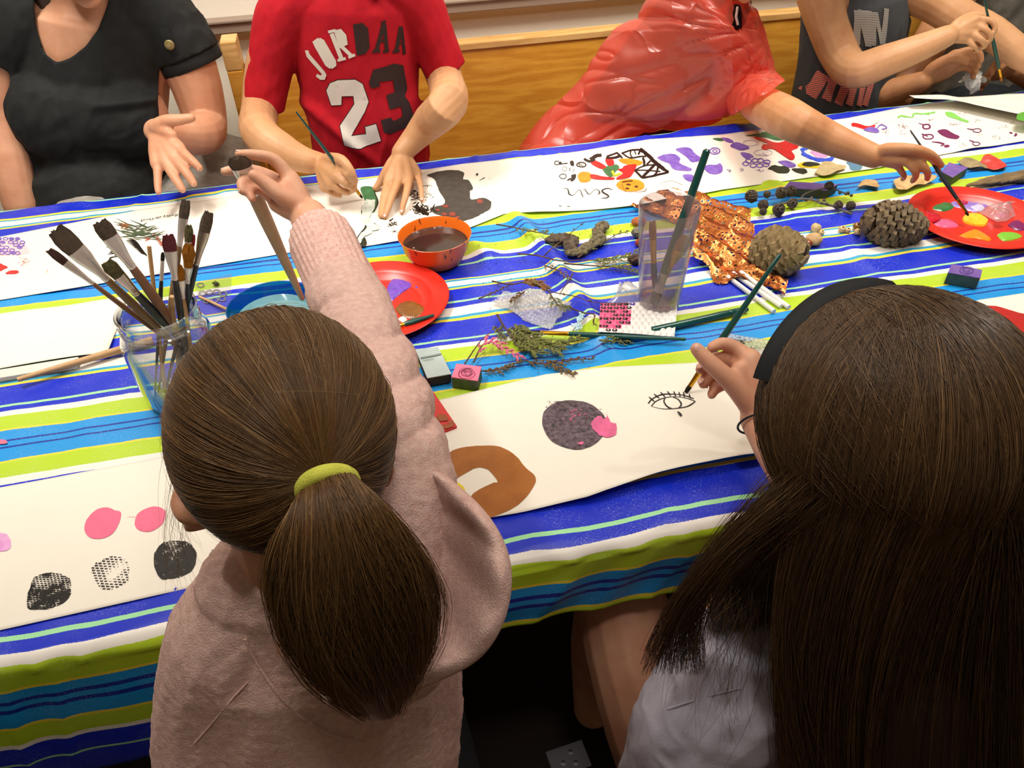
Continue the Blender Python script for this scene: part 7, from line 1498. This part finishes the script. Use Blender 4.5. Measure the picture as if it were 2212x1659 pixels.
# scalp strands: from the hairline over the skull into the tie
def slerp(a, b, t):
    om = np.arccos(np.clip((a*b).sum(-1), -1, 1))[:, None]; s = np.sin(om)+1e-9
    return (np.sin((1-t)*om)[..., None]*a[:, None]+np.sin(t*om)[..., None]*b[:, None])/s[..., None]
n = 13000
A0 = RS.uniform(0, 2*PI, n); e1 = unit(np.cross(tieD, np.array([0, 0, 1.]))); e2 = np.cross(tieD, e1)
updir = e2[2]*np.sin(A0)+e1[2]*np.cos(A0)     # +1 toward the crown
rng_ = np.interp(updir, [-1, -.3, .3, 1], [.95, 1.55, 2.1, 2.45])*RS.uniform(.55, 1.0, n)**.5
S0 = np.cos(rng_)[:, None]*tieD+np.sin(rng_)[:, None]*(e1*np.cos(A0)[:, None]+e2*np.sin(A0)[:, None])
jit = unit(tieD+.10*(e1*np.cos(A0)[:, None]+e2*np.sin(A0)[:, None])+RS.normal(0, .02, (n, 3)))
K = 16; t = np.linspace(0, 1, K)[None]**.9; D = slerp(S0, jit, np.repeat(t, n, 0))
clump = fbm(np.stack([A0*5, np.zeros(n)], 1), 1.6, 3, 5)
lift = 1+RS.uniform(-.012, .016, n)[:, None]+.020*clump[:, None]*np.sin(PI*t)+.008*np.sin(PI*t)*RS.normal(0, 1, n)[:, None]
side_w = np.cross(D, np.roll(D, 1, 1)); D = unit(D+.02*np.sin(t*5+A0[:, None]*7)[..., None]*unit(side_w+1e-6)*RS.uniform(0, 1, (n, 1, 1)))
Pst = H+(D*rad_*lift[..., None])@Rn.T
tint = np.clip(.42+.30*clump+RS.normal(0, .16, n), 0, 1)
strand_mesh('hair_strands', Pst, RS.uniform(.00018, .00034, n), tint, hairA, hairroot)['kind'] = 'stuff'
# flyaways round the outline
n = 420; A1 = RS.uniform(0, 2*PI, n); S1 = unit(RS.normal(0, 1, (n, 3))); S1[:, 1] = -abs(S1[:, 1])*.3+RS.uniform(-.3, .5, n); S1 = unit(S1); t = np.linspace(0, 1, 8)[None]
T1 = unit(S1+RS.normal(0, .5, (n, 3))); D = slerp(S1, T1, np.repeat(t, n, 0)); Pst = H+(D*rad_*(1+.06*t*RS.uniform(.1, 1, (n, 1)))[..., None])@Rn.T; strand_mesh('flyaway_hairs', Pst, RS.uniform(.00008, .00014, n), RS.uniform(.5, 1, n), hairA, hairroot)['kind'] = 'stuff'
n = 60; Pst = np.empty((n, 9, 3))
for i in range(n):
    a = (RS.uniform(360, 420), RS.uniform(950, 1110)); q = RS.uniform(60, 260); dx = RS.uniform(-30, 60)
    for j_ in range(9):
        f = j_/8; Pst[i, j_] = PD(a[0]-14*math.sin(f*PI)+dx*f*f, a[1]+q*f, .585+.06*f)[:]
strand_mesh('loose_temple_hairs', Pst, RS.uniform(.00008, .00014, n), RS.uniform(.5, 1, n), hairA, hairroot)['kind'] = 'stuff'
# the ponytail
cl_ = [PD(*p) for p in ((706, 1035, .482), (712, 1075, .462), (728, 1140, .462), (748, 1230, .480), (772, 1330, .508), (800, 1430, .542), (826, 1525, .578))]
hw_ = [.0125, .021, .035, .047, .050, .041, .020]
o = blob('ponytail', [tube_mesh(cl_, [r*.80 for r in hw_], 24, .62, (0, -.8, .6), 5)], hairA, g1, .003, 3); tinted_blob(o, .08); tail = o
n = 8500; K = 18; Cc = np.array([tuple(v) for v in catmull(cl_, 6)]); ts = np.linspace(0, len(Cc)-1, K); tt_ = ts/(len(Cc)-1)
ci = np.array([np.interp(ts, np.arange(len(Cc)), Cc[:, a]) for a in range(3)]).T; hwi = np.interp(tt_, np.linspace(0, 1, 7), hw_)
tang = unit(np.gradient(ci, axis=0)); upn = np.array([0, -.8, .6]); uu = unit(np.cross(tang, upn)); vv = np.cross(uu, tang)
ang = RS.uniform(0, 2*PI, n); rr_ = RS.uniform(.25, 1, n)**.35; endk = RS.uniform(.70, 1.0, n)+.05*np.sin(ang*4); tl_ = np.linspace(0, 1, K)
Pst = np.empty((n, K, 3)); ph_ = RS.uniform(0, 6, n)
for i in range(n):
    q = tl_*endk[i]; c_ = np.array([np.interp(q, tt_, ci[:, a]) for a in range(3)]).T; h_ = np.interp(q, tt_, hwi); u_ = np.array([np.interp(q, tt_, uu[:, a]) for a in range(3)]).T; v_ = np.array([np.interp(q, tt_, vv[:, a]) for a in range(3)]).T
    an = ang[i]+.25*np.sin(q*4+ph_[i]); rad2 = rr_[i]*(1+.10*math.sin(ang[i]*3+1)*np.sin(q*6)+.12*math.sin(ang[i]*9+2)*q)*(1+.25*max(0, rr_[i]-.93)/.07*RS.uniform(-.3, 1)*q)
    Pst[i] = c_+u_*(np.cos(an)*h_*rad2)[:, None]+v_*(np.sin(an)*h_*rad2*.65)[:, None]
tint = np.clip(.34+.28*fbm(np.stack([ang*3, rr_], 1), 2.0, 3, 4)+RS.normal(0, .16, n), 0, 1)
strand_mesh('ponytail_strands', Pst, RS.uniform(.00018, .00034, n), tint, hairA, tail)['kind'] = 'stuff'
ax_ = (cl_[2]-cl_[0]).normalized(); tcx = (cl_[0]*.6+cl_[1]*.4)
MB().lathe([(.0165+.0038*math.cos(a), .0052*math.sin(a)) for a in np.linspace(0, 2*PI, 13)[:-1]], tcx, 48, ax_, closed=True).obj('hair_tie', cloth('tie_yellow', 'd4d65a', 'bcbe48', .8, 1, 900), g1)
blob('leggings', [E_((-.14, .31, .54), (.15, .12, .09))]+[T_([Vector((-.14+.08*s_, .32, .52)), Vector((-.14+.08*s_, .55, .52)), Vector((-.14+.08*s_, .665, .47)), Vector((-.14+.08*s_, .672, .12))], [.092, .072, .060, .045]) for s_ in (-1, 1)], cloth('black_leggings', '16161a'), g1, .007, 3)
# pink hoodie
pinkf = mat('fleece_pink', 'e8c6bc', .95, .1, col2='d8aea4', vscale=160, bump=.8, bscale=620, bdist=.0022)
def dh(V, N):
    x, y, d = pix(V); arm = np.clip((1010-y)/80, 0, 1)*np.clip((x-560)/30, 0, 1)
    s = (x-660)*.45+(y-560)*.9
    rings = .0065*(np.abs(np.sin(s/34+fbm(V, 14, 2, 3)*1.6))**.7-.6)*arm*np.clip((y-600)/40, 0, 1)
    nap = .0011*fbm(V, 260, 2, 5)
    return rings+nap+folds(V, (.5, 0, 1), 11, .008, 5)*(1-arm)
hp_ = [T_([PD(645, 1260, .66), PD(675, 1340, .70), PD(690, 1440, .745), PD(698, 1600, .805), PD(700, 1800, .89), Vector((-.155, .31, .56))], [.085, .126, .138, .146, .150, .120], flat=.66, up=(0, 1, 0)),
       T_([PD(590, 1275, .665), PD(520, 1375, .685), PD(475, 1500, .72), PD(462, 1680, .765), PD(480, 1800, .82), PD(560, 1800, .86)], [.056, .060, .056, .052, .048, .04]),
       T_([PD(790, 1310, .69), PD(850, 1190, .675), PD(858, 1040, .67), PD(832, 900, .70), PD(800, 780, .76), PD(765, 680, .825), PD(742, 630, .86)], [.060, .054, .049, .046, .043, .042, .041], rs=5),
       T_([PD(560, 1225, .625), PD(600, 1290, .64), PD(700, 1390, .655), PD(800, 1440, .66), PD(890, 1430, .65)], [.022, .030, .036, .036, .028], rs=4),
       E_(PD(880, 1290, .70), (.055, .05, .055))]
hoodie = blob('hoodie', hp_, pinkf, g1, .0032, 4, dh)
bpy.context.view_layer.update(); bh_ = shirt_bvh(hoodie)
def on(bvh, px, py, h=0, dflt=.68):
    d = ray(px, py).normalized(); r_ = bvh.ray_cast(CC, d); return (r_[0]-d*h) if r_[0] is not None else PD(px, py, dflt)
# hood folded down: a thick rolled shell open toward the neck
RB = [(640, 1395), (740, 1385), (820, 1350), (880, 1290), (905, 1200), (895, 1110), (870, 1030), (845, 960)]
RR = [(700, 1520, .625), (815, 1490, .610), (925, 1452, .600), (1020, 1400, .590), (1072, 1310, .583), (1076, 1200, .585), (1022, 1100, .60), (912, 1000, .655)]
cb = catmull([on(bh_, x, y, -.004, .66) for x, y in RB], 6); cr_ = catmull([PD(*p) for p in RR], 6); V = []; F = []; m_ = 12
for i in range(len(cb)):
    a, b = cb[i], cr_[i]; dn = (a-CC).normalized()
    for j_ in range(m_+1):
        q = j_/m_; p = a.lerp(b, q)+dn*(.040*math.sin(PI*min(1, q*1.05))*(1-.25*q)); V.append(p+dn*.004*math.sin(i*.9+q*5)*q)
    # roll the rim outward
    for q in (.35, .75, 1.1, 1.5):
        V.append(b+(b-a).normalized()*.010*math.sin(q*1.3)+dn*(.016*(1-math.cos(q*1.4))+.003))
k2 = m_+5
for i in range(len(cb)-1):
    for j_ in range(k2-1): F.append((i*k2+j_, (i+1)*k2+j_, (i+1)*k2+j_+1, i*k2+j_+1))
hd = rawobj('hood', [tuple(v) for v in V], F, pinkf, g1); sm = hd.modifiers.new('solid', 'SOLIDIFY'); sm.thickness = .007; sm.offset = 0; sb2 = hd.modifiers.new('sub', 'SUBSURF'); sb2.levels = 1; sb2.render_levels = 2
MB().tube(catmull([on(bh_, x, y, .0005) for x, y in ((535, 1474), (500, 1512), (460, 1560), (421, 1605))], 5), .0011, 8).obj('seam', pinkf, g1)
MB().tube(catmull([on(bh_, x, y, .0005) for x, y in ((530, 1380), (560, 1440), (620, 1520), (700, 1580), (780, 1600))], 5), .0016, 8).obj('seam', pinkf, g1)
cu = [PD(748, 645, .862), PD(722, 580, .895), PD(700, 530, .925), PD(697, 522, .93)]
blob('cuff', [tube_mesh(cu, [.0420, .0395, .0405, .0395], 40, 1, None, 4)], mat('rib_pink', 'e8c4ba', .9, .1, col2='d0a298', vscale=200, bump=.8, bscale=400, bdist=.002), g1, .0022, 2, lambda V, N: .0007*np.sin((pix(V)[0]*.9-pix(V)[1]*.42)/1.7))
brush('paint_brush', PD(654, 648, 1.135), PD(512, 338, .925), 'big flat brush in the raised hand, pale handle dipping toward the blue bowl', 'brush', mat('handle_pale', 'c4a47c', .5, col2='b0906a', vscale=30), silver, brG, rh=.0085, wf=.0125, bl=.016, fl=.040, flat=.45, up=(0, -1, .5), taper=.45, belly=1.05)
# ================================================================ girl with long hair
g2 = empty('person', (.36, .34, 0), 'girl with long brown hair and black headband drawing the eye with a brush', 'person')
H = np.array(PD(1932, 908, .545)[:]); hairB = hairm('hair_dark_brown', '261a10', '553d26', '8f6d46')
fwd = Vector((-.10, .90, -.42)).normalized(); upv = Vector((0, .4, .9)); upv = (upv-fwd*upv.dot(fwd)).normalized(); rt = fwd.cross(upv); Rg = Matrix((rt, fwd, upv)).transposed(); Rn = np.array(Rg); rad_ = np.array([.0895, .099, .093])
head, hw2, hR2 = head_prims(Vector(H.tolist())-upv*.036+fwd*.012, fwd, upv, .88)
Wh = PD(1640, 905, .905)
fh = [[G_(1620, 778, .90), G_(1590, 752, .905), G_(1560, 742, .90), G_(1538, 750, .895)], [G_(1616, 797, .905), G_(1572, 776, .915), G_(1534, 778, .91), G_(1514, 797, .905)], [G_(1612, 817, .91), G_(1566, 802, .92), G_(1530, 812, .917), G_(1519, 829, .912)], [G_(1606, 837, .912), G_(1572, 829, .922), G_(1546, 840, .92), G_(1537, 853, .915)]]
th2 = [G_(1606, 855, .895), G_(1572, 818, .885), G_(1534, 784, .88), G_(1505, 754, .88)]
body = [T_([PD(1960, 1080, .60), PD(1940, 1200, .64), PD(1920, 1320, .68)], [.050, .048, .06]), T_([PD(1880, 1380, .70), PD(1880, 1500, .75), PD(1870, 1700, .83), Vector((.38, .30, .56))], [.10, .128, .128, .12], flat=.62, up=(0, 1, 0)),
        T_([PD(1620, 1460, .70), PD(1600, 1330, .74), PD(1730, 1190, .80), PD(1735, 1060, .84), PD(1680, 965, .88), Wh], [.052, .046, .038, .032, .0275, .0225], rs=4),
        T_([PD(2180, 1450, .70), PD(2260, 1600, .74), PD(2280, 1700, .80), PD(2200, 1500, .86)], [.052, .046, .040, .032]),
        T_([PD(1520, 1750, 1.06), PD(1440, 1600, 1.05), PD(1380, 1440, 1.045), PD(1350, 1330, 1.05), PD(1335, 1230, 1.06)], [.085, .078, .069, .063, .055], rs=3), T_([PD(1335, 1230, 1.06), Vector((PD(1335, 1230, 1.06).x, .66, .30)), Vector((PD(1335, 1230, 1.06).x, .66, .08))], [.050, .045, .035]),
        T_([PD(1850, 1780, 1.06), PD(1820, 1500, 1.06), PD(1800, 1300, 1.06)], [.08, .068, .055])]
g2b = blob('body', body+head+hand_prims(Wh, fh, 1.12, th2, .0135), SK4, g2, .0024, 7)
nails(g2b, [(th2[3], th2[2], -CF), (fh[1][3], fh[1][2], (-1, -.5, .4)), (fh[2][3], fh[2][2], (-1, -.5, .3))], .0050, .0066)
face_parts(g2b, hw2, hR2, .88, hairbrown)
wb = PD(1630, 893, .905); wd = (PD(1662, 985, .88)-Wh).normalized()
MB().lathe([(.0262+.0014*math.cos(a), .0014*math.sin(a)) for a in np.linspace(0, 2*PI, 9)[:-1]], Wh+wd*.006, 40, wd, closed=True).obj('wrist_band', mat('elastic_black', '14161c', .6), g2)
brush('paint_brush', PD(1686, 548, .98), PZ(1481, 848, ZT+.0045), 'long green-handled brush held by the long-haired girl over the eye drawing', 'brush', greenh, goldf, brD, rh=.0040, wf=.0034, bl=.011, fl=.034, flat=.7, up=(0, -1, .5), taper=.7)
blob('shorts', [E_((.40, .28, .55), (.14, .11, .085))], cloth('navy_shorts', '1c2230'), g2, .007, 3)
# shirt
lil = cloth('lilac_grey_tee', 'b4b0c0', 'a6a2b2', .9, .4, 420, 30)
def ds(V, N): return folds(V, (.7, 0, 1), 13, .009, 8)+folds(V, (1, 0, -.3), 22, .004, 3)
g2s = blob('tee_shirt', [T_([PD(1900, 1340, .69), PD(1880, 1430, .73), PD(1870, 1560, .785), PD(1860, 1750, .86), Vector((.385, .30, .565))], [.11, .145, .150, .150, .125], flat=.66, up=(0, 1, 0)), T_([PD(1700, 1420, .69), PD(1590, 1480, .70), PD(1500, 1600, .735), PD(1455, 1710, .77)], [.066, .064, .062, .058]), T_([PD(2080, 1420, .69), PD(2200, 1480, .70), PD(2270, 1620, .74)], [.066, .064, .06])], lil, g2, .0034, 4, ds)
bpy.context.view_layer.update(); bg2 = shirt_bvh(g2s)
MB().tube(catmull([on(bg2, x, y, .0010) for x, y in ((1442, 1532), (1490, 1516), (1545, 1500), (1600, 1486))], 4), .0009, 6).obj('sleeve_seam', lil, g2)
# hair: envelope over the skull that falls down the back; every strand follows it
hroot = blob('hair', [ell_mesh(H.tolist(), tuple(rad_*.945), Rg, 40, 26), tube_mesh([PD(1975, 960, .575), PD(1975, 1090, .585), PD(1985, 1230, .595), PD(2000, 1380, .605), PD(2010, 1550, .645), PD(2020, 1750, .72)], [.078, .088, .092, .086, .078, .072], 30, .55, (0, -.75, .65), 4)], hairB, g2, .004, 5); tinted_blob(hroot, .06)
n = 15000; K = 26
az = RS.uniform(0, 2*PI, n)
crown = todir = None
cd = unit(np.array([.02, -.15, 1.0])); a1 = unit(np.cross(cd, np.array([0, 1., 0]))); a2 = np.cross(cd, a1)     # a2 ~ -forward
start = RS.uniform(.04, .9, n)**1.0*1.15
U_ = a1*np.cos(az)[:, None]+a2*np.sin(az)[:, None]; S0 = np.cos(start)[:, None]*cd+np.sin(start)[:, None]*U_
# destination on the skull: sideways and backwards, then hanging free
backw = U_.copy(); backw[:, 1] = -np.abs(backw[:, 1])*RS.uniform(.3, 1, n)-.12; frn = np.clip(U_[:, 1]*1.0+.15, 0, 1)*np.clip(np.abs(U_[:, 0])*1.6, 0, 1); backw[:, 1] += .55*frn; E0 = unit(backw*1.0-np.array([0, 0, 1.])*(.28+.55*frn*RS.uniform(.2, 1, n))[:, None]+RS.normal(0, .05, (n, 3)))
K1 = 12; t = np.linspace(0, 1, K1)[None]; D = slerp(unit(S0), E0, np.repeat(t, n, 0)); clump = fbm(np.stack([np.arctan2(E0[:, 0], -E0[:, 1])*4, start], 1), 1.8, 3, 9)
lift = 1+RS.uniform(-.01, .02, n)[:, None]+.018*clump[:, None]*np.sin(PI*t*.5)+.012*np.sin(t*PI)
Ph = H+(D*rad_*lift[..., None])@Rn.T
# free part: falls, spreading to targets measured on the photo (left lock over the shoulder, curtain down the back)
xn = np.clip(-E0@np.array([-1., 0, 0]), -1, 1)     # left -1 .. right +1
K2 = K-K1; f = np.linspace(0, 1, K2+1)[1:]; Pe = Ph[:, -1]
Pf = np.empty((n, K2, 3)); ex, ey, ed = pix(Pe)
xr = np.argsort(np.argsort(ex+RS.normal(0, 25, n)))/n
xend = np.interp(xr, [0, .05, .15, .25, .5, 1], [1540, 1640, 1765, 1835, 1990, 2330])+RS.normal(0, 18, n)
yend = np.interp(xr, [0, .06, .14, 1], [1430, 1640, 1850, 1950])+RS.normal(0, 60, n)
dend = np.interp(yend, [1400, 1660, 1950], [.575, .620, .73])-.02*RS.uniform(0, 1, n)
m_ = (xr >= .045) & (xr < .15); xend[m_] = np.interp(xr[m_], [.045, .15], [1530, 1760])+RS.normal(0, 12, m_.sum()); yend[m_] = 1410+RS.normal(0, 20, m_.sum()); dend[m_] = .72
ld = xr < .045; k_ = ld.sum(); xend[ld] = RS.uniform(1385, 1520, k_); yend[ld] = RS.uniform(1400, 1460, k_); dend[ld] = .66
ymid = ey+(yend-ey)*.45; xmid = np.interp(xr, [0, .05, .12, .3, 1], [1450, 1520, 1575, 1740, 2330])+RS.normal(0, 10, n); dmid = np.interp(ymid, [1000, 1250, 1450], [.52, .515, .555])-.012*RS.uniform(0, 1, n)+.03*np.clip(np.abs(xmid-1960)/400, 0, 1)**2
t0 = unit(Ph[:, -1]-Ph[:, -2])
for j_ in range(K2):
    q = f[j_]; x = ex*(1-q)**2+2*q*(1-q)*xmid+q*q*xend+(6*np.sin(q*7+clump*5)*q); y = ey*(1-q)**2+2*q*(1-q)*ymid+q*q*yend; d = ed*(1-q)**2+2*q*(1-q)*(dmid)+q*q*dend
    Pf[:, j_] = CCa+(CFa[None]+CRa[None]*((x-1106)/FPX)[:, None]-CUa[None]*((y-829.5)/FPX)[:, None])*d[:, None]
P_ = np.concatenate([Ph, Pf], 1); tint = np.clip(.34+.32*clump+RS.normal(0, .15, n), 0, 1)
strand_mesh('hair_strands', P_, RS.uniform(.00020, .00036, n), tint, hairB, hroot)['kind'] = 'stuff'
n = 260; Pst = np.empty((n, 10, 3))
for i in range(n):
    x0 = RS.uniform(1540, 1800); y0 = RS.uniform(1180, 1400); L_ = RS.uniform(90, 330); dx = RS.uniform(-150, 60) if x0 < 1680 else RS.uniform(-120, 120); b_ = RS.uniform(-40, 40); dd = .575+.0002*(y0-1200)
    for j_ in range(10):
        q = j_/9; Pst[i, j_] = PD(x0+dx*q+b_*math.sin(q*PI), y0+L_*q, dd+.05*q)[:]
strand_mesh('loose_hairs', Pst, RS.uniform(.00010, .00020, n), RS.uniform(.3, 1, n), hairB, hroot)['kind'] = 'stuff'
# headband: arc over the skull in front of the crown
hb = []
for k in range(25):
    a = -1.16+1.60*k/24; dloc = unit(np.array([math.sin(a), .30+.10*math.cos(a), math.cos(a)])); hb.append(Vector((H+(dloc*rad_*1.048)@Rn.T).tolist()))
MB().tube(hb, [.0085]*24+[.004], 10, flat=.28, up=None).obj('headband', mat('headband_black', '05070c', .6, .3), g2)
